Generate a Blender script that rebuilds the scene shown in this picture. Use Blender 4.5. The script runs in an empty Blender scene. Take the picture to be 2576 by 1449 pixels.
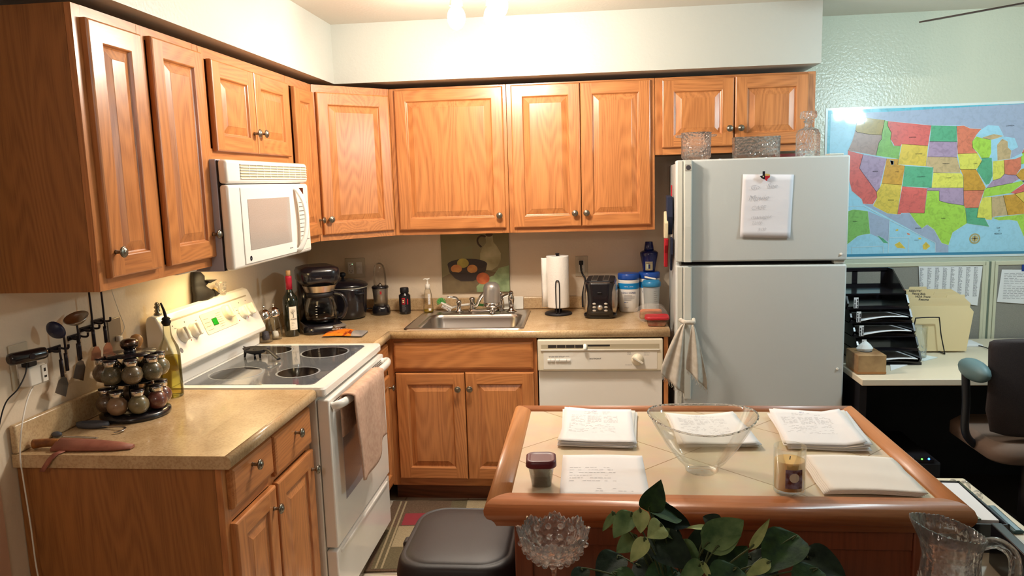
import bpy, bmesh, math, random
from mathutils import Matrix, Vector, Euler
random.seed(7)
SC = bpy.context.scene
COL = SC.collection
R = math.radians

# ---------------------------------------------------------------- camera
cam_d = bpy.data.cameras.new('camera'); cam = bpy.data.objects.new('camera', cam_d); COL.objects.link(cam)
cam_d.sensor_width = 36.0
cam_d.lens = 36.0 * 1898.78 / 2576.0
cam_d.clip_start = 0.02
yaw, pitch, roll = R(5.82306), R(8.00248), R(-1.66815)
fwd = Vector((-math.sin(yaw)*math.cos(pitch), math.cos(yaw)*math.cos(pitch), -math.sin(pitch)))
rgt = Vector((math.cos(yaw), math.sin(yaw), 0)); up = rgt.cross(fwd)
r2 = math.cos(roll)*rgt + math.sin(roll)*up; u2 = -math.sin(roll)*rgt + math.cos(roll)*up
cam.matrix_world = Matrix(((r2.x, u2.x, -fwd.x, 1.63169), (r2.y, u2.y, -fwd.y, -4.26307), (r2.z, u2.z, -fwd.z, 1.63774), (0, 0, 0, 1)))
SC.camera = cam

# ---------------------------------------------------------------- world, view
wd = bpy.data.worlds.new('world'); SC.world = wd; wd.use_nodes = True
wd.node_tree.nodes['Background'].inputs[0].default_value = (0.55, 0.62, 0.75, 1)
wd.node_tree.nodes['Background'].inputs[1].default_value = 0.25
SC.view_settings.view_transform = 'Standard'; SC.view_settings.look = 'None'
SC.view_settings.exposure = 0.58; SC.view_settings.gamma = 1.0
SC.view_settings.use_curve_mapping = False

def light(name, kind, loc, energy, color, size=0.05, rot=None, size_y=None, spot=None, blend=0.5):
    d = bpy.data.lights.new(name, kind); o = bpy.data.objects.new(name, d); COL.objects.link(o)
    d.energy = energy; d.color = color; o.location = loc
    if kind == 'AREA':
        d.size = size
        if size_y: d.shape = 'RECTANGLE'; d.size_y = size_y
    else: d.shadow_soft_size = size
    if kind == 'SPOT': d.spot_size = spot; d.spot_blend = blend
    if rot: o.rotation_euler = rot
    return o
WARM = (1.0, 0.895, 0.77); COOL = (0.72, 0.93, 1.0); YELL = (1.0, 0.72, 0.34)
BULBS = [(1.13, -1.20, 2.285), (1.27, -1.16, 2.29), (1.31, -1.30, 2.30)]
for b in BULBS:
    light('track_bulb_light', 'POINT', (b[0], b[1], b[2]-0.05), 21, WARM, 0.035)
light('fan_lamp_light', 'POINT', (3.45, -1.30, 2.06), 36, COOL, 0.09)
light('hood_lamp_light', 'AREA', (0.22, -1.33, 1.345), 2.6, YELL, 0.16, (0, 0, 0), 0.40)
light('added_fill_light', 'POINT', (0.9, -4.8, 2.3), 17, (1.0, 0.90, 0.80), 0.2)  # added fill behind the camera, lifts the backsplash and cabinet side panels

# ---------------------------------------------------------------- materials
def lin(c):
    if isinstance(c, str): c = tuple(int(c[i:i+2], 16) / 255 for i in (0, 2, 4))
    return tuple((v/12.92 if v <= 0.04045 else ((v+0.055)/1.055)**2.4) for v in c) + (1.0,)
def nd(nt, t, **kw):
    n = nt.nodes.new(t)
    for k, v in kw.items(): setattr(n, k, v)
    return n
def base(name):
    m = bpy.data.materials.new(name); m.use_nodes = True
    nt = m.node_tree; return m, nt, nt.nodes['Principled BSDF']
def noise_bump(nt, p, scale, strength, dist=0.002, detail=3, vec=None):
    n = nd(nt, 'ShaderNodeTexNoise'); n.inputs['Scale'].default_value = scale; n.inputs['Detail'].default_value = detail
    tc = nd(nt, 'ShaderNodeTexCoord'); nt.links.new(tc.outputs['Object'], n.inputs['Vector'])
    b = nd(nt, 'ShaderNodeBump'); b.inputs['Strength'].default_value = strength; b.inputs['Distance'].default_value = dist
    nt.links.new(n.outputs['Fac'], b.inputs['Height']); nt.links.new(b.outputs['Normal'], p.inputs['Normal'])
def mat(name, col, rough=0.5, metal=0.0, coat=0.0, spec=0.5, trans=0.0, ior=1.45, emit=None, es=0.0, bump=None, c2=None, ns=20, alpha=1.0, sss=0.0, detail=4, lo=0.35, hi=0.65):
    m, nt, p = base(name)
    p.inputs['Base Color'].default_value = lin(col); p.inputs['Roughness'].default_value = rough
    p.inputs['Metallic'].default_value = metal; p.inputs['Coat Weight'].default_value = coat
    p.inputs['Coat Roughness'].default_value = 0.08
    p.inputs['Transmission Weight'].default_value = trans; p.inputs['IOR'].default_value = ior
    p.inputs['Alpha'].default_value = alpha; p.inputs['Specular IOR Level'].default_value = spec
    if sss: p.inputs['Subsurface Weight'].default_value = sss; p.inputs['Subsurface Radius'].default_value = (0.03, 0.022, 0.012)
    if emit: p.inputs['Emission Color'].default_value = lin(emit); p.inputs['Emission Strength'].default_value = es
    if c2:
        n = nd(nt, 'ShaderNodeTexNoise'); n.inputs['Scale'].default_value = ns; n.inputs['Detail'].default_value = detail
        tc = nd(nt, 'ShaderNodeTexCoord'); nt.links.new(tc.outputs['Object'], n.inputs['Vector'])
        r = nd(nt, 'ShaderNodeValToRGB'); r.color_ramp.elements[0].color = lin(col); r.color_ramp.elements[1].color = lin(c2)
        r.color_ramp.elements[0].position = lo; r.color_ramp.elements[1].position = hi
        nt.links.new(n.outputs['Fac'], r.inputs['Fac']); nt.links.new(r.outputs['Color'], p.inputs['Base Color'])
    if bump: noise_bump(nt, p, *bump)
    return m
def wood(name, light_c, dark_c, axis='Z', rough=0.32, coat=0.25, dens=1.0, contrast=0.55):
    m, nt, p = base(name); L = nt.links.new
    tc = nd(nt, 'ShaderNodeTexCoord'); oi = nd(nt, 'ShaderNodeObjectInfo')
    mul = nd(nt, 'ShaderNodeMath', operation='MULTIPLY'); mul.inputs[1].default_value = 13.0
    L(oi.outputs['Random'], mul.inputs[0])
    cmb = nd(nt, 'ShaderNodeCombineXYZ')
    for i in range(3): L(mul.outputs[0], cmb.inputs[i])
    add = nd(nt, 'ShaderNodeVectorMath', operation='ADD'); L(tc.outputs['Object'], add.inputs[0]); L(cmb.outputs[0], add.inputs[1])
    def scaled(a, g):
        v = [a, a, a]; v['XYZ'.index(axis)] = g
        mp = nd(nt, 'ShaderNodeMapping'); mp.inputs['Scale'].default_value = v; L(add.outputs[0], mp.inputs['Vector']); return mp
    m1 = scaled(5.5*dens, 0.75*dens)
    n1 = nd(nt, 'ShaderNodeTexNoise'); n1.inputs['Scale'].default_value = 1.0; n1.inputs['Detail'].default_value = 1.2; L(m1.outputs[0], n1.inputs['Vector'])
    k = nd(nt, 'ShaderNodeMath', operation='MULTIPLY'); k.inputs[1].default_value = 170.0; L(n1.outputs['Fac'], k.inputs[0])
    s = nd(nt, 'ShaderNodeMath', operation='SINE'); L(k.outputs[0], s.inputs[0])
    mr = nd(nt, 'ShaderNodeMapRange'); mr.inputs[1].default_value = -1; mr.inputs[2].default_value = 1; mr.inputs[3].default_value = 0; mr.inputs[4].default_value = 0.42; L(s.outputs[0], mr.inputs[0])
    m2 = scaled(260, 9)
    n2 = nd(nt, 'ShaderNodeTexNoise'); n2.inputs['Scale'].default_value = 1.0; n2.inputs['Detail'].default_value = 3; L(m2.outputs[0], n2.inputs['Vector'])
    m3 = scaled(22, 1.6)
    n3 = nd(nt, 'ShaderNodeTexNoise'); n3.inputs['Scale'].default_value = 1.0; n3.inputs['Detail'].default_value = 3; L(m3.outputs[0], n3.inputs['Vector'])
    a1 = nd(nt, 'ShaderNodeMath', operation='MULTIPLY'); L(mr.outputs[0], a1.inputs[0]); L(n2.outputs['Fac'], a1.inputs[1])
    a2 = nd(nt, 'ShaderNodeMath', operation='MULTIPLY'); a2.inputs[1].default_value = 0.38; L(n3.outputs['Fac'], a2.inputs[0])
    a3 = nd(nt, 'ShaderNodeMath', operation='ADD'); L(a1.outputs[0], a3.inputs[0]); L(a2.outputs[0], a3.inputs[1])
    a4 = nd(nt, 'ShaderNodeMath', operation='MULTIPLY_ADD'); L(n2.outputs['Fac'], a4.inputs[0]); a4.inputs[1].default_value = 0.35; L(a3.outputs[0], a4.inputs[2])
    r = nd(nt, 'ShaderNodeValToRGB'); r.color_ramp.elements[0].position = 0.48 - contrast*0.36; r.color_ramp.elements[1].position = 0.48 + contrast*0.62
    r.color_ramp.elements[0].color = lin(light_c); r.color_ramp.elements[1].color = lin(dark_c)
    L(a4.outputs[0], r.inputs['Fac']); L(r.outputs['Color'], p.inputs['Base Color'])
    p.inputs['Roughness'].default_value = rough; p.inputs['Coat Weight'].default_value = coat; p.inputs['Coat Roughness'].default_value = 0.22
    b = nd(nt, 'ShaderNodeBump'); b.inputs['Strength'].default_value = 0.12; b.inputs['Distance'].default_value = 0.001
    L(n2.outputs['Fac'], b.inputs['Height']); L(b.outputs['Normal'], p.inputs['Normal'])
    return m
OL, OD = 'cb864e', '995c32'
OAKV = wood('oak_vertical', OL, OD, 'Z'); OAKH = wood('oak_horizontal', OL, OD, 'X'); OAKY = wood('oak_depth', OL, OD, 'Y')
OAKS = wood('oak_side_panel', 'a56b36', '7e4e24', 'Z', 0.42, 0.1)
KICK = wood('dark_kick_wood', '8a5030', '5a301a', 'X', 0.5, 0.05)
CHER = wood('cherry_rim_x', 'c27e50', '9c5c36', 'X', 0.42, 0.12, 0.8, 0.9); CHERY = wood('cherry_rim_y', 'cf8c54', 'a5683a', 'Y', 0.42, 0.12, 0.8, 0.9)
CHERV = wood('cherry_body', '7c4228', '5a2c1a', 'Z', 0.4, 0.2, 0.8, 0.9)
def wallpaint(name, c, rough=0.33, st=0.35):
    m, nt, p = base(name); p.inputs['Base Color'].default_value = lin(c); p.inputs['Roughness'].default_value = rough
    noise_bump(nt, p, 75, st, 0.0025, 4); return m
WALL = wallpaint('wall_paint', 'e2d0b8'); WALLR = wallpaint('wall_paint_right', 'cdd0bd', 0.24, 0.9); SOFF = wallpaint('soffit_paint', 'bcbdb5', 0.38)
CEIL = wallpaint('ceiling_paint', 'd6cdbe', 0.6); WALLP = wallpaint('wall_end_pink', 'd2a78c', 0.5)  # wall end slab has a warmer pink tone than the kitchen wall
def laminate(name):
    m, nt, p = base(name); L = nt.links.new
    tc = nd(nt, 'ShaderNodeTexCoord')
    n1 = nd(nt, 'ShaderNodeTexNoise'); n1.inputs['Scale'].default_value = 7; n1.inputs['Detail'].default_value = 6; n1.inputs['Distortion'].default_value = 0.7; L(tc.outputs['Object'], n1.inputs['Vector'])
    n2 = nd(nt, 'ShaderNodeTexNoise'); n2.inputs['Scale'].default_value = 160; n2.inputs['Detail'].default_value = 3; L(tc.outputs['Object'], n2.inputs['Vector'])
    r = nd(nt, 'ShaderNodeValToRGB'); e = r.color_ramp.elements; e[0].position = 0.3; e[0].color = lin('b6986f'); e[1].position = 0.7; e[1].color = lin('d0b48c')
    L(n1.outputs['Fac'], r.inputs['Fac'])
    r2_ = nd(nt, 'ShaderNodeValToRGB'); e = r2_.color_ramp.elements; e[0].position = 0.36; e[0].color = lin('b29672'); e[1].position = 0.55; e[1].color = (1, 1, 1, 1)
    L(n2.outputs['Fac'], r2_.inputs['Fac'])
    mx = nd(nt, 'ShaderNodeMix', data_type='RGBA', blend_type='MULTIPLY'); mx.inputs['Factor'].default_value = 0.32
    L(r.outputs['Color'], mx.inputs[6]); L(r2_.outputs['Color'], mx.inputs[7]); L(mx.outputs[2], p.inputs['Base Color'])
    p.inputs['Roughness'].default_value = 0.26; p.inputs['Coat Weight'].default_value = 0.2
    return m
LAM = laminate('laminate_counter')
def tile(name, c1, c2, cm, scale, rot, rough=0.25, mortar=0.008, w=0.5, rh=0.5, offs=0.0):
    m, nt, p = base(name); L = nt.links.new
    tc = nd(nt, 'ShaderNodeTexCoord'); mp = nd(nt, 'ShaderNodeMapping'); mp.inputs['Rotation'].default_value = (0, 0, rot); L(tc.outputs['Object'], mp.inputs['Vector'])
    b = nd(nt, 'ShaderNodeTexBrick'); b.offset = offs; b.inputs['Scale'].default_value = scale; b.inputs['Color1'].default_value = lin(c1); b.inputs['Color2'].default_value = lin(c2); b.inputs['Mortar'].default_value = lin(cm)
    b.inputs['Mortar Size'].default_value = mortar; b.inputs['Brick Width'].default_value = w; b.inputs['Row Height'].default_value = rh; b.inputs['Mortar Smooth'].default_value = 0.3
    L(mp.outputs[0], b.inputs['Vector'])
    n = nd(nt, 'ShaderNodeTexNoise'); n.inputs['Scale'].default_value = 12; n.inputs['Detail'].default_value = 5; L(tc.outputs['Object'], n.inputs['Vector'])
    mx = nd(nt, 'ShaderNodeMix', data_type='RGBA', blend_type='MULTIPLY'); mx.inputs['Factor'].default_value = 0.22
    L(b.outputs['Color'], mx.inputs[6]); L(n.outputs['Color'], mx.inputs[7]); L(mx.outputs[2], p.inputs['Base Color'])
    p.inputs['Roughness'].default_value = rough
    return m
TILE = tile('island_tile', 'dccdae', 'd3c2a0', 'a58d6c', 1.0, R(45), 0.3, 0.0022, 0.305, 0.305)
FLOOR = tile('floor_tile', 'd9cdb8', 'cfc2ab', 'a0917a', 1.0, 0, 0.35, 0.005, 0.33, 0.33)
WHITE = mat('white_enamel', 'ece9e2', 0.22, coat=0.4); WHITEP = mat('white_plastic', 'e6e1d6', 0.35); CREAMP = mat('cream_plastic', 'ded5bf', 0.4)
DARKSLOT = mat('dark_slot', '2a2420', 0.8)
FRIDGE = mat('fridge_paint', 'c0c4c2', 0.38, bump=(140, 0.18, 0.001))
FRIDGE2 = mat('fridge_trim', 'c8cac2', 0.3); MWSIDE = mat('microwave_side', 'a9a6b4', 0.45); MWWIN = mat('microwave_window', 'a39a92', 0.18, coat=0.5, c2='afa69f', ns=300)
def ceram():
    m, nt, p = base('cooktop_glass'); L = nt.links.new
    tc = nd(nt, 'ShaderNodeTexCoord'); n = nd(nt, 'ShaderNodeTexNoise'); n.inputs['Scale'].default_value = 420; n.inputs['Detail'].default_value = 2; L(tc.outputs['Object'], n.inputs['Vector'])
    r = nd(nt, 'ShaderNodeValToRGB'); e = r.color_ramp.elements; e[0].position = 0.45; e[0].color = lin('3c3f47'); e[1].position = 0.68; e[1].color = lin('80858f')
    L(n.outputs['Fac'], r.inputs['Fac']); L(r.outputs['Color'], p.inputs['Base Color']); p.inputs['Roughness'].default_value = 0.09; p.inputs['Coat Weight'].default_value = 0.6
    return m
CERAM = ceram(); BURN = mat('burner_black', '141011', 0.06, coat=0.8); RING = mat('burner_ring', '7e838b', 0.2)
STEEL = mat('brushed_steel', 'b9b2aa', 0.28, metal=1.0, bump=(400, 0.05, 0.0005)); CHROME = mat('chrome', 'd8d6d4', 0.07, metal=1.0); PEWT = mat('pewter_knob', '8c8578', 0.32, metal=1.0)
FILT = mat('filter_silver', 'b3aea8', 0.3, metal=0.6); COPP = mat('copper_blade', 'd29a80', 0.3, metal=0.9); DMET = mat('dark_metal', '3a3438', 0.35, metal=0.8)
BLACK = mat('black_plastic', '17151a', 0.22, coat=0.3); BLACKM = mat('black_matte', '151318', 0.55); RUBB = mat('black_rubber', '0e0d10', 0.7)
def thin_glass(name, tint, k=0.55, base_=0.03, rough=0.02, refr=0.0, sparkle_white=0.0, cut=0.0):
    m = bpy.data.materials.new(name); m.use_nodes = True; nt = m.node_tree; nt.nodes.clear(); L = nt.links.new
    out = nd(nt, 'ShaderNodeOutputMaterial'); tr = nd(nt, 'ShaderNodeBsdfTransparent'); tr.inputs['Color'].default_value = lin(tint)
    gl = nd(nt, 'ShaderNodeBsdfGlossy'); gl.inputs['Roughness'].default_value = rough
    bn = None
    if cut:
        tc = nd(nt, 'ShaderNodeTexCoord'); vo = nd(nt, 'ShaderNodeTexVoronoi'); vo.inputs['Scale'].default_value = 75.0; L(tc.outputs['Object'], vo.inputs['Vector'])
        bn = nd(nt, 'ShaderNodeBump'); bn.inputs['Strength'].default_value = cut; bn.inputs['Distance'].default_value = 0.006; L(vo.outputs['Distance'], bn.inputs['Height']); L(bn.outputs['Normal'], gl.inputs['Normal'])
    lw = nd(nt, 'ShaderNodeLayerWeight'); lw.inputs['Blend'].default_value = 0.25
    ma = nd(nt, 'ShaderNodeMath', operation='MULTIPLY_ADD'); L(lw.outputs['Fresnel'], ma.inputs[0]); ma.inputs[1].default_value = k; ma.inputs[2].default_value = base_; ma.use_clamp = True
    mx = nd(nt, 'ShaderNodeMixShader'); L(ma.outputs[0], mx.inputs[0]); L(tr.outputs[0], mx.inputs[1]); L(gl.outputs[0], mx.inputs[2]); last = mx
    if bn: L(bn.outputs['Normal'], lw.inputs['Normal'])
    if refr:
        rf = nd(nt, 'ShaderNodeBsdfGlass'); rf.inputs['IOR'].default_value = 1.45; rf.inputs['Roughness'].default_value = rough
        if bn: L(bn.outputs['Normal'], rf.inputs['Normal'])
        m2 = nd(nt, 'ShaderNodeMixShader'); m2.inputs[0].default_value = refr; L(mx.outputs[0], m2.inputs[1]); L(rf.outputs[0], m2.inputs[2]); last = m2
    if sparkle_white:
        df = nd(nt, 'ShaderNodeBsdfDiffuse'); df.inputs['Color'].default_value = (0.95, 0.95, 0.95, 1); m3 = nd(nt, 'ShaderNodeMixShader'); m3.inputs[0].default_value = sparkle_white; L(last.outputs[0], m3.inputs[1]); L(df.outputs[0], m3.inputs[2]); last = m3  # diffuse white share brightens cut crystal in place of caustic sparkle
    L(last.outputs[0], out.inputs['Surface']); return m
GLASS = thin_glass('clear_glass', 'fdfefd', 0.4, 0.0); THIN = thin_glass('thin_clear_plastic', 'faf8f4', 0.7, 0.01, 0.05)
CRYS = thin_glass('cut_crystal', 'ffffff', 0.9, 0.04, 0.02, 0.34, 0.03, 1.0); CRYP = thin_glass('pitcher_crystal', 'ffffff', 0.9, 0.03, 0.01, 0.28, 0.015, 0.22); WINE = mat('wine_glass_green', '14180f', 0.08, coat=0.6)
PAPER = mat('paper_white', 'e9e8ea', 0.7); PAPERW = mat('paper_warm', 'e8e2da', 0.7); INK = mat('ink_grey', '77757a', 0.8); INKD = mat('ink_dark', '3a373c', 0.8); INKB = mat('ink_blue', '4a4aa8', 0.8)
PENC = mat('pencil_faint', 'a9a9b0', 0.8)
RED = mat('red_plastic', 'a8242e', 0.35); NAVY = mat('navy_plastic', '14205a', 0.25, coat=0.3); BLUE = mat('blue_lid', '17479c', 0.3, coat=0.3); CYAN = mat('cyan_label', '1584c6', 0.4); TEALB = mat('teal_blue_plastic', '2878a8', 0.3)
MILKY = mat('milky_plastic', 'c9d2d6', 0.3, trans=0.35)
GREENLED = mat('green_display', '0a3a10', 0.3, emit='1fd62c', es=0.7)
# ---------------------------------------------------------------- mesh builder
def TR(x=0, y=0, z=0, rx=0, ry=0, rz=0, s=1.0):
    return Matrix.Translation((x, y, z)) @ Euler((rx, ry, rz)).to_matrix().to_4x4() @ Matrix.Scale(s, 4)
def rrect(cx, cy, w, h, r, z, n=5):
    pts = []
    for (sx, sy, a0) in ((1, 1, 0), (-1, 1, 90), (-1, -1, 180), (1, -1, 270)):
        for i in range(n + 1):
            a = R(a0 + 90.0 * i / n)
            pts.append((cx + sx*(w/2 - r) + r*math.cos(a), cy + sy*(h/2 - r) + r*math.sin(a), z))
    return pts
def circ(cx, cy, r, z, n=32, ry=None, ph=0):
    ry = r if ry is None else ry
    return [(cx + r*math.cos(2*math.pi*i/n + ph), cy + ry*math.sin(2*math.pi*i/n + ph), z) for i in range(n)]
def spline(pts, k=6):
    P = [Vector(p) for p in pts]; out = []
    for i in range(len(P) - 1):
        a = P[max(i-1, 0)]; b = P[i]; c = P[i+1]; d = P[min(i+2, len(P)-1)]
        for j in range(k):
            t = j / k
            out.append(0.5*((2*b) + (c-a)*t + (2*a-5*b+4*c-d)*t*t + (3*b-a-3*c+d)*t*t*t))
    out.append(P[-1]); return out
class MB:
    def __init__(s, T=None): s.bm = bmesh.new(); s.mats = []; s.T = T or Matrix()
    def mi(s, m):
        if m not in s.mats: s.mats.append(m)
        return s.mats.index(m)
    def v(s, p): return s.bm.verts.new(s.T @ Vector(p))
    def f(s, vs, m, smooth=False):
        try: f = s.bm.faces.new(vs)
        except ValueError: return None
        f.material_index = s.mi(m); f.smooth = smooth; return f
    def poly(s, m, pts): s.f([s.v(p) for p in pts], m); return s
    def box(s, m, x0, y0, z0, x1, y1, z1, bev=0.0, seg=2):
        vs = [s.v((x, y, z)) for x in (x0, x1) for y in (y0, y1) for z in (z0, z1)]
        fs = [s.f([vs[i] for i in q], m) for q in ((0, 1, 3, 2), (4, 6, 7, 5), (0, 4, 5, 1), (2, 3, 7, 6), (0, 2, 6, 4), (1, 5, 7, 3))]
        if bev:
            es = list({e for f in fs for e in f.edges})
            r = bmesh.ops.bevel(s.bm, geom=es, offset=bev, segments=seg, profile=0.5, affect='EDGES')
            for f in r['faces']: f.smooth = True
        return s
    def loft(s, m, loops, cap0=False, cap1=False, smooth=True, closed=True):
        vl = [[s.v(p) for p in L] for L in loops]
        for a, b in zip(vl, vl[1:]):
            n = len(a)
            for i in range(n if closed else n - 1):
                j = (i + 1) % n; s.f([a[i], a[j], b[j], b[i]], m, smooth)
        if cap0: s.f(list(reversed(vl[0])), m)
        if cap1: s.f(vl[-1], m)
        return s
    def lathe(s, m, prof, c=(0, 0, 0), n=28, sx=1.0, sy=1.0, cap0=True, cap1=True, smooth=True, fn=None):
        L = []
        for r, z in prof:
            ring = []
            for i in range(n):
                a = 2*math.pi*i/n; rr = max(r, 1e-4)
                if fn: rr, zz = fn(rr, z, a)
                else: zz = z
                ring.append((c[0] + rr*sx*math.cos(a), c[1] + rr*sy*math.sin(a), c[2] + zz))
            L.append(ring)
        return s.loft(m, L, cap0, cap1, smooth)
    def cyl(s, m, p0, p1, r0, r1=None, n=20):
        r1 = r0 if r1 is None else r1; p0 = Vector(p0); p1 = Vector(p1); d = (p1 - p0).normalized()
        a = d.cross(Vector((0, 0, 1)) if abs(d.z) < 0.9 else Vector((1, 0, 0))).normalized(); b = d.cross(a)
        L = [[tuple(p + (a*math.cos(t) + b*math.sin(t))*r) for t in [2*math.pi*i/n for i in range(n)]] for p, r in ((p0, r0), (p1, r1))]
        return s.loft(m, L, True, True)
    def tube(s, m, pts, r, n=10, k=6, sm=True, rr=None, flat=1.0, nrm=None):
        P = spline(pts, k) if sm else [Vector(p) for p in pts]
        L = []; N = len(P); pa = None
        for i, p in enumerate(P):
            d = (P[min(i+1, N-1)] - P[max(i-1, 0)]).normalized()
            if nrm: a = (Vector(nrm) - d*d.dot(Vector(nrm))).normalized()
            elif pa is None: a = d.cross(Vector((0, 0, 1)) if abs(d.z) < 0.9 else Vector((1, 0, 0))).normalized()
            else: a = (pa - d*d.dot(pa)).normalized()
            pa = a; b = d.cross(a); q = rr(i/(N-1)) if rr else r
            L.append([tuple(p + a*math.cos(2*math.pi*j/n)*q*flat + b*math.sin(2*math.pi*j/n)*q) for j in range(n)])
        return s.loft(m, L, True, True)
    def sph(s, m, c, rx, ry=None, rz=None, n=20, k=12):
        ry = rx if ry is None else ry; rz = rx if rz is None else rz
        L = [[(c[0] + rx*math.sin(t)*math.cos(a), c[1] + ry*math.sin(t)*math.sin(a), c[2] - rz*math.cos(t)) for a in [2*math.pi*i/n for i in range(n)]] for t in [max(0.03, min(math.pi-0.03, math.pi*j/k)) for j in range(k+1)]]
        return s.loft(m, L, True, True)
    def prism(s, m, pts, d):   # pts 3D loop extruded by vector d
        d = Vector(d); a = [s.v(p) for p in pts]; b = [s.v(Vector(p) + d) for p in pts]; n = len(a)
        s.f(list(reversed(a)), m); s.f(b, m)
        for i in range(n): s.f([a[i], a[(i+1) % n], b[(i+1) % n], b[i]], m)
        return s
    def text(s, m, string, size, T, align='LEFT', shear=0.0, ext=0.0003, bold=0.0):
        cu = bpy.data.curves.new('lettering', 'FONT'); cu.body = string; cu.size = size; cu.align_x = align; cu.extrude = ext; cu.shear = shear; cu.resolution_u = 3; cu.offset = bold
        o = bpy.data.objects.new('lettering', cu); me = o.to_mesh(); T2 = s.T @ T
        vs = [s.bm.verts.new(T2 @ v.co) for v in me.vertices]
        for p in me.polygons: s.f([vs[i] for i in p.vertices], m)
        o.to_mesh_clear(); bpy.data.objects.remove(o); bpy.data.curves.remove(cu); return s
    def scrib(s, m, x0, x1, y0, y1, n, z=0.0002, word=0.01, h=0.0012, fill=0.85, T=None, slant=0.0, jit=0.0):
        T0 = s.T
        if T is not None: s.T = s.T @ T
        for i in range(n):
            y = y1 - (y1 - y0)*i/max(1, n-1); x = x0; end = x0 + (x1-x0)*(fill + (1-fill)*random.random()) if random.random() < 0.7 else x0 + (x1-x0)*random.uniform(0.3, fill)
            while x < end:
                w = min(word*random.uniform(0.5, 1.6), end - x); yy = y + random.uniform(-jit, jit)
                if w > 0.0008: s.poly(m, [(x, yy-h/2 + slant*x, z), (x+w, yy-h/2 + slant*(x+w), z), (x+w, yy+h/2 + slant*(x+w), z), (x, yy+h/2 + slant*x, z)])
                x += w + word*0.25
        s.T = T0; return s
    def obj(s, name, parent=None, label=None, loc=None, rz=0.0, bev=0.0, mods=None, kind=None, rot=None):
        bmesh.ops.recalc_face_normals(s.bm, faces=s.bm.faces[:])
        me = bpy.data.meshes.new(name); s.bm.to_mesh(me); s.bm.free()
        for m in s.mats: me.materials.append(m)
        o = bpy.data.objects.new(name, me); COL.objects.link(o)
        if parent: o.parent = parent
        if loc: o.location = loc
        if rz: o.rotation_euler = (0, 0, rz)
        if rot: o.rotation_euler = rot
        if label: o['label'] = label
        if kind: o['kind'] = kind
        if bev:
            b = o.modifiers.new('bevel', 'BEVEL'); b.width = bev; b.segments = 2; b.limit_method = 'ANGLE'; b.angle_limit = R(40)
        return o
def thing(name, label, cat, loc=(0, 0, 0), rz=0.0, group=None):
    o = bpy.data.objects.new(name, None); COL.objects.link(o); o.empty_display_size = 0.05
    o.location = loc; o.rotation_euler = (0, 0, rz); o['label'] = label; o['category'] = cat
    if group: o['group'] = group
    return o
def tag(o, label, cat, group=None):
    o['label'] = label; o['category'] = cat
    if group: o['group'] = group
    return o
def copy_tree(o, parent=None):
    c = o.copy(); COL.objects.link(c); c.parent = parent
    for ch in list(o.children): copy_tree(ch, c)
    return c
def struct(name, mb): o = mb.obj(name); o['kind'] = 'structure'; return o

# ---------------------------------------------------------------- room shell
struct('floor', MB().box(FLOOR, -0.2, -6.8, -0.1, 2.80, 0.15, 0.0))
CARP = mat('office_carpet', '3a2f2a', 0.95, c2='2b2320', ns=300, bump=(500, 0.5, 0.003))
struct('floor_office', MB().box(CARP, 2.80, -6.8, -0.1, 5.4, 0.15, 0.0))
struct('ceiling', MB().box(CEIL, -0.2, -6.8, 2.45, 5.4, 0.15, 2.55))
struct('wall_left', MB().box(WALL, -0.12, -2.42, 0, 0, 0.12, 2.45))
struct('wall_front_left', MB().box(WALLP, -0.12, -6.7, 0, 0.004, -2.42, 2.45))
struct('wall_back', MB().box(WALL, -0.12, 0.0, 0, 2.74, 0.12, 2.45).box(WALLR, 2.74, 0.0, 0, 5.3, 0.12, 2.45))
struct('wall_right', MB().box(WALLR, 5.2, -6.7, 0, 5.32, 0.0, 2.45))
wr = MB()
RW = wallpaint('rear_wall_darkened', '8a8072', 0.6); wr.box(RW, 0.0, -6.7, 0, 3.4, -6.6, 2.45).box(RW, 4.6, -6.7, 0, 5.2, -6.6, 2.45).box(RW, 3.4, -6.7, 0, 4.6, -6.6, 0.9).box(RW, 3.4, -6.7, 2.1, 4.6, -6.6, 2.45)  # unseen rear wall, colour darkened to cut bounce onto camera-facing surfaces
struct('wall_rear', wr)
w = MB(); w.box(WHITEP, 3.36, -6.66, 0.88, 3.42, -6.58, 2.12).box(WHITEP, 4.58, -6.66, 0.88, 4.64, -6.58, 2.12).box(WHITEP, 3.36, -6.66, 2.08, 4.64, -6.58, 2.14).box(WHITEP, 3.36, -6.66, 0.86, 4.64, -6.56, 0.9).box(WHITEP, 3.98, -6.65, 0.9, 4.02, -6.61, 2.1).box(GLASS, 3.42, -6.64, 0.9, 4.58, -6.635, 2.08)
struct('window_1', w)
# soffit above the cabinets
struct('wall_soffit_left', MB().box(SOFF, 0.0, -2.42, 2.158, 0.356, 0.0, 2.45))
struct('wall_soffit_back', MB().box(SOFF, 0.356, -0.408, 2.158, 2.757, 0.0, 2.45))

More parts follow.
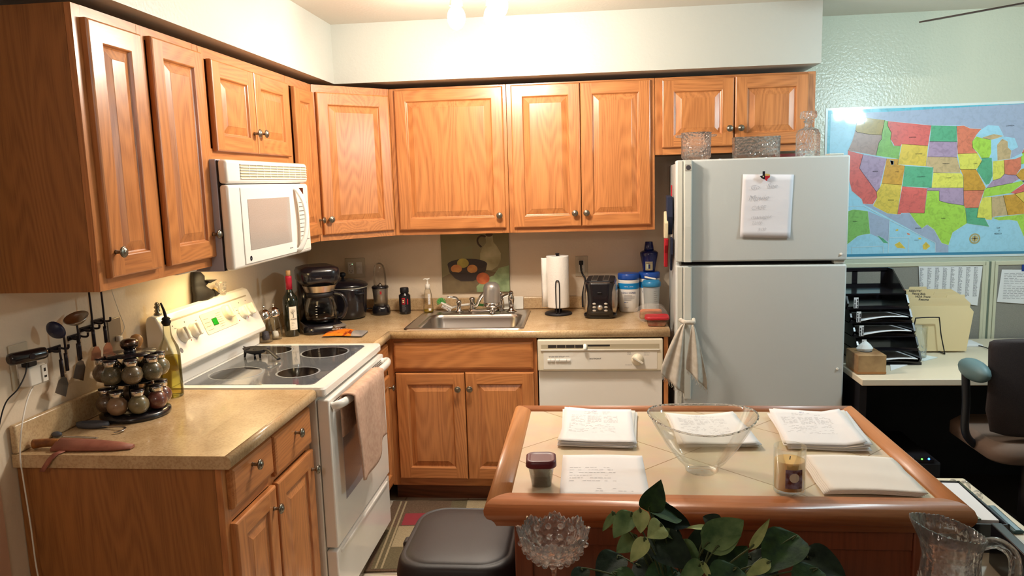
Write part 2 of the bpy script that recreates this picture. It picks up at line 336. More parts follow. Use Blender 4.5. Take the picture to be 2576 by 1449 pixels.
# ---------------------------------------------------------------- cabinets
def door_mesh(mb, x0, x1, z0, z1, y=0.0, fw=0.057, th=0.02):
    def ring(i, d): return [(x0+i, y-d, z0+i), (x1-i, y-d, z0+i), (x1-i, y-d, z1-i), (x0+i, y-d, z1-i)]
    def band(a, b, mh=OAKH, mv=OAKV):
        A = [mb.v(p) for p in a]; B = [mb.v(p) for p in b]
        for i in range(4): mb.f([A[i], A[(i+1) % 4], B[(i+1) % 4], B[i]], mh if i % 2 == 0 else mv, False)
    band(ring(0, 0), ring(0, th-0.006)); band(ring(0, th-0.006), ring(0.002, th-0.002)); band(ring(0.002, th-0.002), ring(0.006, th))
    e = 0.006; X0, X1, Z0, Z1 = x0+e, x1-e, z0+e, z1-e; a, b, c, d = x0+fw, x1-fw, z0+fw, z1-fw; Y = y-th
    mb.poly(OAKV, [(X0, Y, Z0), (a, Y, Z0), (a, Y, Z1), (X0, Y, Z1)]); mb.poly(OAKV, [(b, Y, Z0), (X1, Y, Z0), (X1, Y, Z1), (b, Y, Z1)])
    mb.poly(OAKH, [(a, Y, Z0), (b, Y, Z0), (b, Y, c), (a, Y, c)]); mb.poly(OAKH, [(a, Y, d), (b, Y, d), (b, Y, Z1), (a, Y, Z1)])
    band(ring(fw, th), ring(fw+0.003, th-0.0015)); band(ring(fw+0.003, th-0.0015), ring(fw+0.006, th-0.009)); band(ring(fw+0.006, th-0.009), ring(fw+0.010, th-0.011), OAKV)
    band(ring(fw+0.010, th-0.011), ring(fw+0.036, th-0.003), OAKV); 
    band(ring(fw+0.036, th-0.003), ring(fw+0.038, th-0.002), OAKV); mb.poly(OAKV, ring(fw+0.038, th-0.002))
    mb.poly(OAKV, ring(0, 0))
def drawer_mesh(mb, x0, x1, z0, z1, y=0.0, th=0.02):
    def ring(i, d): return [(x0+i, y-d, z0+i), (x1-i, y-d, z0+i), (x1-i, y-d, z1-i), (x0+i, y-d, z1-i)]
    mb.loft(OAKH, [ring(0, 0), ring(0, th-0.009), ring(0.004, th-0.003), ring(0.012, th)], True, True, smooth=False)
def knob(parent, x, y, z, T=None, label=None):
    m = MB(); m.T = (T or Matrix()) @ Matrix.Translation((x, y, z)) @ Euler((R(90), 0, 0)).to_matrix().to_4x4()
    m.lathe(PEWT, [(0.007, 0), (0.0055, 0.004), (0.005, 0.014), (0.0085, 0.019), (0.0155, 0.022), (0.0165, 0.025), (0.0135, 0.029), (0.012, 0.028), (0.0095, 0.031), (0.004, 0.0335)], n=24)
    return m.obj('knob', parent)
def cabinet(name, label, loc, rz, w, d, z0, z1, doors, drawers=(), toe=0.0, rails=(), side=OAKS, stiles=(), fw=0.057, hollow=False):
    t = thing(name, label, 'cabinet', loc, rz)
    fd = 0.019; b = MB()
    if hollow: b.box(side, 0, -(d-fd), z0+toe, 0.018, 0, z1).box(side, w-0.018, -(d-fd), z0+toe, w, 0, z1).box(side, 0.018, -(d-fd), z0+toe, w-0.018, 0, z0+toe+0.018).box(side, 0.018, -0.006, z0+toe+0.018, w-0.018, 0, z1)
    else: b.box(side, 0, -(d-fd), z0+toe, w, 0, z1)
    if toe: b.box(KICK, 0.0, -(d-0.075), z0, w, -(d-0.12), z0+toe)
    b.obj('body', t)
    f = MB(); s = 0.038
    xs = [0.0] + sorted(stiles) + [w-s]
    for x in xs: f.box(OAKV, x, -d, z0+toe, x+s, -(d-fd), z1, 0.001, 1)
    for z in [z0+toe, z1-s] + list(rails): f.box(OAKH, s, -(d-0.0005), z, w-s, -(d-fd), z+s)
    f.box(KICK, 0.03, -(d-fd-0.001), z0+toe+0.02, w-0.03, -(d-fd-0.003), z1-0.02)
    f.obj('face_frame', t)
    for (a, b_, c, e, kn) in doors:
        m = MB(); door_mesh(m, a, b_, c, e, -d, fw); dd = m.obj('door', t)
        if kn: knob(dd, kn[0], -d-0.02, kn[1])
    for (a, b_, c, e, kn) in drawers:
        m = MB(); drawer_mesh(m, a, b_, c, e, -d); dd = m.obj('drawer', t)
        if kn: knob(dd, kn[0], -d-0.02, kn[1])
    return t
ZB, ZT = 1.372, 2.134
# left-run uppers: local x runs away from the camera, front faces +x
RL = R(90)
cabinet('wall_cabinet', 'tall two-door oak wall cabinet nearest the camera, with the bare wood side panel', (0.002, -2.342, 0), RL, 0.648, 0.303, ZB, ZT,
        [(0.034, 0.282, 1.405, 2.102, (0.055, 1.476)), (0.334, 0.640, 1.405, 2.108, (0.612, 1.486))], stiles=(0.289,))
cabinet('wall_cabinet', 'short two-door oak wall cabinet above the white microwave', (0.002, -1.692, 0), RL, 0.760, 0.303, 1.748, ZT,
        [(0.052, 0.392, 1.777, 2.098, (0.362, 1.856)), (0.396, 0.742, 1.777, 2.098, (0.424, 1.858))])
cabinet('wall_cabinet', 'narrow one-door oak wall cabinet right of the microwave', (0.002, -0.930, 0), RL, 0.318, 0.303, ZB, ZT,
        [(0.060, 0.300, 1.405, 2.095, (0.272, 1.478))])
# diagonal corner cabinet
t = thing('corner_wall_cabinet', 'diagonal one-door oak corner wall cabinet with its knob at lower left', 'cabinet', (0, 0, 0))
m = MB(); m.prism(OAKS, [(0.003, -0.003, ZB), (0.003, -0.61, ZB), (0.29, -0.61, ZB), (0.61, -0.29, ZB), (0.61, -0.003, ZB)], (0, 0, ZT-ZB)); m.obj('body', t)
TD = TR(0.4575, -0.4575, 0, rz=R(45)); hw = 0.2155
m = MB(TD); 
for x in (-hw, hw-0.022): m.box(OAKV, x, -0.002, ZB, x+0.022, 0.012, ZT)
for z in (ZB, ZT-0.038): m.box(OAKH, -hw+0.022, -0.0015, z, hw-0.022, 0.012, z+0.038)
m.obj('face_frame', t)
m = MB(TD); door_mesh(m, -hw+0.016, hw-0.012, 1.402, 2.098, -0.001); dd = m.obj('door', t); knob(dd, -0.168, -0.021, 1.478, TD)
# back-run uppers
cabinet('wall_cabinet', 'one-door oak wall cabinet left of the paired doors, over the sink', (0.612, -0.002, 0), 0, 0.613, 0.303, ZB, ZT,
        [(0.030, 0.596, 1.400, 2.124, (0.566, 1.466))])
cabinet('wall_cabinet', 'two-door oak wall cabinet above the toaster, left of the refrigerator', (1.227, -0.002, 0), 0, 0.752, 0.303, ZB, ZT,
        [(0.024, 0.3755, 1.400, 2.126, (0.343, 1.468)), (0.3785, 0.730, 1.400, 2.126, (0.402, 1.468))])
cabinet('wall_cabinet', 'short two-door oak wall cabinet above the refrigerator', (1.981, -0.002, 0), 0, 0.782, 0.303, 1.752, ZT,
        [(0.034, 0.387, 1.786, 2.120, (0.363, 1.870)), (0.392, 0.746, 1.786, 2.124, (0.418, 1.870))])
# base cabinets
cabinet('base_cabinet', 'oak base cabinet with two drawers over two doors, nearest the camera left of the range', (0.002, -2.350, 0), RL, 0.650, 0.608, 0.0, 0.875,
        [(0.026, 0.302, 0.115, 0.700, (0.272, 0.634)), (0.316, 0.634, 0.115, 0.700, (0.606, 0.632))],
        [(0.026, 0.302, 0.742, 0.862, (0.150, 0.828)), (0.316, 0.634, 0.722, 0.856, (0.482, 0.812))], toe=0.1, rails=(0.703,), stiles=(0.290,))
cabinet('base_cabinet', 'narrow oak base cabinet with one drawer and door right of the range', (0.002, -0.928, 0), RL, 0.316, 0.608, 0.0, 0.875,
        [(0.040, 0.295, 0.130, 0.690, (0.262, 0.632))], [(0.040, 0.295, 0.718, 0.852, (0.165, 0.798))], toe=0.1, rails=(0.690,), fw=0.05)
cabinet('base_cabinet', 'oak sink base cabinet with a wide drawer front over two doors', (0.612, -0.002, 0), 0, 0.762, 0.608, 0.0, 0.875,
        [(0.044, 0.396, 0.142, 0.698, (0.364, 0.620)), (0.400, 0.745, 0.142, 0.700, (0.424, 0.621))], [(0.040, 0.745, 0.716, 0.856, None)], toe=0.1, rails=(0.700,), hollow=True)
tag(MB().box(OAKV, 1.992, -0.628, 0.0, 2.012, -0.004, 0.874).obj('end_panel'), 'thin oak end panel between the dishwasher and the refrigerator', 'panel')

# ---------------------------------------------------------------- worktops
def nosing(mb, p0, p1, out, z1=0.915, z0=0.877, d=0.016):
    p0 = Vector(p0); p1 = Vector(p1); out = Vector(out); prof = [(0, z0), (d*0.55, z0), (d, z0+0.006), (d, z1-0.014), (d*0.78, z1-0.005), (d*0.35, z1-0.0008), (0, z1)]
    L = [[tuple(p + out*a + Vector((0, 0, b))) for a, b in prof] for p in (p0, p1)]
    mb.loft(LAM, L, True, True)
t = thing('worktop', 'beige laminate worktop left of the range with the spice rack on it', 'worktop', (0, 0, 0))
m = MB(); m.box(LAM, 0.003, -2.366, 0.877, 0.632, -1.697, 0.915); nosing(m, (0.632, -2.366, 0), (0.632, -1.697, 0), (1, 0, 0)); m.obj('top', t)
MB().box(LAM, 0.003, -2.366, 0.9155, 0.022, -1.697, 1.00, 0.006).obj('backsplash', t)
t = thing('worktop', 'beige laminate corner worktop holding the sink, toaster and coffee maker', 'worktop', (0, 0, 0))
m = MB(); XE = 2.020
m.box(LAM, 0.003, -0.927, 0.877, 0.632, -0.632, 0.915)
m.box(LAM, 0.003, -0.632, 0.877, 0.725, -0.003, 0.915).box(LAM, 0.725, -0.632, 0.877, 1.285, -0.590, 0.915).box(LAM, 0.725, -0.080, 0.877, 1.285, -0.003, 0.915).box(LAM, 1.285, -0.632, 0.877, XE, -0.003, 0.915)
nosing(m, (0.632, -0.927, 0), (0.632, -0.632, 0), (1, 0, 0)); nosing(m, (0.634, -0.632, 0), (XE, -0.632, 0), (0, -1, 0)); m.obj('top', t)
m = MB(); m.box(LAM, 0.003, -0.927, 0.9155, 0.022, -0.022, 0.99, 0.006).box(LAM, 0.003, -0.022, 0.9155, XE, -0.003, 0.985, 0.006); m.obj('backsplash', t)
# ---------------------------------------------------------------- electric range (local: x away from camera, -y toward the room)
RG = thing('electric_range', 'white electric range with black glass cooktop between the worktops', 'stove', (0.0, -1.692, 0), RL)
m = MB(); m.box(WHITE, 0.004, -0.640, 0.03, 0.756, -0.02, 0.884, 0.004); m.box(BLACKM, 0.02, -0.60, 0.0, 0.74, -0.05, 0.03); m.obj('body', RG)
m = MB()
m.loft(WHITE, [rrect(0.380, -0.347, 0.758, 0.656, 0.012, 0.886), rrect(0.380, -0.347, 0.764, 0.662, 0.016, 0.892), rrect(0.380, -0.347, 0.764, 0.662, 0.016, 0.912), rrect(0.380, -0.347, 0.756, 0.654, 0.016, 0.920), rrect(0.380, -0.365, 0.690, 0.520, 0.03, 0.921), rrect(0.380, -0.365, 0.684, 0.514, 0.03, 0.9185)], True, True, smooth=False)
ct = m.obj('cooktop_frame', RG)
m = MB(); m.loft(CERAM, [rrect(0.380, -0.365, 0.680, 0.510, 0.03, 0.915), rrect(0.380, -0.365, 0.680, 0.510, 0.03, 0.9205), rrect(0.380, -0.365, 0.674, 0.504, 0.028, 0.9212)], False, True, smooth=False); gl = m.obj('cooktop_glass', RG)
for (bx, by, br) in ((0.209, -0.245, 0.098), (0.224, -0.492, 0.078), (0.615, -0.225, 0.080), (0.571, -0.478, 0.098)):
    m = MB(); m.lathe(RING, [(br+0.008, 0.9213), (br+0.0075, 0.9217), (br, 0.9217)], (bx, by, 0), 48, cap0=True, cap1=False); m.lathe(BURN, [(br, 0.9217), (0.001, 0.9217)], (bx, by, 0), 48, cap0=False); m.obj('burner', RG)
m = MB()
prof = [(-0.015, 0.90), (-0.015, 1.165), (-0.022, 1.184), (-0.040, 1.190), (-0.058, 1.184), (-0.068, 1.165), (-0.134, 1.006), (-0.134, 0.990), (-0.124, 0.982), (-0.104, 0.985), (-0.098, 0.922)]
Ls = []
for x, k in ((0.0, 0.96), (0.006, 0.99), (0.014, 1.0), (0.746, 1.0), (0.754, 0.99), (0.760, 0.96)):
    Ls.append([(x, -0.07 + (y+0.07)*k, 1.0 + (z-1.0)*(k if z > 0.95 else 1)) for y, z in prof])
m.loft(WHITE, Ls, True, True, smooth=False)
bg = m.obj('control_backguard', RG, bev=0.004)
def slant(x, v=0.0, n=0.0):
    u = Vector((1, 0, 0)); vv = Vector((0, 0.383, 0.924)); nn = Vector((0, -0.924, 0.383)); o = Vector((x, -0.0955, 1.098)) + vv*v + nn*n
    return Matrix(((u.x, vv.x, nn.x, o.x), (u.y, vv.y, nn.y, o.y), (u.z, vv.z, nn.z, o.z), (0, 0, 0, 1)))
for i, (kx, kv) in enumerate(((0.105, 0.0), (0.190, 0.0), (0.480, 0.022), (0.610, 0.0), (0.675, 0.0))):
    m = MB(slant(kx, kv, 0.001)); r = 0.027 if i != 2 else 0.030
    m.lathe(CREAMP if i == 2 else WHITEP, [(r+0.004, 0), (r+0.003, 0.003), (r, 0.006), (r*0.97, 0.016), (r*0.85, 0.022), (0.001, 0.024)], n=30)
    m.box(WHITEP, -0.008, -r*0.95, 0.012, 0.008, r*0.95, 0.031, 0.004); m.obj('knob', RG)
m = MB(slant(0.37, 0.006, 0.0012))
m.loft(CREAMP, [rrect(0.035, 0, 0.27, 0.088, 0.008, 0.0), rrect(0.035, 0, 0.27, 0.088, 0.008, 0.0012), rrect(0.035, 0, 0.264, 0.082, 0.007, 0.0008)], False, True, smooth=False)
m.scrib(INK, -0.085, -0.03, -0.028, 0.020, 4, 0.0014, 0.006, 0.0018, 0.6); m.scrib(INK, 0.018, 0.065, -0.03, 0.028, 7, 0.0014, 0.006, 0.0016, 0.7); m.obj('display_panel', RG)
m = MB(slant(0.362, 0.004, 0.0032)); m.box(mat('display_black', '0a120b', 0.2), -0.020, -0.015, -0.001, 0.020, 0.015, 0.0005); m.text(GREENLED, '21', 0.024, TR(-0.008, -0.009, 0.0006), 'CENTER', ext=0.0002); m.box(GREENLED, -0.0185, -0.0135, 0.0004, -0.0182, 0.0135, 0.0006)
m.poly(mat('display_green', '0f6a18', 0.3, emit='0fae20', es=0.35), [(-0.019, -0.014, 0.00055), (0.019, -0.014, 0.00055), (0.019, 0.014, 0.00055), (-0.019, 0.014, 0.00055)]); m.obj('clock_display', RG)
m = MB(slant(0.38, 0, 0.0004))
m.box(mat('groove_grey', 'a8a090', 0.5), -0.33, 0.062, 0, 0.33, 0.068, 0.0008)
for dx in (-0.31, -0.225, 0.235, 0.30): m.box(INKD, dx, 0.042, 0, dx+0.004, 0.046, 0.0008)
m.scrib(INK, -0.305, -0.29, 0.015, 0.032, 2, 0.0008, 0.006, 0.0018); m.scrib(INK, -0.15, -0.135, -0.01, 0.035, 4, 0.0008, 0.006, 0.002); m.scrib(INK, 0.185, 0.2, 0.0, 0.03, 3, 0.0008, 0.006, 0.0018)
for dx in (-0.235, 0.175, 0.262): m.lathe(RED, [(0.003, 0), (0.003, 0.001), (0.001, 0.0012)], (dx, -0.03, 0), 10)
m.lathe(INK, [(0.010, 0), (0.010, 0.0008), (0.008, 0.0008)], (-0.325, -0.052, 0), 20); m.text(INK, 'GE', 0.008, TR(-0.331, -0.055, 0.0006)); m.obj('printed_marks', RG)
# door, handle, drawer
m = MB(); m.box(WHITE, 0.008, -0.688, 0.300, 0.752, -0.642, 0.872, 0.006)
for k in range(3): m.box(DARKSLOT, 0.05, -0.6885, 0.850-k*0.008, 0.71, -0.686, 0.853-k*0.008)
dr = m.obj('oven_door', RG)
MB().box(mat('oven_window', 'a49ea4', 0.15, coat=0.6, c2='b2acb0', ns=400), 0.13, -0.6895, 0.44, 0.63, -0.686, 0.755, 0.001).obj('oven_window', dr)
m = MB(); m.tube(WHITE, [(0.035, -0.688, 0.842), (0.045, -0.715, 0.846), (0.10, -0.733, 0.850), (0.25, -0.738, 0.852), (0.51, -0.738, 0.852), (0.66, -0.733, 0.850), (0.715, -0.715, 0.846), (0.725, -0.688, 0.842)], 0.017, 14, 6, flat=0.7, nrm=(0, 1, 0)); m.obj('oven_handle', dr)
m = MB(); m.box(WHITE, 0.008, -0.684, 0.060, 0.752, -0.642, 0.288, 0.006); m.box(WHITE, 0.05, -0.690, 0.262, 0.71, -0.682, 0.276, 0.003); m.obj('storage_drawer', RG)
# towel over the oven handle
def cloth(mb, m_, fn, nu, nv):
    g = [[mb.v(fn(i/nu, j/nv)) for j in range(nv+1)] for i in range(nu+1)]
    for i in range(nu):
        for j in range(nv): mb.f([g[i][j], g[i+1][j], g[i+1][j+1], g[i][j+1]], m_, True)
TOW = mat('pink_terry', 'c9a893', 0.95, c2='bb9883', ns=60, bump=(900, 0.7, 0.002)); TOWG = mat('grey_cotton', 'b8b0a2', 0.95, c2='c9c3b8', ns=40, bump=(700, 0.5, 0.002))
def towelfn(u, v):      # u along the rail, v down the cloth (back then front)
    y = -1.615 + 0.40*u; L = 0.27 + 0.36*1
    s = -0.16 + v*(0.16 + 0.335 + (0.03*math.sin(u*5)) - 0.02*u)
    if s < 0: x = 0.708 + 0.004*math.sin(u*9); z = 0.868 + s
    else:
        x = 0.762 + 0.010*math.sin(u*11+s*4)*min(1, s*5) + 0.010*s; z = 0.868 - s
    if -0.03 < s < 0.03:
        a = (s+0.03)/0.06*math.pi; x = 0.735 - 0.028*math.cos(a); z = 0.865 + 0.010*math.sin(a)
    y += 0.05*max(0, s)*(0.5-u)*0.6 + 0.03*max(0, s)
    return (x, y, z)
m = MB(); cloth(m, TOW, towelfn, 30, 40); o = m.obj('hand_towel'); so = o.modifiers.new('thick', 'SOLIDIFY'); so.thickness = 0.005; so.offset = 0
tag(o, 'pinkish beige terry towel draped over the oven handle', 'towel')

# ---------------------------------------------------------------- microwave
MW = thing('microwave_oven', 'white over-the-range microwave under the short wall cabinet', 'microwave', (0.003, -1.716, 0), RL)
m = MB(); m.box(MWSIDE, 0, -0.345, 1.352, 0.762, 0, 1.746, 0.003); m.box(BLACKM, 0.003, -0.350, 1.354, 0.759, -0.344, 1.742); m.obj('body', MW)
m = MB(); m.box(WHITE, 0, -0.385, 1.660, 0.762, -0.349, 1.744, 0.012, 4)
m.box(mat('grille_recess', 'b5ad92', 0.6), 0.10, -0.3865, 1.678, 0.742, -0.384, 1.730)
for k in range(6): m.box(WHITE, 0.098, -0.390, 1.6765+k*0.0102, 0.744, -0.385, 1.6795+k*0.0102)
for k in range(9): m.box(WHITEP, 0.17+k*0.0635, -0.388, 1.678, 0.174+k*0.0635, -0.385, 1.730)
m.obj('vent_grille', MW)
m = MB(); m.box(WHITE, 0, -0.385, 1.354, 0.762, -0.349, 1.657, 0.012, 4); fr = m.obj('front_panel', MW)
m = MB(); m.box(WHITE, 0.085, -0.389, 1.366, 0.578, -0.3845, 1.646, 0.003); m.text(INK, 'Spacemaker', 0.007, TR(0.50, -0.3893, 1.388, rx=R(90))); 
dd = m.obj('door', MW)
m = MB(TR(0.128, -0.3892, 1.385, rx=R(90))); m.lathe(INK, [(0.010, 0), (0.010, 0.0006), (0.0085, 0.0006), (0.0085, 0)], n=24); m.text(INK, 'GE', 0.009, TR(-0.006, -0.003, 0.0003)); m.obj('logo', dd)
m = MB(); m.box(MWWIN, 0.132, -0.3902, 1.415, 0.527, -0.388, 1.602); m.obj('door_window', dd)
m = MB(); m.tube(WHITE, [(0.588, -0.386, 1.640), (0.592, -0.400, 1.630), (0.606, -0.420, 1.580), (0.612, -0.428, 1.508), (0.606, -0.420, 1.435), (0.592, -0.400, 1.382), (0.588, -0.386, 1.372)], 0.016, 12, 6, flat=0.55, nrm=(0, 1, 0)); m.obj('door_handle', dd)
m = MB(); m.box(WHITEP, 0.618, -0.3868, 1.370, 0.748, -0.3848, 1.644, 0.001); m.box(mat('mw_display', '3a1712', 0.15), 0.645, -0.388, 1.612, 0.692, -0.3865, 1.638)
m.scrib(INKD, 0.635, 0.735, 1.395, 1.575, 11, 0.0, 0.008, 0.003, 0.7, T=Matrix(((1, 0, 0, 0), (0, 0, -1, -0.3872), (0, 1, 0, 0), (0, 0, 0, 1)))); m.obj('control_panel', MW)

# ---------------------------------------------------------------- dishwasher
DW = thing('dishwasher', 'white built-in dishwasher under the worktop, left of the refrigerator', 'dishwasher', (1.380, -0.02, 0))
FT = Matrix(((1, 0, 0, 0), (0, 0, -1, 0), (0, 1, 0, 0), (0, 0, 0, 1)))  # text plane facing -y
m = MB(); m.box(BLACKM, 0.004, -0.57, 0.0, 0.602, -0.01, 0.872); m.obj('body', DW)
m = MB(); m.box(WHITE, 0.002, -0.612, 0.115, 0.604, -0.571, 0.708, 0.004); m.obj('door', DW)
MB().box(BLACKM, 0.01, -0.59, 0.01, 0.596, -0.571, 0.110).obj('toe_panel', DW)
m = MB(); m.box(CREAMP, 0.0, -0.634, 0.712, 0.606, -0.571, 0.870, 0.007, 3)
m.box(mat('dw_recess', 'b4a98f', 0.6), 0.018, -0.6345, 0.822, 0.588, -0.633, 0.846); m.box(WHITE, 0.016, -0.640, 0.816, 0.590, -0.633, 0.8215, 0.001)
for k in range(4): m.box(DARKSLOT, 0.052+k*0.044, -0.6352, 0.829, 0.093+k*0.044, -0.634, 0.844)
m.box(DARKSLOT, 0.245, -0.6352, 0.836, 0.352, -0.634, 0.844); m.box(WHITEP, 0.028, -0.6352, 0.722, 0.578, -0.6335, 0.810, 0.001)
m.text(INKD, 'HOTPOINT', 0.011, TR(0.281, -0.6355, 0.771) @ FT, 'CENTER')
m.scrib(INK, 0.055, 0.165, 0.783, 0.788, 2, 0.0, 0.012, 0.0016, 0.9, T=FT @ TR(0, 0, 0.6358)); m.scrib(INK, 0.435, 0.455, 0.795, 0.806, 3, 0.0, 0.006, 0.0013, 0.9, T=FT @ TR(0, 0, 0.6358)); m.scrib(INK, 0.515, 0.545, 0.792, 0.802, 2, 0.0, 0.01, 0.0013, 0.9, T=FT @ TR(0, 0, 0.6358)); m.scrib(INK, 0.425, 0.46, 0.741, 0.743, 1, 0.0, 0.01, 0.0013, 0.9, T=FT @ TR(0, 0, 0.6358))
cp = m.obj('control_panel', DW)
for (a, b) in ((0.048, 0.064), (0.066, 0.084), (0.088, 0.106), (0.108, 0.141), (0.143, 0.161)): MB().box(WHITE, a, -0.642, 0.762, b, -0.634, 0.774, 0.002).obj('push_button', cp)
m = MB(); m.tube(WHITE, [(0.231, -0.636, 0.842), (0.232, -0.648, 0.835), (0.230, -0.652, 0.826)], 0.009, 10); m.obj('door_latch', cp)
m = MB(TR(0.484, -0.6352, 0.769, rx=R(90))); m.lathe(CREAMP, [(0.030, 0), (0.029, 0.004), (0.024, 0.008), (0.022, 0.016), (0.001, 0.018)], n=32); m.T = m.T @ TR(rz=R(-32)); m.box(WHITE, -0.030, -0.006, 0.012, 0.030, 0.006, 0.024, 0.004); m.obj('dial', cp)

# ---------------------------------------------------------------- refrigerator
FG = thing('refrigerator', 'white top-freezer refrigerator with a note on its door', 'refrigerator', (2.031, -0.772, 0), R(-3.5))
m = MB(); m.box(FRIDGE, 0.004, 0.075, 0.02, 0.738, 0.74, 1.700, 0.006); m.box(BLACKM, 0.03, 0.065, 0.03, 0.71, 0.08, 1.69); m.obj('body', FG)
for nm, a, b in (('freezer_door', 1.252, 1.712), ('fresh_food_door', 0.055, 1.234)):
    m = MB(); m.box(FRIDGE, 0.0, 0.0, a, 0.742, 0.068, b, 0.008, 3); m.box(FRIDGE2, 0.006, -0.006, a+0.002, 0.030, 0.03, b-0.002, 0.003); d_ = m.obj(nm, FG)
    lo, hi = (a+0.004, b-0.002) if nm == 'freezer_door' else (0.62, b-0.002)
    m = MB(); m.loft(FRIDGE2, [rrect(0.052, -0.018 + o, w_, 0.040, 0.006, z_) for z_, w_, o in ((lo, 0.034, 0), (lo+0.02, 0.034, 0), (lo+0.16, 0.034, -0.004), (lo+0.22, 0.034, -0.002), (hi-0.12, 0.036, 0), (hi, 0.036, 0))], True, True, smooth=False); m.obj('door_handle', d_)
    MB().lathe(WHITEP, [(0.006, 0), (0.006, 0.003), (0.004, 0.005)], (0, 0, 0), 12).obj('screw_cap', d_, loc=(0.715, 0.0, 0.76 if nm != 'freezer_door' else 1.28), rot=(R(90), 0, 0))
    if nm == 'freezer_door':
        m = MB(TR(0.053, -0.0385, 1.678, rx=R(90))); m.box(mat('badge_grey', 'a5a298', 0.4), -0.014, -0.014, 0, 0.014, 0.014, 0.0012); m.lathe(INKD, [(0.0105, 0.0012), (0.0105, 0.002), (0.009, 0.002)], n=24); m.text(INKD, 'GE', 0.010, TR(-0.007, -0.0035, 0.0018)); m.obj('logo_badge', d_)
m = MB(); m.box(FRIDGE2, 0.69, 0.01, 1.236, 0.735, 0.06, 1.2505, 0.003); m.box(FRIDGE2, 0.66, 0.02, 1.7125, 0.72, 0.10, 1.7205, 0.003); m.obj('hinge', FG)
# ---------------------------------------------------------------- sink and taps
ZC = 0.9155
SK = thing('kitchen_sink', 'stainless steel single-bowl sink set in the corner worktop', 'sink', (1.005, -0.335, ZC))
m = MB(); W_, H_ = 0.610, 0.550
def rr(w, h, r, z, dy=0, dx=0): return rrect(dx, dy, w, h, r, z, 7)
m.loft(STEEL, [rr(W_, H_, 0.03, 0.0), rr(W_-0.004, H_-0.004, 0.03, 0.005), rr(W_-0.03, H_-0.03, 0.025, 0.006), rr(W_-0.034, H_-0.034, 0.025, 0.004), rr(0.525, 0.410, 0.07, 0.004, -0.045, 0.012), rr(0.505, 0.390, 0.065, 0.0, -0.045, 0.012), rr(0.500, 0.385, 0.065, -0.02, -0.045, 0.012), rr(0.470, 0.355, 0.06, -0.165, -0.045, 0.012), rr(0.42, 0.30, 0.05, -0.178, -0.045, 0.012)], False, True)
m.obj('basin', SK)
m = MB(); m.lathe(CHROME, [(0.042, 0.001), (0.040, 0.003), (0.03, 0.001), (0.001, 0.001)], (0.012, -0.045, -0.178), 28); m.obj('drain', SK)
FA = thing('kitchen_faucet', 'chrome widespread kitchen faucet with two lever handles behind the sink', 'faucet', (1.0, -0.10, ZC+0.006))
m = MB(); m.loft(CHROME, [rrect(0.04, 0, 0.17, 0.055, 0.025, 0.0), rrect(0.04, 0, 0.165, 0.050, 0.024, 0.010), rrect(0.04, 0, 0.12, 0.03, 0.014, 0.014)], True, True); m.obj('base_plate', FA)
m = MB(); m.lathe(CHROME, [(0.019, 0.010), (0.015, 0.025), (0.0135, 0.060), (0.018, 0.066), (0.018, 0.074), (0.010, 0.078)], (-0.02, 0, 0), 20); m.tube(CHROME, [(-0.018, 0, 0.03), (0.005, -0.01, 0.035), (0.035, -0.03, 0.085), (0.075, -0.055, 0.128), (0.100, -0.07, 0.128)], 0.0105, 12); m.obj('spout', FA)
def lever(xb, mirror):
    m = MB(TR(xb, -0.01, 0)); m.lathe(CHROME, [(0.024, 0), (0.021, 0.006), (0.013, 0.016), (0.011, 0.035), (0.016, 0.050), (0.015, 0.060), (0.007, 0.067)], n=20)
    s = -1 if not mirror else 1
    m.tube(CHROME, [(0, 0, 0.055), (s*0.010, -0.005, 0.074), (s*0.028, -0.012, 0.083), (s*0.055, -0.02, 0.087), (s*0.062, -0.022, 0.086)], 0.006, 10, rr=lambda t: 0.0075 if t < 0.6 else 0.005+0.008*max(0, t-0.75)); m.obj('lever_handle', FA)
lever(-0.095, False); 
m = MB(TR(0.140, 0.015, 0)); m.lathe(CHROME, [(0.022, 0), (0.013, 0.015), (0.011, 0.05), (0.018, 0.065), (0.012, 0.078), (0.010, 0.085), (0.013, 0.095), (0.009, 0.106), (0.002, 0.108)], n=20); m.tube(CHROME, [(0.0, 0, 0.07), (0.025, -0.01, 0.085), (0.048, -0.015, 0.092)], 0.008, 10); m.obj('lever_handle', FA)
m = MB(TR(1.102, -0.178, 0)); m.lathe(FILT, [(0.028, 0.965), (0.044, 0.972), (0.0465, 0.985), (0.0465, 1.055), (0.044, 1.070), (0.037, 1.084), (0.024, 1.093), (0.004, 1.096)], n=32); wf = m.obj('water_filter')
tag(wf, 'silver capsule-shaped water filter fitted on the chrome faucet spout', 'water filter')
m = MB(TR(1.102, -0.178, 0)); m.lathe(CHROME, [(0.012, 0.9225), (0.018, 0.924), (0.015, 0.935), (0.013, 0.945), (0.024, 0.952), (0.044, 0.962), (0.0475, 0.975), (0.046, 0.986)], n=28); m.obj('filter_base', wf)
t = thing('sink_sprayer', 'chrome side sprayer standing at the right back of the sink', 'sprayer', (1.203, -0.125, ZC+0.006))
m = MB(); m.lathe(CHROME, [(0.030, 0), (0.026, 0.006), (0.014, 0.016), (0.012, 0.024)], n=20); m.obj('holder', t)
m = MB(); m.lathe(CHROME, [(0.013, 0.024), (0.015, 0.045), (0.018, 0.070), (0.016, 0.085), (0.013, 0.092)], n=18, sy=0.8); m.sph(CHROME, (0, -0.004, 0.103), 0.015); m.cyl(DARKSLOT, (0, -0.017, 0.103), (0, -0.020, 0.104), 0.008, n=14); m.obj('spray_head', t)
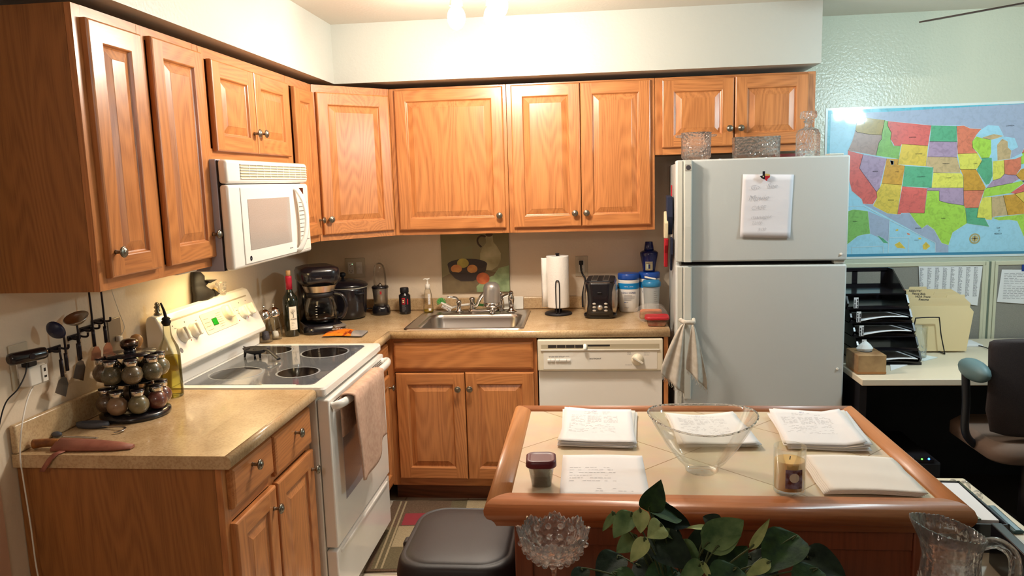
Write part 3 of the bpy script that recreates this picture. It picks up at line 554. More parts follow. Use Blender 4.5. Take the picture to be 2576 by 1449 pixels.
# dish brush
t = thing('dish_brush', 'green and white dish brush lying behind the sink, left of the filter', 'brush', (0.84, -0.072, ZC+0.006))
m = MB(); m.tube(WHITEP, [(0.02, 0, 0.018), (0.08, 0.002, 0.030), (0.14, 0.004, 0.033), (0.22, 0.004, 0.024), (0.275, 0.004, 0.010)], 0.007, 10); m.obj('handle', t)
GRN = mat('brush_green', '4f9a4e', 0.6); m = MB(); m.tube(GRN, [(0.158, -0.001, 0.033), (0.20, -0.001, 0.028)], 0.0076, 8); m.obj('green_inlay', t, label='green grip inlay')
m = MB(); m.T = TR(-0.015, -0.01, 0.036, ry=R(28)); m.box(WHITEP, -0.03, -0.015, -0.005, 0.045, 0.015, 0.005, 0.004); m.obj('brush_head', t)
m = MB(); m.T = TR(-0.015, -0.01, 0.036, ry=R(28))
for i in range(8):
    for j in range(3): m.cyl(PAPER, (-0.012+i*0.007, -0.01+j*0.01, -0.004), (-0.014+i*0.0075, -0.011+j*0.011, -0.026), 0.0022, n=6)
m.obj('white_bristles', t, label='white bristles')
m = MB(); m.T = TR(-0.015, -0.01, 0.036, ry=R(28))
for i in range(11):
    a = R(-60+i*24); 
    for j in range(2): m.cyl(GRN, (-0.03, -0.004+j*0.008, 0.0), (-0.03-0.026*math.cos(a), -0.006+j*0.012, 0.026*math.sin(a)), 0.003, n=6)
m.obj('green_bristles', t, label='green bristles')
t = thing('sponge_dish', 'white plastic dish leaning against the backsplash behind the sprayer', 'dish', (1.207, -0.026, ZC))
m = MB(); m.T = TR(rx=R(-6)); m.box(WHITEP, -0.056, -0.012, 0.006, 0.056, -0.004, 0.074, 0.003); m.box(WHITEP, -0.056, -0.022, 0.002, 0.056, -0.004, 0.010, 0.003); m.obj('dish', t)

# ---------------------------------------------------------------- small lathe helpers
def ringtext(mb, m_, s, size, r, z, a0, depth=0.0004):   # lettering wrapped round a can, a0 = angle of the text centre
    w = size*0.62; n = len(s)
    for i, ch in enumerate(s):
        if ch == ' ': continue
        a = a0 + (i-(n-1)/2)*w/r
        T = Matrix.Translation((r*math.cos(a), r*math.sin(a), z)) @ Matrix.Rotation(a+math.pi/2, 4, 'Z') @ Matrix.Rotation(math.pi/2, 4, 'X')
        mb.text(m_, ch, size, T @ TR(-w*0.45, 0, 0.0003), ext=depth/2)
def band_patch(mb, m_, r, z0, z1, a0, a1, n=14, off=0.0004):
    rr_ = r+off; L = [[(rr_*math.cos(a0+(a1-a0)*i/n), rr_*math.sin(a0+(a1-a0)*i/n), z) for i in range(n+1)] for z in (z0, z1)]
    mb.loft(m_, L, closed=False)
FACE = R(-90)
# ---------------------------------------------------------------- items on the back counter
# slow cooker
t = thing('slow_cooker', 'black oval slow cooker with glass-knob lid in the corner behind the coffee maker', 'slow cooker', (0.275, -0.215, ZC), R(-35))
m = MB(); m.lathe(BLACK, [(0.10, 0.0), (0.118, 0.012), (0.125, 0.05), (0.132, 0.16), (0.132, 0.172)], n=36, sx=1.12, sy=0.9, cap1=True); m.obj('body', t)
m = MB(); m.lathe(CREAMP, [(0.130, 0.170), (0.136, 0.174), (0.130, 0.178)], n=36, sx=1.1, sy=0.9); m.obj('rim', t, label='cream rim')
m = MB(); m.lathe(BLACK, [(0.138, 0.178), (0.140, 0.184), (0.125, 0.197), (0.08, 0.210), (0.02, 0.217)], n=36, sx=1.1, sy=0.9); lid = m.obj('lid', t)
m = MB(); m.lathe(BLACKM, [(0.008, 0.215), (0.007, 0.225), (0.016, 0.232), (0.018, 0.245), (0.010, 0.252)], n=16); m.obj('knob', lid)
for s in (-1, 1): MB().tube(BLACKM, [(s*0.142, -0.025, 0.142), (s*0.163, -0.012, 0.145), (s*0.163, 0.012, 0.145), (s*0.142, 0.025, 0.142)], 0.006, 8).obj('handle', t)
m = MB(); m.lathe(BLACKM, [(0.014, 0), (0.013, 0.010), (0.001, 0.012)], n=16); m.T = Matrix(); o = m.obj('control_dial', t, loc=(0.07, -0.105, 0.045), rot=(R(90), 0, R(25)))
m = MB(TR(0.03, -0.1135, 0.11, rz=R(12))); m.text(mat('cooker_lettering', 'a9a49c', 0.5), 'CROCK', 0.015, FT @ TR(-0.02, 0, 0)); m.obj('lettering', t)
# coffee maker
t = thing('coffee_maker', 'black drip coffee maker with glass carafe beside the wine bottle', 'coffee maker', (0.265, -0.575, ZC), R(30))
m = MB(); m.loft(BLACK, [rrect(0, 0, 0.20, 0.26, 0.05, 0), rrect(0, 0, 0.205, 0.265, 0.052, 0.006), rrect(0, 0, 0.20, 0.26, 0.05, 0.035), rrect(0, 0.01, 0.18, 0.22, 0.04, 0.045)], True, True); m.obj('base', t)
m = MB(); m.loft(BLACK, [rrect(0, 0.085, 0.185, 0.09, 0.03, 0.04), rrect(0, 0.085, 0.185, 0.09, 0.03, 0.25)], True, True); m.obj('water_tank', t)
m = MB(); m.loft(BLACK, [rrect(0, 0.01, 0.17, 0.22, 0.05, 0.238), rrect(0, 0.01, 0.20, 0.25, 0.06, 0.262), rrect(0, 0.01, 0.205, 0.255, 0.06, 0.305), rrect(0, 0.01, 0.19, 0.24, 0.055, 0.322), rrect(0, 0.01, 0.13, 0.18, 0.05, 0.332)], True, True); m.box(STEEL, -0.03, -0.119, 0.275, 0.0, -0.1165, 0.281); m.obj('filter_housing', t)
m = MB(TR(0, -0.035, 0)); m.lathe(STEEL, [(0.072, 0.205), (0.086, 0.238)], n=36, cap0=False, cap1=False); m.obj('chrome_band', t, label='shiny metal band')
m = MB(TR(0, -0.035, 0)); m.lathe(GLASS, [(0.001, 0.047), (0.060, 0.047), (0.074, 0.060), (0.083, 0.095), (0.082, 0.125), (0.072, 0.160), (0.062, 0.185), (0.060, 0.185), (0.070, 0.160), (0.080, 0.125), (0.081, 0.095), (0.072, 0.062), (0.059, 0.049), (0.001, 0.049)], n=36, cap0=False, cap1=False); ca = m.obj('carafe', t)
m = MB(TR(0, -0.035, 0)); m.lathe(BLACKM, [(0.066, 0.178), (0.068, 0.190), (0.066, 0.203), (0.02, 0.206)], n=30); m.obj('carafe_lid', ca)
m = MB(TR(0, -0.035, 0)); m.lathe(mat('coffee_dark', '140c08', 0.2), [(0.073, 0.062), (0.078, 0.078), (0.001, 0.078)], n=30); m.obj('coffee', ca)
m = MB(TR(0, -0.035, 0)); m.tube(BLACK, [(0.058, -0.02, 0.19), (0.10, -0.045, 0.18), (0.118, -0.055, 0.13), (0.10, -0.045, 0.075), (0.078, -0.03, 0.065)], 0.010, 10); m.obj('carafe_handle', ca)
m = MB(TR(0, -0.035, 0)); 
for k in range(5): band_patch(m, mat('carafe_marks', 'c9c6c2', 0.6), 0.083 - 0.002*abs(k-1), 0.085+k*0.013, 0.088+k*0.013, R(-118), R(-112), 3, 0.0012)
m.obj('measuring_marks', ca)
m = MB(TR(0.070, -0.122, 0.022, rx=R(20), rz=R(28))); m.box(mat('clock_grey', '857c72', 0.4, metal=0.4), -0.036, -0.012, -0.018, 0.036, 0.012, 0.018, 0.005); m.box(BLACK, -0.006, -0.0135, -0.010, 0.026, -0.011, 0.012, 0.001); m.obj('clock_panel', t)
# personal blender
t = thing('personal_blender', 'silver and black personal blender with clear cup, left of the pill bottle', 'blender', (0.462, -0.135, ZC))
m = MB(); m.lathe(BLACK, [(0.050, 0.0), (0.052, 0.010), (0.050, 0.030), (0.044, 0.046), (0.038, 0.048)], n=36, fn=lambda r, z, a: (r, z + (0.006*abs(math.sin(3*a)) if z > 0.025 else 0))); m.obj('base', t)
m = MB(); m.lathe(mat('blender_silver', '9a948c', 0.33, metal=0.8), [(0.037, 0.040), (0.043, 0.13), (0.045, 0.152)], n=36, cap1=False); bb = m.obj('motor_housing', t)
m = MB(); LG = mat('logo_grey', '6a625c', 0.6); band_patch(m, LG, 0.0436, 0.118, 0.138, R(-92), R(-80), 4, 0.001); band_patch(m, RED, 0.0436, 0.120, 0.136, R(-78), R(-66), 4, 0.001); m.obj('logo', bb)
m = MB(); m.lathe(BLACK, [(0.047, 0.150), (0.048, 0.156), (0.044, 0.163), (0.034, 0.165)], n=36); m.obj('collar', t)
m = MB(); m.lathe(THIN, [(0.036, 0.164), (0.037, 0.20), (0.034, 0.245), (0.026, 0.278), (0.012, 0.293), (0.001, 0.296)], n=30, cap0=False); m.obj('cup', t)
m = MB(); m.lathe(STEEL, [(0.018, 0.165), (0.008, 0.172), (0.003, 0.18)], n=12); m.obj('blade', t)
pc_ = (MB().tube(BLACKM, [(0.415, -0.10, ZC+0.022), (0.38, -0.09, ZC+0.028), (0.345, -0.115, ZC+0.012), (0.335, -0.12, ZC+0.004), (0.32, -0.09, ZC+0.004), (0.31, -0.05, ZC+0.004), (0.30, -0.03, ZC+0.004)], 0.0032, 8).obj('power_cord')); pc_.parent = t; pc_.matrix_parent_inverse = Matrix.Translation(-t.location)
# pill bottle
t = thing('supplement_bottle', 'black supplement bottle with red label between blender and soap', 'bottle', (0.598, -0.125, ZC))
m = MB(); m.lathe(BLACK, [(0.029, 0), (0.032, 0.004), (0.032, 0.098), (0.029, 0.110), (0.021, 0.118), (0.020, 0.122)], n=32); m.obj('body', t)
m = MB(); m.lathe(BLACKM, [(0.023, 0.120), (0.0245, 0.123), (0.0245, 0.145), (0.022, 0.149)], n=30); m.obj('cap', t)
m = MB(); REDL = mat('label_red', 'c21f35', 0.5); band_patch(m, BLACKM, 0.032, 0.012, 0.108, R(-200), R(20), 30, 0.0003)
for a, b in ((0.088, 0.094), (0.058, 0.063)): band_patch(m, REDL, 0.032, a, b, R(-106), R(-74), 8, 0.0007)
band_patch(m, REDL, 0.032, 0.063, 0.088, R(-106), R(-101), 2, 0.0007); band_patch(m, REDL, 0.032, 0.063, 0.088, R(-79), R(-74), 2, 0.0007); band_patch(m, REDL, 0.032, 0.056, 0.088, R(-52), R(-42), 3, 0.0007)
for k in range(2): band_patch(m, mat('label_cream', 'd8c39a', 0.6), 0.032, 0.067+k*0.010, 0.074+k*0.010, R(-99), R(-82), 4, 0.0007)
for k in range(7): band_patch(m, INK, 0.032, 0.018+k*0.0055, 0.0195+k*0.0055, R(-105), R(-105+random.uniform(20, 48)), 6, 0.0007)
m.obj('label', t)
# soap
t = thing('soap_dispenser', 'clear pump soap bottle with a little yellow soap, at the sink', 'soap bottle', (0.728, -0.105, ZC+0.006))
m = MB(); m.lathe(THIN, [(0.026, 0.0), (0.028, 0.004), (0.027, 0.03), (0.021, 0.10), (0.016, 0.125), (0.011, 0.132)], n=26, sx=1.05, sy=0.75); m.obj('body', t)
m = MB(); m.lathe(mat('soap_yellow', 'd8c020', 0.2, trans=0.6), [(0.0255, 0.002), (0.026, 0.014), (0.001, 0.016)], n=26, sx=1.0, sy=0.72); m.obj('soap', t)
m = MB(); m.lathe(WHITEP, [(0.014, 0.130), (0.014, 0.155), (0.010, 0.158), (0.005, 0.160), (0.0045, 0.180), (0.009, 0.183), (0.008, 0.188)], n=18); m.tube(WHITEP, [(0.002, 0, 0.186), (-0.012, -0.002, 0.188), (-0.022, -0.004, 0.184)], 0.0035, 8); m.tube(WHITEP, [(0, 0, 0.187), (0.014, 0, 0.189)], 0.004, 8); m.obj('pump', t)
m = MB(); m.box(PAPER, 0.004, -0.0215, 0.045, 0.017, -0.0195, 0.105); m.scrib(INK, 0.005, 0.016, 0.05, 0.1, 9, 0.0218, 0.005, 0.0015, 0.9, T=FT); m.box(PAPER, 0.006, -0.0225, 0.010, 0.02, -0.020, 0.022); m.obj('label', t)
# paper towels
t = thing('paper_towel_roll', 'white roll of paper towels on a black holder, left of the toaster', 'paper towels', (1.468, -0.195, ZC))
PT = mat('paper_towel', 'ebe7e0', 0.9, bump=(160, 0.5, 0.003))
m = MB(); m.lathe(PT, [(0.020, 0.040), (0.060, 0.040), (0.061, 0.045), (0.061, 0.315), (0.060, 0.320), (0.020, 0.320), (0.020, 0.040)], n=44, cap0=False, cap1=False); m.obj('roll', t)
m = MB(); m.loft(PT, [[(-0.056, -0.02, z), (-0.062, -0.028, z), (-0.078, -0.03, z), (-0.088, -0.018, z)] for z in (0.045, 0.13, 0.22, 0.312)], closed=False); so = m.obj('loose_sheet', t); so.modifiers.new('s', 'SOLIDIFY').thickness = 0.001
PTH = thing('paper_towel_holder', 'black wire stand holding the paper towel roll', 'holder', (1.468, -0.195, ZC))
m = MB(); m.lathe(BLACKM, [(0.074, 0), (0.075, 0.006), (0.070, 0.012), (0.02, 0.016), (0.019, 0.034), (0.008, 0.036)], n=36); m.obj('base', PTH)
m = MB(); m.cyl(BLACKM, (0, 0, 0.03), (0, 0, 0.330), 0.008, n=12); m.sph(BLACKM, (0, 0, 0.330), 0.012, rz=0.005); m.obj('post', PTH)
m = MB(); m.tube(BLACKM, [(-0.008, -0.066, 0.012), (-0.010, -0.067, 0.10), (-0.009, -0.067, 0.180), (0, -0.067, 0.192), (0.009, -0.067, 0.180), (0.010, -0.067, 0.10), (0.008, -0.066, 0.012)], 0.0028, 8); m.obj('guard_wire', PTH)
# toaster
t = thing('toaster', 'black and stainless two-slot toaster standing between paper towels and canisters', 'toaster', (1.700, -0.215, ZC), R(-4))
m = MB(); m.loft(BLACK, [rrect(0, 0, 0.150, 0.26, 0.03, 0.0), rrect(0, 0, 0.170, 0.28, 0.035, 0.010), rrect(0, 0, 0.172, 0.28, 0.035, 0.022)], True, True); m.obj('base', t)
m = MB(); m.loft(STEEL, [rrect(0, 0, 0.166, 0.262, 0.03, 0.022, 8), rrect(0, 0, 0.176, 0.27, 0.035, 0.06, 8), rrect(0, 0, 0.176, 0.27, 0.035, 0.13, 8), rrect(0, 0, 0.165, 0.26, 0.035, 0.175, 8), rrect(0, 0, 0.150, 0.25, 0.035, 0.190, 8)], True, True); m.obj('shell', t)
m = MB(); m.loft(BLACK, [[(sx, -0.128 - (0.008 if 0.03 < z < 0.15 else 0) - 0.006, z) for sx in (-w, -w*0.5, 0, w*0.5, w)] for z, w in ((0.012, 0.070), (0.05, 0.066), (0.09, 0.062), (0.14, 0.064), (0.180, 0.074), (0.188, 0.072))], closed=False); o = m.obj('front_panel', t); q = o.modifiers.new('s', 'SOLIDIFY'); q.thickness = 0.012; q.offset = 0
m = MB(); m.loft(BLACKM, [rrect(0, 0, 0.150, 0.25, 0.03, 0.187), rrect(0, 0, 0.145, 0.245, 0.03, 0.196)], True, True)
for s in (-0.03, 0.03): m.box(STEEL, s-0.016, -0.10, 0.196, s+0.016, 0.10, 0.199); m.box(DARKSLOT, s-0.012, -0.095, 0.1985, s+0.012, 0.095, 0.2)
m.obj('top', t)
fp = MB(TR(0, -0.1425, 0)); fp.box(BLACKM, -0.012, -0.012, 0.135, 0.012, 0.008, 0.143, 0.003); fp.obj('lever', t)
m = MB(TR(0.002, -0.1485, 0.062, rx=R(90))); m.lathe(mat('toaster_silver', 'b9b3aa', 0.3, metal=0.7), [(0.014, 0), (0.013, 0.010), (0.001, 0.013)], n=24); m.obj('dial', t)
for i in (-1, 1):
    for j in range(3):
        m = MB(TR(0.002+i*0.030, -0.1485, 0.045+j*0.018, rx=R(90))); m.lathe(mat('button_silver', 'aaa49b', 0.35), [(0.010, 0), (0.009, 0.004), (0.001, 0.005)], n=16, sy=0.6); m.obj('button', t)
# canisters
def canister(x, y, label):
    t = thing('shake_canister', label, 'canister', (x, y, ZC), group=None)
    m = MB(); m.lathe(mat('canister_white', 'e6e3de', 0.35), [(0.048, 0), (0.052, 0.006), (0.056, 0.06), (0.0575, 0.16), (0.056, 0.164), (0.0575, 0.168), (0.0575, 0.182)], n=40); m.obj('body', t)
    m = MB(); m.lathe(BLUE, [(0.0585, 0.178), (0.0595, 0.183), (0.0595, 0.205), (0.056, 0.211), (0.04, 0.212)], n=40); m.obj('lid', t)
    m = MB(); L = [[((0.0578)*math.cos(a), 0.0578*math.sin(a), z) for a in [2*math.pi*i/40 for i in range(40)]] for z in (0.128, 0.160)]; m.loft(CYAN, L)
    ringtext(m, PAPER, 'TOTAL LEAN', 0.0080, 0.058, 0.140, FACE+R(-4)); ringtext(m, mat('label_navy', '1c3f78', 0.6), 'LEAN SHAKE', 0.0135, 0.0574, 0.104, FACE+R(-4))
    for k in range(7): band_patch(m, INK, 0.0572, 0.066+k*0.0048, 0.0674+k*0.0048, R(-118), R(-118+random.uniform(38, 60)), 8, 0.0006)
    band_patch(m, BLUE, 0.0568, 0.054, 0.058, R(-117), R(-110), 3, 0.0006); band_patch(m, INK, 0.0568, 0.055, 0.057, R(-108), R(-96), 3, 0.0006); band_patch(m, INK, 0.0545, 0.026, 0.028, R(-118), R(-92), 5, 0.0012)
    m.obj('label', t)
canister(1.852, -0.125, 'white and blue powder canister standing right beside the toaster'); canister(1.966, -0.085, 'white and blue powder canister behind the shaker cup, by the refrigerator')
t = thing('shaker_cup', 'frosted shaker cup with blue lid and white spout cap beside the refrigerator', 'shaker cup', (1.967, -0.225, ZC))
m = MB(); m.lathe(MILKY, [(0.034, 0), (0.036, 0.004), (0.044, 0.150), (0.045, 0.155)], n=34); m.obj('body', t)
m = MB(); m.lathe(TEALB, [(0.048, 0.150), (0.0495, 0.155), (0.0495, 0.172), (0.040, 0.184), (0.02, 0.188)], n=34); l = m.obj('lid', t)
m = MB(TR(0.0, -0.01, 0.192, ry=R(12))); m.box(WHITEP, -0.038, -0.012, -0.002, 0.022, 0.012, 0.006, 0.003); m.obj('spout_cap', l)
m = MB(); 
for k in range(8): band_patch(m, INK, 0.0405, 0.05+k*0.011, 0.0512+k*0.011, R(-78), R(-60+6*(k % 3)), 4, 0.0025)
m.obj('measure_marks', t)
t = thing('cocktail_shaker', 'navy blue cocktail shaker with a printed crest, standing on the rear canister', 'cocktail shaker', (1.966, -0.082, ZC+0.2125))
m = MB(); m.lathe(NAVY, [(0.030, 0), (0.033, 0.004), (0.038, 0.04), (0.047, 0.085), (0.049, 0.104), (0.046, 0.108), (0.038, 0.114), (0.025, 0.118)], n=34); m.obj('body', t)
m = MB(); m.lathe(NAVY, [(0.027, 0.116), (0.025, 0.135), (0.021, 0.161), (0.019, 0.165)], n=30); m.obj('cap', t)
m = MB(); CR = mat('crest_tan', '9a8d6c', 0.5); band_patch(m, CR, 0.0375, 0.010, 0.062, R(-122), R(-66), 10, 0.004); band_patch(m, NAVY, 0.038, 0.020, 0.043, R(-98), R(-86), 6, 0.0052); band_patch(m, mat('crest_pale', 'a8b7a0', 0.5), 0.038, 0.020, 0.045, R(-112), R(-100), 6, 0.0052); ringtext(m, NAVY, 'ALBERTO', 0.0075, 0.0428, 0.048, R(-94)); m.obj('crest', t)
# bread bag + red lidded box
t = thing('bread_bag', 'clear plastic bag with sliced bread behind the red-lidded box', 'bread', (1.945, -0.455, ZC))
BRD = mat('bread_crumb', 'e2c391', 0.9, c2='c98f50', ns=25); CRU = mat('bread_crust', 'a85f2c', 0.8)
for k in range(3):
    m = MB(TR(0.0, 0.012*k, 0.034, rx=R(-35))); m.loft(BRD, [rrect(0, 0, 0.105, 0.09, 0.018, z) for z in (0.0, 0.011)], True, True); m.loft(CRU, [rrect(0, 0, 0.108, 0.093, 0.019, 0.0005), rrect(0, 0, 0.108, 0.093, 0.019, 0.010)]); m.obj('bread_slice', t)
def bagfn(u, v):
    a = u*2*math.pi; t_ = (v-0.5)*math.pi; r = math.cos(t_)
    return (0.0+0.082*r*math.cos(a)*(1+0.10*math.sin(5*a+7*v)), -0.005+0.062*r*math.sin(a)*(1+0.10*math.sin(4*a+3)), max(0.001, 0.046+0.050*math.sin(t_)+0.008*math.sin(6*a)*r))
BAG = mat('bag_film', 'ffffff', 0.05, alpha=0.08, coat=1.0); m = MB(); cloth(m, BAG, bagfn, 26, 14); m.obj('bag', t)
t = thing('food_container', 'small clear food box with a red lid at the right end of the worktop', 'food container', (1.966, -0.548, ZC), R(-3))
m = MB(); CLR = thin_glass('box_clear', 'f2e8e2', 0.6, 0.06, 0.1); m.loft(CLR, [rrect(0, 0, 0.085, 0.07, 0.018, 0), rrect(0, 0, 0.108, 0.088, 0.02, 0.036)], True, False); m.obj('box', t)
m = MB(); m.loft(mat('pink_food', 'c77a78', 0.7, c2='d9b9a6', ns=40), [rrect(0, 0, 0.080, 0.065, 0.016, 0.002), rrect(0, 0, 0.094, 0.076, 0.018, 0.022)], True, True); m.obj('food', t)
m = MB(); m.loft(RED, [rrect(0, 0, 0.112, 0.092, 0.022, 0.034), rrect(0, 0, 0.120, 0.100, 0.025, 0.037), rrect(0, 0, 0.118, 0.098, 0.025, 0.047), rrect(0, 0, 0.106, 0.086, 0.02, 0.051), rrect(0, 0, 0.098, 0.078, 0.018, 0.048)], True, True); m.obj('lid', t)
# snack bag
t = thing('snack_bag', 'orange and silver snack bag lying flat left of the sink', 'snack bag', (0.440, -0.715, ZC), R(3))
FOIL = mat('bag_foil', 'c8c4c0', 0.3, metal=0.6); ORNG = mat('bag_orange', 'e07a1c', 0.4, c2='7a2410', ns=28, lo=0.5, hi=0.62)
def pil(z0, s): 
    def fn(u, v):
        h = (math.sin(math.pi*min(1, max(0, u)))**0.5)*(math.sin(math.pi*min(1, max(0, v)))**0.5)
        return (-0.10+0.20*u, -0.065+0.13*v+0.01*math.sin(u*5), max(0.0006, z0+s*0.016*h + 0.004*math.sin(u*9+v*5)*h + 0.002))
    return fn
m = MB(); cloth(m, ORNG, lambda u, v: pil(0.006, 1)(u*0.72, v), 18, 14); m.obj('printed_front', t)
m = MB(); cloth(m, FOIL, lambda u, v: pil(0.006, 1)(0.72+u*0.28, v), 8, 14); cloth(m, FOIL, pil(0.002, -0.1), 20, 10); m.obj('foil', t)
m = MB(TR(-0.075, 0.025, 0.024, rz=R(4))); m.text(PAPERW, 'Zattos', 0.030, Matrix(), ext=0.0002); m.obj('lettering', t)
# still life painting
t = thing('still_life_painting', 'unframed still life painting of a jug and peaches on the backsplash wall', 'painting', (0.795, -0.0, 1.013))
PB = mat('canvas_green', '7d7550', 0.45, c2='8a8260', ns=5); m = MB(); m.box(PB, 0, -0.012, 0.001, 0.392, -0.0015, 0.358, 0.002); m.obj('canvas', t)
def blob(mb, m_, cx, cz, rx, rz, y, n=28, a0=0, a1=360):
    mb.poly(m_, [(cx+rx*math.cos(R(a0+(a1-a0)*i/n)), y, cz+rz*math.sin(R(a0+(a1-a0)*i/n))) for i in range(n + (0 if a1-a0 == 360 else 1))])
m = MB(); Y = -0.0123
m.poly(mat('paint_table', '6a5a40', 0.5, c2='7c6a4c', ns=14), [(0.001, Y, 0.002), (0.391, Y, 0.002), (0.391, Y, 0.10), (0.25, Y, 0.13), (0.06, Y, 0.12), (0.001, Y, 0.09)])
m.poly(mat('paint_jug', 'bdb58e', 0.45, c2='989068', ns=10), [(x, Y-0.0003, z) for x, z in ((0.235, 0.150), (0.225, 0.19), (0.226, 0.225), (0.24, 0.258), (0.262, 0.285), (0.262, 0.305), (0.256, 0.325), (0.262, 0.342), (0.285, 0.346), (0.300, 0.340), (0.302, 0.318), (0.304, 0.290), (0.326, 0.262), (0.345, 0.225), (0.343, 0.185), (0.325, 0.150), (0.29, 0.128), (0.26, 0.130))])
m.T = Matrix(); m.tube(mat('paint_brown', '4a3b2c', 0.5), [(0.262, Y, 0.322), (0.232, Y, 0.325), (0.214, Y, 0.305), (0.218, Y, 0.280), (0.235, Y, 0.262)], 0.0055, 6, flat=0.15, nrm=(0, 1, 0))
blob(m, mat('paint_jugtop', '53442f', 0.5), 0.281, 0.334, 0.021, 0.014, Y-0.0006)
blob(m, mat('paint_bowl_in', '3a3230', 0.5), 0.150, 0.165, 0.115, 0.032, Y-0.0006)
m.poly(mat('paint_bowl', '463a34', 0.5), [(x, Y-0.0005, z) for x, z in ((0.035, 0.165), (0.045, 0.120), (0.075, 0.085), (0.11, 0.068), (0.18, 0.068), (0.225, 0.088), (0.255, 0.125), (0.265, 0.165), (0.15, 0.135))])
PCH = mat('paint_peach', 'dba058', 0.45, c2='c47a48', ns=16); PY = mat('paint_yellow', 'c2b050', 0.45, c2='a89848', ns=16)
blob(m, PY, 0.125, 0.172, 0.034, 0.027, Y-0.0009); blob(m, PCH, 0.086, 0.140, 0.032, 0.024, Y-0.0012); blob(m, PCH, 0.178, 0.138, 0.030, 0.024, Y-0.0012)
m.poly(mat('paint_bowl2', '3c302c', 0.5), [(x, Y-0.0015, z) for x, z in ((0.045, 0.125), (0.075, 0.088), (0.11, 0.068), (0.18, 0.068), (0.225, 0.088), (0.235, 0.122), (0.15, 0.112))])
m.poly(mat('paint_cloth', '9fb284', 0.5, c2='768860', ns=18), [(x, Y-0.0008, z) for x, z in ((0.20, 0.004), (0.198, 0.035), (0.225, 0.06), (0.262, 0.085), (0.30, 0.098), (0.33, 0.14), (0.390, 0.155), (0.390, 0.004))])
blob(m, mat('paint_peach_red', 'cc7040', 0.45, c2='a84a30', ns=22), 0.238, 0.082, 0.038, 0.034, Y-0.0016)
m.poly(mat('paint_glass', '85825e', 0.5), [(x, Y-0.0003, z) for x, z in ((0.122, 0.262), (0.118, 0.205), (0.140, 0.190), (0.165, 0.192), (0.182, 0.208), (0.180, 0.270))]); blob(m, mat('paint_glass_rim', '85815f', 0.5), 0.150, 0.232, 0.031, 0.010, Y-0.0006)
m.obj('painted_scene', t)
# outlets
def outlet(name, label, x, z, w, h, T, parts, cat='outlet'):
    t = thing(name, label, cat, (0, 0, 0)); t.matrix_world = T @ Matrix.Translation((x, 0, z))
    m = MB(); m.box(WP, -w/2, -0.006, -h/2, w/2, -0.0005, h/2, 0.002); m.obj('cover_plate', t)
    for k, px in parts:
        m = MB(); m.box(WHITEP, px-0.017, -0.008, -0.034, px+0.017, -0.005, 0.034, 0.001)
        if k == 'o':
            for s in (-0.018, 0.018): m.box(DARKSLOT, px-0.008, -0.0086, s-0.002, px-0.006, -0.007, s+0.006); m.box(DARKSLOT, px+0.006, -0.0086, s-0.002, px+0.008, -0.007, s+0.006); m.box(DARKSLOT, px-0.002, -0.0086, s-0.011, px+0.002, -0.007, s-0.007)
            m.obj('socket', t)
        else: m.box(WHITEP, px-0.005, -0.018, -0.010, px+0.005, -0.007, 0.004, 0.002); m.obj('switch', t)
    return t
WP = mat('plate_ivory', 'c9bda6', 0.4); I4 = Matrix(); TL = Matrix.Rotation(R(90), 4, 'Z')
o_ = outlet('wall_outlet', 'beige double plate with outlet and switch above the slow cooker', 0.283, 1.168, 0.118, 0.115, I4, (('o', -0.025), ('s', 0.025)))
m = MB(); m.lathe(mat('led_green', 'a0ffb0', 0.3, emit='b0ffc0', es=2), [(0.002, 0), (0.001, 0.001)], n=8); m.obj('indicator_light', o_, loc=(-0.016, -0.0085, 0.022), rot=(R(90), 0, 0))
outlet('wall_outlet', 'beige outlet plate behind the toaster with a black plug', 1.596, 1.155, 0.070, 0.115, I4, (('o', 0),))
t = tag(MB().box(BLACKM, 1.582, -0.035, 1.165, 1.606, -0.0086, 1.187, 0.003).tube(BLACKM, [(1.592, -0.03, 1.168), (1.594, -0.04, 1.135), (1.603, -0.04, 1.11), (1.616, -0.05, 1.08), (1.60, -0.06, 1.0), (1.60, -0.07, 0.93)], 0.005, 8).obj('power_plug'), 'black plug and cord running from the outlet behind the toaster', 'plug')
# ---------------------------------------------------------------- things by the range
t = thing('pepper_mill', 'clear glass pepper mill with chrome dome, left one of the pair right of the range', 'pepper mill', (0.100, -0.868, ZC), 0)
def mill(t, fill, h):
    m = MB(); m.lathe(GLASS, [(0.001, 0), (0.030, 0), (0.034, 0.008), (0.037, 0.035), (0.033, 0.070), (0.026, 0.100), (0.025, 0.118), (0.023, 0.118), (0.024, 0.100), (0.031, 0.070), (0.034, 0.035), (0.030, 0.008), (0.001, 0.006)], n=28, cap0=False, cap1=False); m.obj('body', t)
    m = MB(); m.lathe(fill, [(0.016, 0.007), (0.018, 0.02), (0.014, 0.02+h), (0.001, 0.024+h)], n=18); m.obj('filling', t)
    m = MB(); m.lathe(CHROME, [(0.028, 0.112), (0.031, 0.118), (0.031, 0.130), (0.026, 0.146), (0.014, 0.156), (0.005, 0.158), (0.004, 0.164), (0.007, 0.168), (0.006, 0.174), (0.001, 0.177)], n=26); m.obj('dome_cap', t)
    m = MB(); m.cyl(STEEL, (0, 0, 0.03), (0, 0, 0.115), 0.003, n=8); m.obj('spindle', t)
mill(t, mat('peppercorns', '2c2a34', 0.7, c2='55505a', ns=300), 0.030)
t = thing('salt_mill', 'clear glass salt mill with chrome dome beside the wine bottle', 'salt mill', (0.118, -0.800, ZC)); mill(t, mat('salt', 'd8d2cc', 0.6, c2='b0a8a0', ns=300), 0.018)
t = thing('wine_bottle', 'dark wine bottle with red foil neck and cork, right of the mills', 'wine bottle', (0.172, -0.722, ZC))
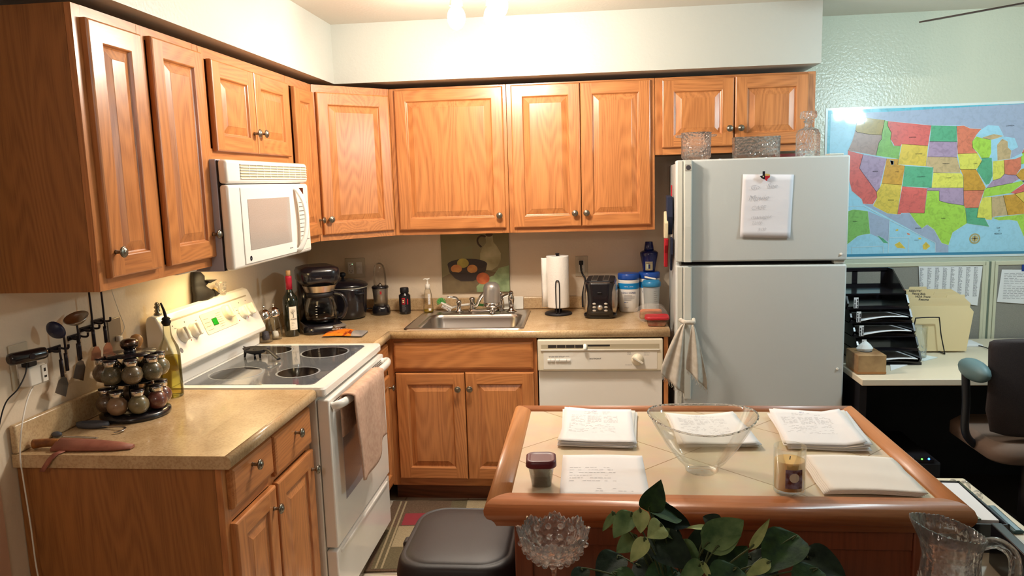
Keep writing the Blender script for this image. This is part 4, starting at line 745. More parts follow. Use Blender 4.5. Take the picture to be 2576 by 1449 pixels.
m = MB(); m.lathe(WINE, [(0.030, 0), (0.0365, 0.006), (0.037, 0.17), (0.034, 0.192), (0.020, 0.212), (0.0145, 0.225), (0.0140, 0.29)], n=34); m.obj('body', t)
m = MB(); m.lathe(mat('foil_red', 'b01f38', 0.35), [(0.0150, 0.232), (0.0152, 0.285), (0.0158, 0.292), (0.0145, 0.298)], n=24); m.obj('foil', t, label='red foil neck')
m = MB(); m.lathe(mat('cork', 'c49a6c', 0.8), [(0.0105, 0.297), (0.011, 0.322), (0.010, 0.325)], n=18); m.obj('cork', t)
m = MB(); LB = mat('wine_label', 'd9d2c6', 0.6); a0, a1 = R(-80), R(-22); band_patch(m, LB, 0.0370, 0.035, 0.150, a0, a1, 10, 0.0006)
ringtext(m, INKD, 'PASO', 0.011, 0.0378, 0.084, R(-52)); 
for k, (w_, z_) in enumerate(((20, 0.072), (26, 0.066), (14, 0.058), (32, 0.043))): band_patch(m, INK, 0.037, z_, z_+0.001, R(-68), R(-68+w_), 4, 0.0012)
def lp(a, z): return (0.0382*math.cos(R(a)), 0.0382*math.sin(R(a)), z)
m.tube(INKD, [lp(-56, 0.095), lp(-52, 0.098), lp(-51, 0.107), lp(-53, 0.116), lp(-56, 0.126)], 0.0011, 6); 
for b in ([(-53, 0.114), (-46, 0.124), (-42, 0.135)], [(-53, 0.112), (-62, 0.120), (-69, 0.124)], [(-55, 0.120), (-50, 0.130), (-51, 0.139)], [(-62, 0.120), (-66, 0.131)], [(-46, 0.124), (-38, 0.126)], [(-56, 0.125), (-60, 0.137)], [(-52, 0.098), (-46, 0.095)], [(-58, 0.117), (-66, 0.114)]): m.tube(INKD, [lp(*q) for q in b], 0.0006, 5, 3)
m.obj('label', t)
# things on top of the range
t = thing('crystal_shot_glass', 'small cut crystal glass on the right end of the range backguard', 'glass', (0.043, -1.150, 1.1895))
m = MB(); m.lathe(CRYS, [(0.018, 0), (0.020, 0.004), (0.021, 0.030), (0.024, 0.052), (0.0215, 0.052), (0.018, 0.030), (0.016, 0.012), (0.001, 0.010)], n=16, smooth=False, cap1=False, fn=lambda r, z, a: (r*(1+0.04*math.cos(8*a)), z)); m.obj('bowl', t)
m = MB(); m.lathe(mat('river_stone', '8f7a52', 0.5), [(0.010, 0), (0.013, 0.010), (0.012, 0.028), (0.006, 0.036), (0.001, 0.038)], n=16); tag(m.obj('figurine', loc=(0.036, -1.195, 1.1895)), 'small plain tan cone figurine beside the crystal shot glass', 'figurine')
m = MB(); m.lathe(PEWT, [(0.014, 0), (0.013, 0.004), (0.008, 0.008), (0.010, 0.015), (0.007, 0.020), (0.010, 0.028), (0.006, 0.034), (0.009, 0.040), (0.003, 0.046)], n=14, fn=lambda r, z, a: (r*(1+0.18*math.sin(3*a+z*300)), z)); m.tube(PEWT, [(0.006, 0, 0.03), (0.014, -0.004, 0.036), (0.010, -0.004, 0.044)], 0.002, 6); tag(m.obj('figurine', loc=(0.046, -1.655, 1.1895)), 'tiny twisted pewter figurine on the left end of the range backguard', 'figurine')
# spoon rest on the cooktop
t = thing('spoon_rest', 'black footed spoon rest with long handle on the cooktop', 'spoon rest', (0.205, -1.215, 0.9225), R(-25))
m = MB(); m.loft(BLACKM, [[(0.075*(1-q*0.0)*rx_*math.cos(a)-0.01, 0.05*rx_*math.sin(a), z) for a in [2*math.pi*i/28 for i in range(28)]] for rx_, z in ((0.35, 0.018), (0.75, 0.024), (1.0, 0.038), (0.96, 0.038), (0.70, 0.028), (0.3, 0.022))] if False else [[(0.060*s*math.cos(a), 0.045*s*math.sin(a), z) for a in [2*math.pi*i/28 for i in range(28)]] for s, z in ((0.35, 0.016), (0.78, 0.024), (1.0, 0.040), (0.95, 0.0405), (0.70, 0.027), (0.3, 0.020))], True, True)
m.prism(BLACKM, [(-0.045, -0.012, 0.032), (-0.075, 0.0, 0.040), (-0.045, 0.012, 0.032)], (0, 0, 0.003)); m.obj('bowl', t)
for p in ((-0.038, -0.02), (-0.030, 0.022), (0.025, 0.0)):
    m = MB(); m.cyl(BLACKM, (p[0], p[1], 0.030), (p[0]*1.15, p[1]*1.1, 0.0), 0.007, 0.004, 10); m.obj('foot', t)
m = MB(); m.tube(BLACKM, [(0.048, 0, 0.038), (0.085, -0.004, 0.040), (0.120, -0.008, 0.026), (0.155, -0.012, 0.010)], 0.006, 10, rr=lambda q: 0.006+0.004*q, flat=0.5, nrm=(0, 0, 1)); m.obj('handle', t)
# black figure on wall
t = thing('wall_sculpture', 'black sculpted figure with pointed snout hanging above the range backguard', 'sculpture', (0, 0, 0))
SCM = mat('sculpture_black', '17120f', 0.6, c2='1e1a18', ns=30)
def sec(y, z, ry, rz, x=0.03, rx=0.028): return [(x + rx*math.cos(a), y + ry*math.sin(a), z + rz*math.cos(a)*0.15 - 0.0) for a in [2*math.pi*i/18 for i in range(18)]]
m = MB(); Ls = []
for z, ya, yb, d in ((1.168, -1.352, -1.310, 0.03), (1.180, -1.355, -1.245, 0.045), (1.196, -1.352, -1.195, 0.055), (1.214, -1.350, -1.205, 0.055), (1.232, -1.350, -1.245, 0.05), (1.244, -1.348, -1.262, 0.045), (1.252, -1.346, -1.235, 0.045), (1.262, -1.346, -1.238, 0.045), (1.268, -1.344, -1.262, 0.042), (1.285, -1.340, -1.258, 0.04), (1.302, -1.330, -1.275, 0.032), (1.312, -1.315, -1.290, 0.02)):
    c = (ya+yb)/2; w_ = (yb-ya)/2; Ls.append([(0.002+d*0.5+d*0.5*math.cos(a), c+w_*math.sin(a), z) for a in [2*math.pi*i/20 for i in range(20)]])
m.loft(SCM, Ls, True, True); m.obj('figure', t)
m = MB(); m.prism(SCM, [(0.01, -1.290, 1.268), (0.01, -1.210, 1.262), (0.01, -1.270, 1.255)], (0.05, 0, 0)); m.obj('beak', t)
m = MB(); m.prism(SCM, [(0.015, -1.225, 1.222), (0.015, -1.178, 1.196), (0.015, -1.215, 1.192)], (0.035, 0, 0)); m.obj('snout', t)

# ---------------------------------------------------------------- spice rack
SPX, SPY = 0.146, -1.995
t = thing('spice_rack', 'two-tier revolving spice rack full of round glass jars', 'spice rack', (SPX, SPY, ZC))
m = MB(); m.lathe(BLACK, [(0.102, 0), (0.107, 0.004), (0.107, 0.014), (0.094, 0.022), (0.02, 0.024)], n=44); m.obj('base', t)
m = MB(); m.cyl(BLACK, (0, 0, 0.018), (0, 0, 0.212), 0.016, n=20); m.obj('post', t)
for z in (0.116, 0.204):
    m = MB(); m.lathe(BLACK, [(0.020, z-0.003), (0.070, z-0.002), (0.078, z), (0.078, z+0.004), (0.02, z+0.006)], n=40, fn=lambda r, zz, a: (r*(1-0.10*max(0, math.cos(8*a))) if r > 0.05 else r, zz)); m.obj('tier_ring', t)
m = MB(); m.lathe(BLACK, [(0.020, 0.205), (0.018, 0.222)], n=24); m.lathe(mat('bronze_knob', '6b5a50', 0.25, metal=1.0), [(0.014, 0.220), (0.024, 0.226), (0.028, 0.236), (0.027, 0.246), (0.018, 0.253), (0.002, 0.255)], n=28); m.obj('top_knob', t)
SPC = ['5c4f3a', '6a5a40', '4d4a38', '7a6a50', '59422f', '8a6a50', '6b6448', '5a3028']
def spice_jar(c, label_, tier, ang):
    r = 0.082; x = SPX + r*math.cos(ang); y = SPY + r*math.sin(ang); z = ZC + (0.0245 if tier == 0 else 0.123)
    j = thing('spice_jar', label_, 'spice jar', (x, y, z), ang, 'round jars in the spice rack')
    m = MB(); m.lathe(mat('spice_'+c, c, 0.3, c2='7a6c50' if c != '5a3028' else '7a4030', ns=320, coat=1.0, lo=0.45, hi=0.85), [(0.012, 0), (0.023, 0.006), (0.0300, 0.018), (0.0320, 0.029), (0.0295, 0.041), (0.022, 0.051), (0.016, 0.058)], n=26); m.obj('jar', j)
    m = MB(); m.lathe(CHROME, [(0.015, 0.057), (0.020, 0.059), (0.021, 0.074), (0.020, 0.076)], n=24); m.lathe(DMET, [(0.021, 0.075), (0.021, 0.079), (0.001, 0.080)], n=24); m.obj('lid', j)
    return j
NM = {'5c4f3a': 'olive brown', '6a5a40': 'khaki', '4d4a38': 'dark green', '7a6a50': 'light tan', '59422f': 'dark brown', '8a6a50': 'pale brown', '6b6448': 'grey green', '5a3028': 'reddish brown'}
POS = {0: 'right rear', 1: 'back', 2: 'left rear', 3: 'far left', 4: 'left front', 5: 'front', 6: 'right front', 7: 'far right'}
cols = [[3, 5, 4, 4, 5, 6, 7, 7], [6, 1, 2, 4, 2, 0, 2, 6]]
for tier in (0, 1):
    for k in range(8):
        ang = R(-57 + 45*(k-5)) + (R(7) if tier == 0 else 0); c = SPC[cols[tier][k]]
        spice_jar(c, 'round spice jar with %s contents, %s of the rack\'s %s tier' % (NM[c], POS[k], 'upper' if tier else 'lower'), tier, ang)
# wooden pepper mill behind
t = thing('wooden_mill', 'turned wooden mill with round ball top behind the spice rack', 'pepper mill', (0.090, -1.868, ZC))
WD = mat('turned_wood', 'b98a58', 0.4, c2='a3733f', ns=14); m = MB(); m.lathe(WD, [(0.030, 0), (0.030, 0.03), (0.022, 0.06), (0.020, 0.12), (0.024, 0.160), (0.026, 0.180), (0.022, 0.188)], n=26); m.obj('body', t)
m = MB(); m.lathe(mat('mill_band', 'b8541c', 0.4), [(0.0245, 0.186), (0.0245, 0.189), (0.022, 0.190)], n=24); m.lathe(WD, [(0.018, 0.188), (0.010, 0.198), (0.014, 0.204), (0.021, 0.216), (0.021, 0.228), (0.014, 0.240), (0.003, 0.244)], n=26); m.obj('ball_top', t)
# oil bottle
t = thing('oil_bottle', 'clear glass oil bottle with pour spout beside the range', 'oil bottle', (0.150, -1.778, ZC))
OILG = thin_glass('bottle_glass', 'f6f7e8', 0.8, 0.02)
m = MB(); m.lathe(OILG, [(0.034, 0), (0.037, 0.004), (0.037, 0.150), (0.033, 0.178), (0.020, 0.205), (0.014, 0.222), (0.0125, 0.262), (0.014, 0.264)], n=34, sx=1.0); m.obj('body', t)
m = MB(); m.lathe(thin_glass('olive_oil', 'eadf9c', 0.2, 0.01), [(0.030, 0.006), (0.0345, 0.008), (0.0345, 0.145), (0.001, 0.146)], n=32); m.obj('oil', t)
m = MB(); m.lathe(BLACKM, [(0.010, 0.255), (0.016, 0.266), (0.016, 0.272), (0.012, 0.276), (0.015, 0.280), (0.010, 0.286)], n=20); m.tube(DMET, [(0, 0, 0.284), (-0.003, -0.003, 0.31), (-0.009, -0.008, 0.338)], 0.005, 10, rr=lambda q: 0.0062-0.003*q); m.obj('pour_spout', t)

# ---------------------------------------------------------------- left wall
TLW = lambda y: Matrix.Translation((0, y, 0)) @ TL
outlet('wall_outlet', 'ivory wall plate with white plug adapter behind the black webcam', 0, 1.155, 0.072, 0.130, TLW(-2.295), (('o', 0),))
t = tag(MB().box(WHITEP, 0.008, -2.315, 1.095, 0.045, -2.245, 1.155, 0.006).box(WHITEP, 0.045, -2.268, 1.100, 0.049, -2.246, 1.150, 0.001).box(DARKSLOT, 0.049, -2.262, 1.112, 0.0495, -2.252, 1.118).box(DARKSLOT, 0.049, -2.262, 1.130, 0.0495, -2.254, 1.140).obj('plug_adapter'), 'white plug-in adapter block below the black webcam', 'adapter')
t = thing('webcam', 'black cylindrical webcam perched on the white plug adapter', 'webcam', (0.075, -2.350, 1.196), R(0))
m = MB(TR(rz=R(68))); m.loft(BLACK, [circ(0, 0, r, 0, 20) for r in (0.001,)] + [], False, False) if False else None
L = [[(x, 0.019*k*math.cos(a), 0.0175*k*math.sin(a)) for a in [2*math.pi*i/24 for i in range(24)]] for x, k in ((-0.052, 0.55), (-0.048, 0.9), (-0.04, 1), (0.04, 1), (0.048, 0.9), (0.052, 0.55))]
m.loft(BLACK, L, True, True); m.obj('body', t)
m = MB(TR(rz=R(68))); m.cyl(DMET, (0.002, -0.017, 0.0), (0.002, -0.0215, 0.0), 0.008, n=18); m.obj('lens', t)
m = MB(); m.box(BLACKM, -0.045, 0.025, -0.040, -0.02, 0.06, -0.012, 0.004); m.obj('clip', t)
wc_ = (MB().tube(BLACKM, [(0.066, -2.345, 1.178), (0.075, -2.365, 1.150), (0.075, -2.40, 1.115), (0.060, -2.43, 1.085), (0.055, -2.46, 1.02), (0.05, -2.50, 0.90), (0.03, -2.55, 0.5)], 0.002, 8).obj('cord')); wc_.parent = t; wc_.matrix_parent_inverse = Matrix.Translation(-t.location)
tag(MB().tube(WHITEP, [(0.030, -2.285, 1.094), (0.040, -2.33, 1.06), (0.060, -2.385, 1.00), (0.045, -2.385, 0.92), (0.040, -2.378, 0.85), (0.045, -2.378, 0.71), (0.049, -2.378, 0.55), (0.08, -2.38, 0.40), (0.12, -2.40, 0.2), (0.15, -2.45, 0.01)], 0.0022, 8).obj('charging_cord'), 'thin white cord hanging down from the plug adapter past the worktop end', 'cord')
# hooks and utensils
def hook(y, z, label): 
    t = thing('wall_hook', label, 'hook', (0, 0, 0)); m = MB(); m.box(DMET, 0.0005, y-0.030, z-0.008, 0.004, y+0.030, z+0.008, 0.002); m.obj('bracket', t)
    for d in (-0.02, 0.02):
        m = MB(); m.tube(DMET, [(0.004, y+d, z), (0.020, y+d, z-0.004), (0.034, y+d, z-0.002), (0.036, y+d, z+0.010)], 0.0035, 8); m.obj('prong', t)
hook(-2.150, 1.172, 'dark metal double hook holding the steel ladle'); hook(-2.055, 1.190, 'dark metal double hook right of the steel ladle'); hook(-1.995, 1.205, 'dark metal double hook holding a long copper-bladed turner'); hook(-1.935, 1.218, 'dark metal double hook nearest the metal wall plate')
def utensil(name, label, cat, y, ztop, zbot, headtop=None, blade=None, x=0.042):
    t = thing(name, label, cat, (0, 0, 0)); m = MB(); m.tube(DMET if blade is None or headtop is None else STEEL, [(x, y, ztop), (x, y+0.002, (ztop+zbot)/2), (x, y, zbot)], 0.0032, 8, 3); m.tube(DMET, [(x, y, zbot+0.055), (x, y, zbot)], 0.0055, 8, 3); m.obj('handle', t)
    if headtop:
        m = MB(TR(x+0.012, y + headtop[0], headtop[1], rx=headtop[3])); r = headtop[2]; m.lathe(headtop[4], [(0.001, -r*0.62), (r*0.5, -r*0.52), (r*0.86, -r*0.22), (r, 0), (r*0.96, 0), (r*0.82, -r*0.2), (r*0.45, -r*0.48), (0.001, -r*0.57)], n=26, cap0=False, cap1=False); m.obj('bowl', t)
    if blade:
        c, w, h, tilt = blade; m = MB(TR(x+0.006, y, zbot, rx=tilt)); m.prism(c, [(0, -0.008, 0.0), (0, 0.008, 0.0), (0, w/2, -0.016), (0, w/2*1.1, -h), (0, -w/2*1.1, -h), (0, -w/2, -0.016)], (0.0016, 0, 0)); m.obj('blade', t)
DBL = mat('dark_blue_nylon', '232742', 0.4)
utensil('ladle', 'dark blue round nylon ladle hanging at the far left of the utensils', 'ladle', -2.155, 1.235, 1.105, headtop=(-0.045, 1.240, 0.030, R(-70), DBL))
utensil('ladle', 'shiny steel ladle with its bowl up on the left wall', 'ladle', -2.090, 1.235, 1.125, headtop=(-0.018, 1.262, 0.037, R(25), STEEL))
utensil('spatula', 'steel-bladed spatula with dark handle hanging left of the copper-bladed turners', 'spatula', -2.085, 1.20, 1.120, blade=(STEEL, 0.045, 0.060, R(-25)), x=0.034)
utensil('spatula', 'steel-bladed short spatula hanging lowest on the left wall', 'spatula', -2.168, 1.17, 1.088, blade=(STEEL, 0.045, 0.055, R(-30)), x=0.034)
utensil('turner', 'long-handled turner with copper-coloured blade, left one of the pair', 'turner', -2.018, 1.36, 1.150, blade=(COPP, 0.045, 0.045, R(-12)))
utensil('turner', 'long-handled turner with copper-coloured blade nearest the metal wall plate', 'turner', -1.958, 1.36, 1.150, blade=(COPP, 0.045, 0.045, R(-12)))
t = thing('metal_wall_plate', 'brushed metal blank plate on the left wall behind the spice rack', 'wall plate', (0, 0, 0))
m = MB(); m.box(mat('plate_metal', 'a09484', 0.35, metal=0.5), 0.0005, -1.885, 1.090, 0.005, -1.815, 1.212, 0.002); m.obj('plate', t); m = MB(); m.box(WHITEP, 0.005, -1.855, 1.130, 0.022, -1.835, 1.150, 0.004); m.obj('switch', t)
tag(MB().tube(WHITEP, [(0.02, -1.845, 1.148), (0.03, -1.835, 1.18), (0.02, -1.840, 1.23), (0.02, -1.865, 1.30), (0.02, -1.88, 1.368)], 0.0012, 6).obj('lamp_cord'), 'thin pale cord running up from the metal wall plate', 'cord')
# knife sheath, scissors, peeler
t = thing('sheathed_knife', 'knife with wooden handle in a reddish leather sheath at the worktop edge', 'knife', (0, 0, ZC))
LEA = mat('leather_red', '8a5040', 0.55, c2='a06552', ns=20); m = MB()
m.loft(LEA, [[(0.105, y, z) for y, z in ((-2.345, 0.002), (-2.345, 0.010), (-2.312, 0.026), (-2.296, 0.026), (-2.292, 0.002))], [(0.20, y, z) for y, z in ((-2.343, 0.002), (-2.343, 0.010), (-2.312, 0.024), (-2.300, 0.024), (-2.296, 0.002))], [(0.29, y, z) for y, z in ((-2.335, 0.002), (-2.335, 0.008), (-2.312, 0.018), (-2.303, 0.018), (-2.298, 0.002))], [(0.332, y, z) for y, z in ((-2.322, 0.002), (-2.322, 0.006), (-2.308, 0.010), (-2.302, 0.010), (-2.300, 0.002))]], True, True); m.obj('sheath', t)
m = MB(); m.tube(mat('knife_handle', 'a5672c', 0.45, c2='6b3c18', ns=30), [(0.110, -2.310, 0.016), (0.07, -2.312, 0.016), (0.035, -2.318, 0.014)], 0.012, 12, rr=lambda q: 0.011+0.003*q); m.obj('handle', t)
m = MB(); m.loft(LEA, [[(0.135, -2.348, 0.006), (0.155, -2.350, 0.006)], [(0.128, -2.366, 0.004), (0.148, -2.368, 0.004)], [(0.115, -2.374, -0.010), (0.132, -2.375, -0.010)], [(0.090, -2.377, -0.045), (0.106, -2.378, -0.046)]], closed=False); o = m.obj('belt_strap', t); o.modifiers.new('s', 'SOLIDIFY').thickness = 0.002
t = thing('kitchen_shears', 'grey-handled tool lying behind the sheathed knife', 'kitchen tool', (0, 0, ZC))
GRYH = mat('grey_handle', '4d5058', 0.5); m = MB(); m.loft(GRYH, [[(0.083+0.055*s*math.cos(a), -2.125+0.022*s*math.sin(a), z) for a in [2*math.pi*i/28 for i in range(28)]] for s, z in ((0.9, 0.001), (1.0, 0.008), (0.96, 0.016), (0.66, 0.018), (0.55, 0.010))], True, True); m.obj('handle', t)
m = MB(); m.tube(STEEL, [(0.115, -2.135, 0.008), (0.16, -2.142, 0.008), (0.205, -2.150, 0.008), (0.212, -2.175, 0.006), (0.195, -2.190, 0.005)], 0.004, 8, flat=0.5, nrm=(0, 0, 1)); m.obj('shaft', t)
t = thing('vegetable_peeler', 'slim metal peeler lying between the grey-handled tool and the sheath', 'peeler', (0, 0, ZC)); m = MB(); m.tube(STEEL, [(0.06, -2.232, 0.006), (0.12, -2.236, 0.006), (0.175, -2.238, 0.005)], 0.005, 8, flat=0.5, nrm=(0, 0, 1)); m.obj('blade', t)
m = MB(); m.sph(GRYH, (0.035, -2.222, 0.010), 0.016, 0.010, 0.009); m.obj('knob', t)
# under-microwave pan edge: thin plate hung under cabinet
tag(MB().box(WHITEP, 0.03, -1.86, 1.358, 0.26, -1.735, 1.3705, 0.005).obj('under_cabinet_light'), 'slim white under-cabinet light left of the microwave', 'light')
# ---------------------------------------------------------------- on the refrigerator
ZF = 1.7005
t = thing('silver_tray', 'low silver tray on top of the refrigerator under the glassware', 'tray', (2.345, -0.55, ZF))
m = MB(); m.loft(STEEL, [rrect(0, 0, 0.20, 0.26, 0.03, 0.0), rrect(0, 0, 0.25, 0.30, 0.04, 0.014), rrect(0, 0, 0.245, 0.295, 0.04, 0.014), rrect(0, 0, 0.195, 0.25, 0.03, 0.004)], True, True); m.obj('tray', t)
t = thing('ice_bucket', 'cut glass ice bucket with side handles, left of the glassware on the refrigerator', 'ice bucket', (2.150, -0.56, ZF))
FL = lambda n_, k: (lambda r, z, a: (r*(1+k*abs(math.cos(n_*a))) if 0.02 < z < 0.075 else r, z))
m = MB(); m.lathe(CRYS, [(0.058, 0.0), (0.064, 0.010), (0.060, 0.018), (0.066, 0.026), (0.066, 0.070), (0.070, 0.135), (0.072, 0.142), (0.068, 0.142), (0.064, 0.09), (0.060, 0.035), (0.001, 0.030)], n=48, cap1=False, fn=FL(12, 0.05)); m.obj('bowl', t)
for s in (-1, 1): MB().tube(CRYS, [(s*0.068, -0.018, 0.126), (s*0.088, -0.014, 0.127), (s*0.090, 0.014, 0.127), (s*0.068, 0.018, 0.126)], 0.005, 8).obj('handle', t)
t = thing('glass_vase', 'low rectangular cut glass dish in the middle of the refrigerator top', 'glass dish', (2.420, -0.59, ZF+0.004))
m = MB(); sc = lambda z, w, h: [(x, y, z + (0.0 if z < 0.1 else 0.004*abs(math.sin(i*1.3)))) for i, (x, y, z_) in enumerate(rrect(0, 0, w, h, 0.012, z, 6))]
m.loft(CRYS, [sc(0.0, 0.20, 0.075), sc(0.022, 0.205, 0.08), sc(0.105, 0.208, 0.083), sc(0.105, 0.200, 0.074), sc(0.025, 0.196, 0.070)], True, True); m.obj('dish', t)
m = MB()
for i in range(5):
    for j in range(4): x = 0.034+i*0.013; z = 0.030+j*0.016; m.loft(CRYS, [[(x-0.006, -0.0412, z), (x, -0.0412, z-0.008), (x+0.006, -0.0412, z), (x, -0.0412, z+0.008)], [(x-0.0005, -0.0445, z), (x, -0.0445, z-0.0005), (x+0.0005, -0.0445, z), (x, -0.0445, z+0.0005)]], False, True, smooth=False)
for i in range(5): a = R(30+i*30); m.tube(CRYS, [(-0.045, -0.0415, 0.035), (-0.045+0.035*math.cos(a), -0.0420, 0.035+0.035*math.sin(a))], 0.0025, 6, 2)
for i in range(6): a = R(i*60); m.sph(CRYS, (-0.008+0.009*math.cos(a), -0.0415, 0.062+0.009*math.sin(a)), 0.006, 0.002, 0.006, 8, 6)
m.obj('cut_pattern', t)
t = thing('glass_decanter', 'square cut glass decanter with stopper at the right end of the refrigerator top', 'decanter', (2.665, -0.55, ZF))
m = MB(); m.loft(CRYS, [rrect(0, 0, 0.084, 0.084, 0.010, 0.0), rrect(0, 0, 0.092, 0.092, 0.012, 0.008), rrect(0, 0, 0.092, 0.092, 0.012, 0.118), rrect(0, 0, 0.080, 0.080, 0.02, 0.138), rrect(0, 0, 0.036, 0.036, 0.0175, 0.150), rrect(0, 0, 0.030, 0.030, 0.0145, 0.165), rrect(0, 0, 0.044, 0.044, 0.0215, 0.176), rrect(0, 0, 0.040, 0.040, 0.0195, 0.180)], True, True, smooth=False); m.obj('bottle', t)
m = MB(); 
for i in range(6): x = -0.035+i*0.014; m.loft(CRYS, [[(x-0.006, -0.0465, 0.03), (x, -0.0465, 0.0), (x+0.006, -0.0465, 0.03), (x, -0.0465, 0.075)], [(x-0.0005, -0.050, 0.03), (x, -0.050, 0.028), (x+0.0005, -0.050, 0.03), (x, -0.050, 0.032)]], False, True, smooth=False)
m.obj('cut_facets', t)
m = MB(); m.loft(CRYS, [rrect(0, 0, 0.024, 0.024, 0.010, 0.170), rrect(0, 0, 0.028, 0.028, 0.012, 0.184), rrect(0, 0, 0.060, 0.060, 0.008, 0.190), rrect(0, 0, 0.066, 0.066, 0.008, 0.200), rrect(0, 0, 0.060, 0.060, 0.008, 0.222)], True, True, smooth=False); m.obj('stopper', t)
tag(MB().loft(mat('maroon_ceramic', '6b2a2a', 0.4), [rrect(0, 0, 0.10, 0.08, 0.02, 0.0), rrect(0, 0, 0.15, 0.12, 0.03, 0.035), rrect(0, 0, 0.14, 0.11, 0.03, 0.035)], True, True).obj('maroon_dish', loc=(2.63, -0.35, ZF)), 'maroon dish behind the glass decanter', 'dish')
# note and magnet on freezer door (fridge frame: x right, -y out)
FM = Matrix.Translation((2.031, -0.772, 0)) @ Matrix.Rotation(R(-3.5), 4, 'Z')
t = thing('handwritten_note', 'white sheet of paper with pencil handwriting on the freezer door', 'note', (0, 0, 0)); t.matrix_world = FM @ Matrix.Translation((0.395, -0.001, 1.498)) @ Matrix.Rotation(R(2.0), 4, 'Y')
m = MB(); NP = [[(-0.108 + 0.216*i/12, -0.0012 - 0.002*max(0, 2-j) - 0.001*(1-math.cos(i/12*3.14*2))*0.5, -0.1395 + 0.279*j/10) for i in range(13)] for j in range(11)]
m.loft(mat('note_paper', 'dddde4', 0.7), NP, closed=False); o = m.obj('sheet', t); q = o.modifiers.new('s', 'SOLIDIFY'); q.thickness = 0.0004
m = MB(TR(0, -0.0050, 0))
for s_, x, z, sz in (('Go', -0.075, 0.072, 0.030), ('See', -0.005, 0.078, 0.032), ('Movie', -0.082, 0.022, 0.036), ('CASE', -0.068, -0.018, 0.027), ('manager', -0.066, -0.058, 0.026), ('TUES', -0.064, -0.083, 0.022), ('3:00', -0.036, -0.112, 0.022)): m.text(PENC, s_, sz, TR(x, 0, z, ry=R(-4)) @ FT, shear=0.35, ext=0.0001, bold=-0.0006)
m.obj('handwriting', t)
t = thing('texas_magnet', 'small state-shaped magnet with black, cream and red areas above the note', 'magnet', (0, 0, 0)); t.matrix_world = FM @ Matrix.Translation((0.383, -0.0075, 1.628)) @ Matrix.Rotation(R(0), 4, 'Y')
m = MB(TR(0, -0.004, 0)); GLD = mat('gold_edge', 'b99352', 0.35, metal=0.8)
m.prism(mat('magnet_dark', '17161f', 0.4), [(-0.009, 0, 0.024), (0.001, 0, 0.024), (0.001, 0, -0.012), (-0.006, 0, -0.010), (-0.013, 0, -0.006), (-0.021, 0, 0.004), (-0.009, 0, 0.006)], (0, -0.003, 0))
m.prism(mat('magnet_cream', 'c4a866', 0.4), [(0.001, 0, 0.012), (0.006, 0, 0.014), (0.021, 0, 0.010), (0.023, 0, 0.004), (0.001, 0, 0.004)], (0, -0.003, 0))
m.prism(RED, [(0.001, 0, 0.004), (0.023, 0, 0.004), (0.021, 0, -0.004), (0.012, 0, -0.010), (0.010, 0, -0.019), (0.004, 0, -0.016), (0.001, 0, -0.010)], (0, -0.003, 0))
m.prism(mat('magnet_star', 'e0cf9a', 0.4), [(-0.006+0.0045*(1 if i % 2 == 0 else 0.45)*math.sin(i*math.pi/5), -0.003, 0.001+0.0045*(1 if i % 2 == 0 else 0.45)*math.cos(i*math.pi/5)) for i in range(10)], (0, -0.0006, 0)); m.obj('state_shape', t)
# mitts on the side of fridge
t = thing('oven_mitts', 'navy, red and cream oven mitts hanging on the refrigerator side', 'oven mitts', (0, 0, 0)); FS = Matrix.Translation((2.031, -0.772, 0)) @ Matrix.Rotation(R(-3.5), 4, 'Z'); t.matrix_world = FS
def pad(name, c, pts, th, x=-0.002, lab=None):
    m = MB(); m.prism(c, [(x, y, z) for y, z in pts], (-th, 0, 0)); return m.obj(name, t, label=lab, bev=0.004)
FNAV = mat('fabric_navy', '1a2138', 0.9); FRED = mat('fabric_red', 'b51f2c', 0.9); FCRM = mat('fabric_cream', 'cfc3a2', 0.9)
pad('red_loop', FRED, [(0.27, 1.60), (0.29, 1.60), (0.295, 1.53), (0.265, 1.53)], 0.006, lab='red hanging loop')
pad('navy_mitt', FNAV, [(0.22, 1.545), (0.34, 1.55), (0.36, 1.46), (0.35, 1.38), (0.25, 1.36), (0.20, 1.45)], 0.028, lab='navy mitt')
pad('cream_mitt', FCRM, [(0.24, 1.455), (0.27, 1.475), (0.30, 1.45), (0.32, 1.37), (0.31, 1.34), (0.21, 1.345), (0.20, 1.42)], 0.018, -0.024, 'cream mitt')
pad('red_mitt', FRED, [(0.21, 1.345), (0.31, 1.34), (0.33, 1.30), (0.34, 1.20), (0.30, 1.195), (0.27, 1.27), (0.22, 1.31)], 0.018, -0.022, 'red mitt')
pad('black_mitt', FNAV, [(0.16, 1.35), (0.24, 1.35), (0.27, 1.25), (0.26, 1.18), (0.22, 1.24), (0.17, 1.27)], 0.012, -0.002)
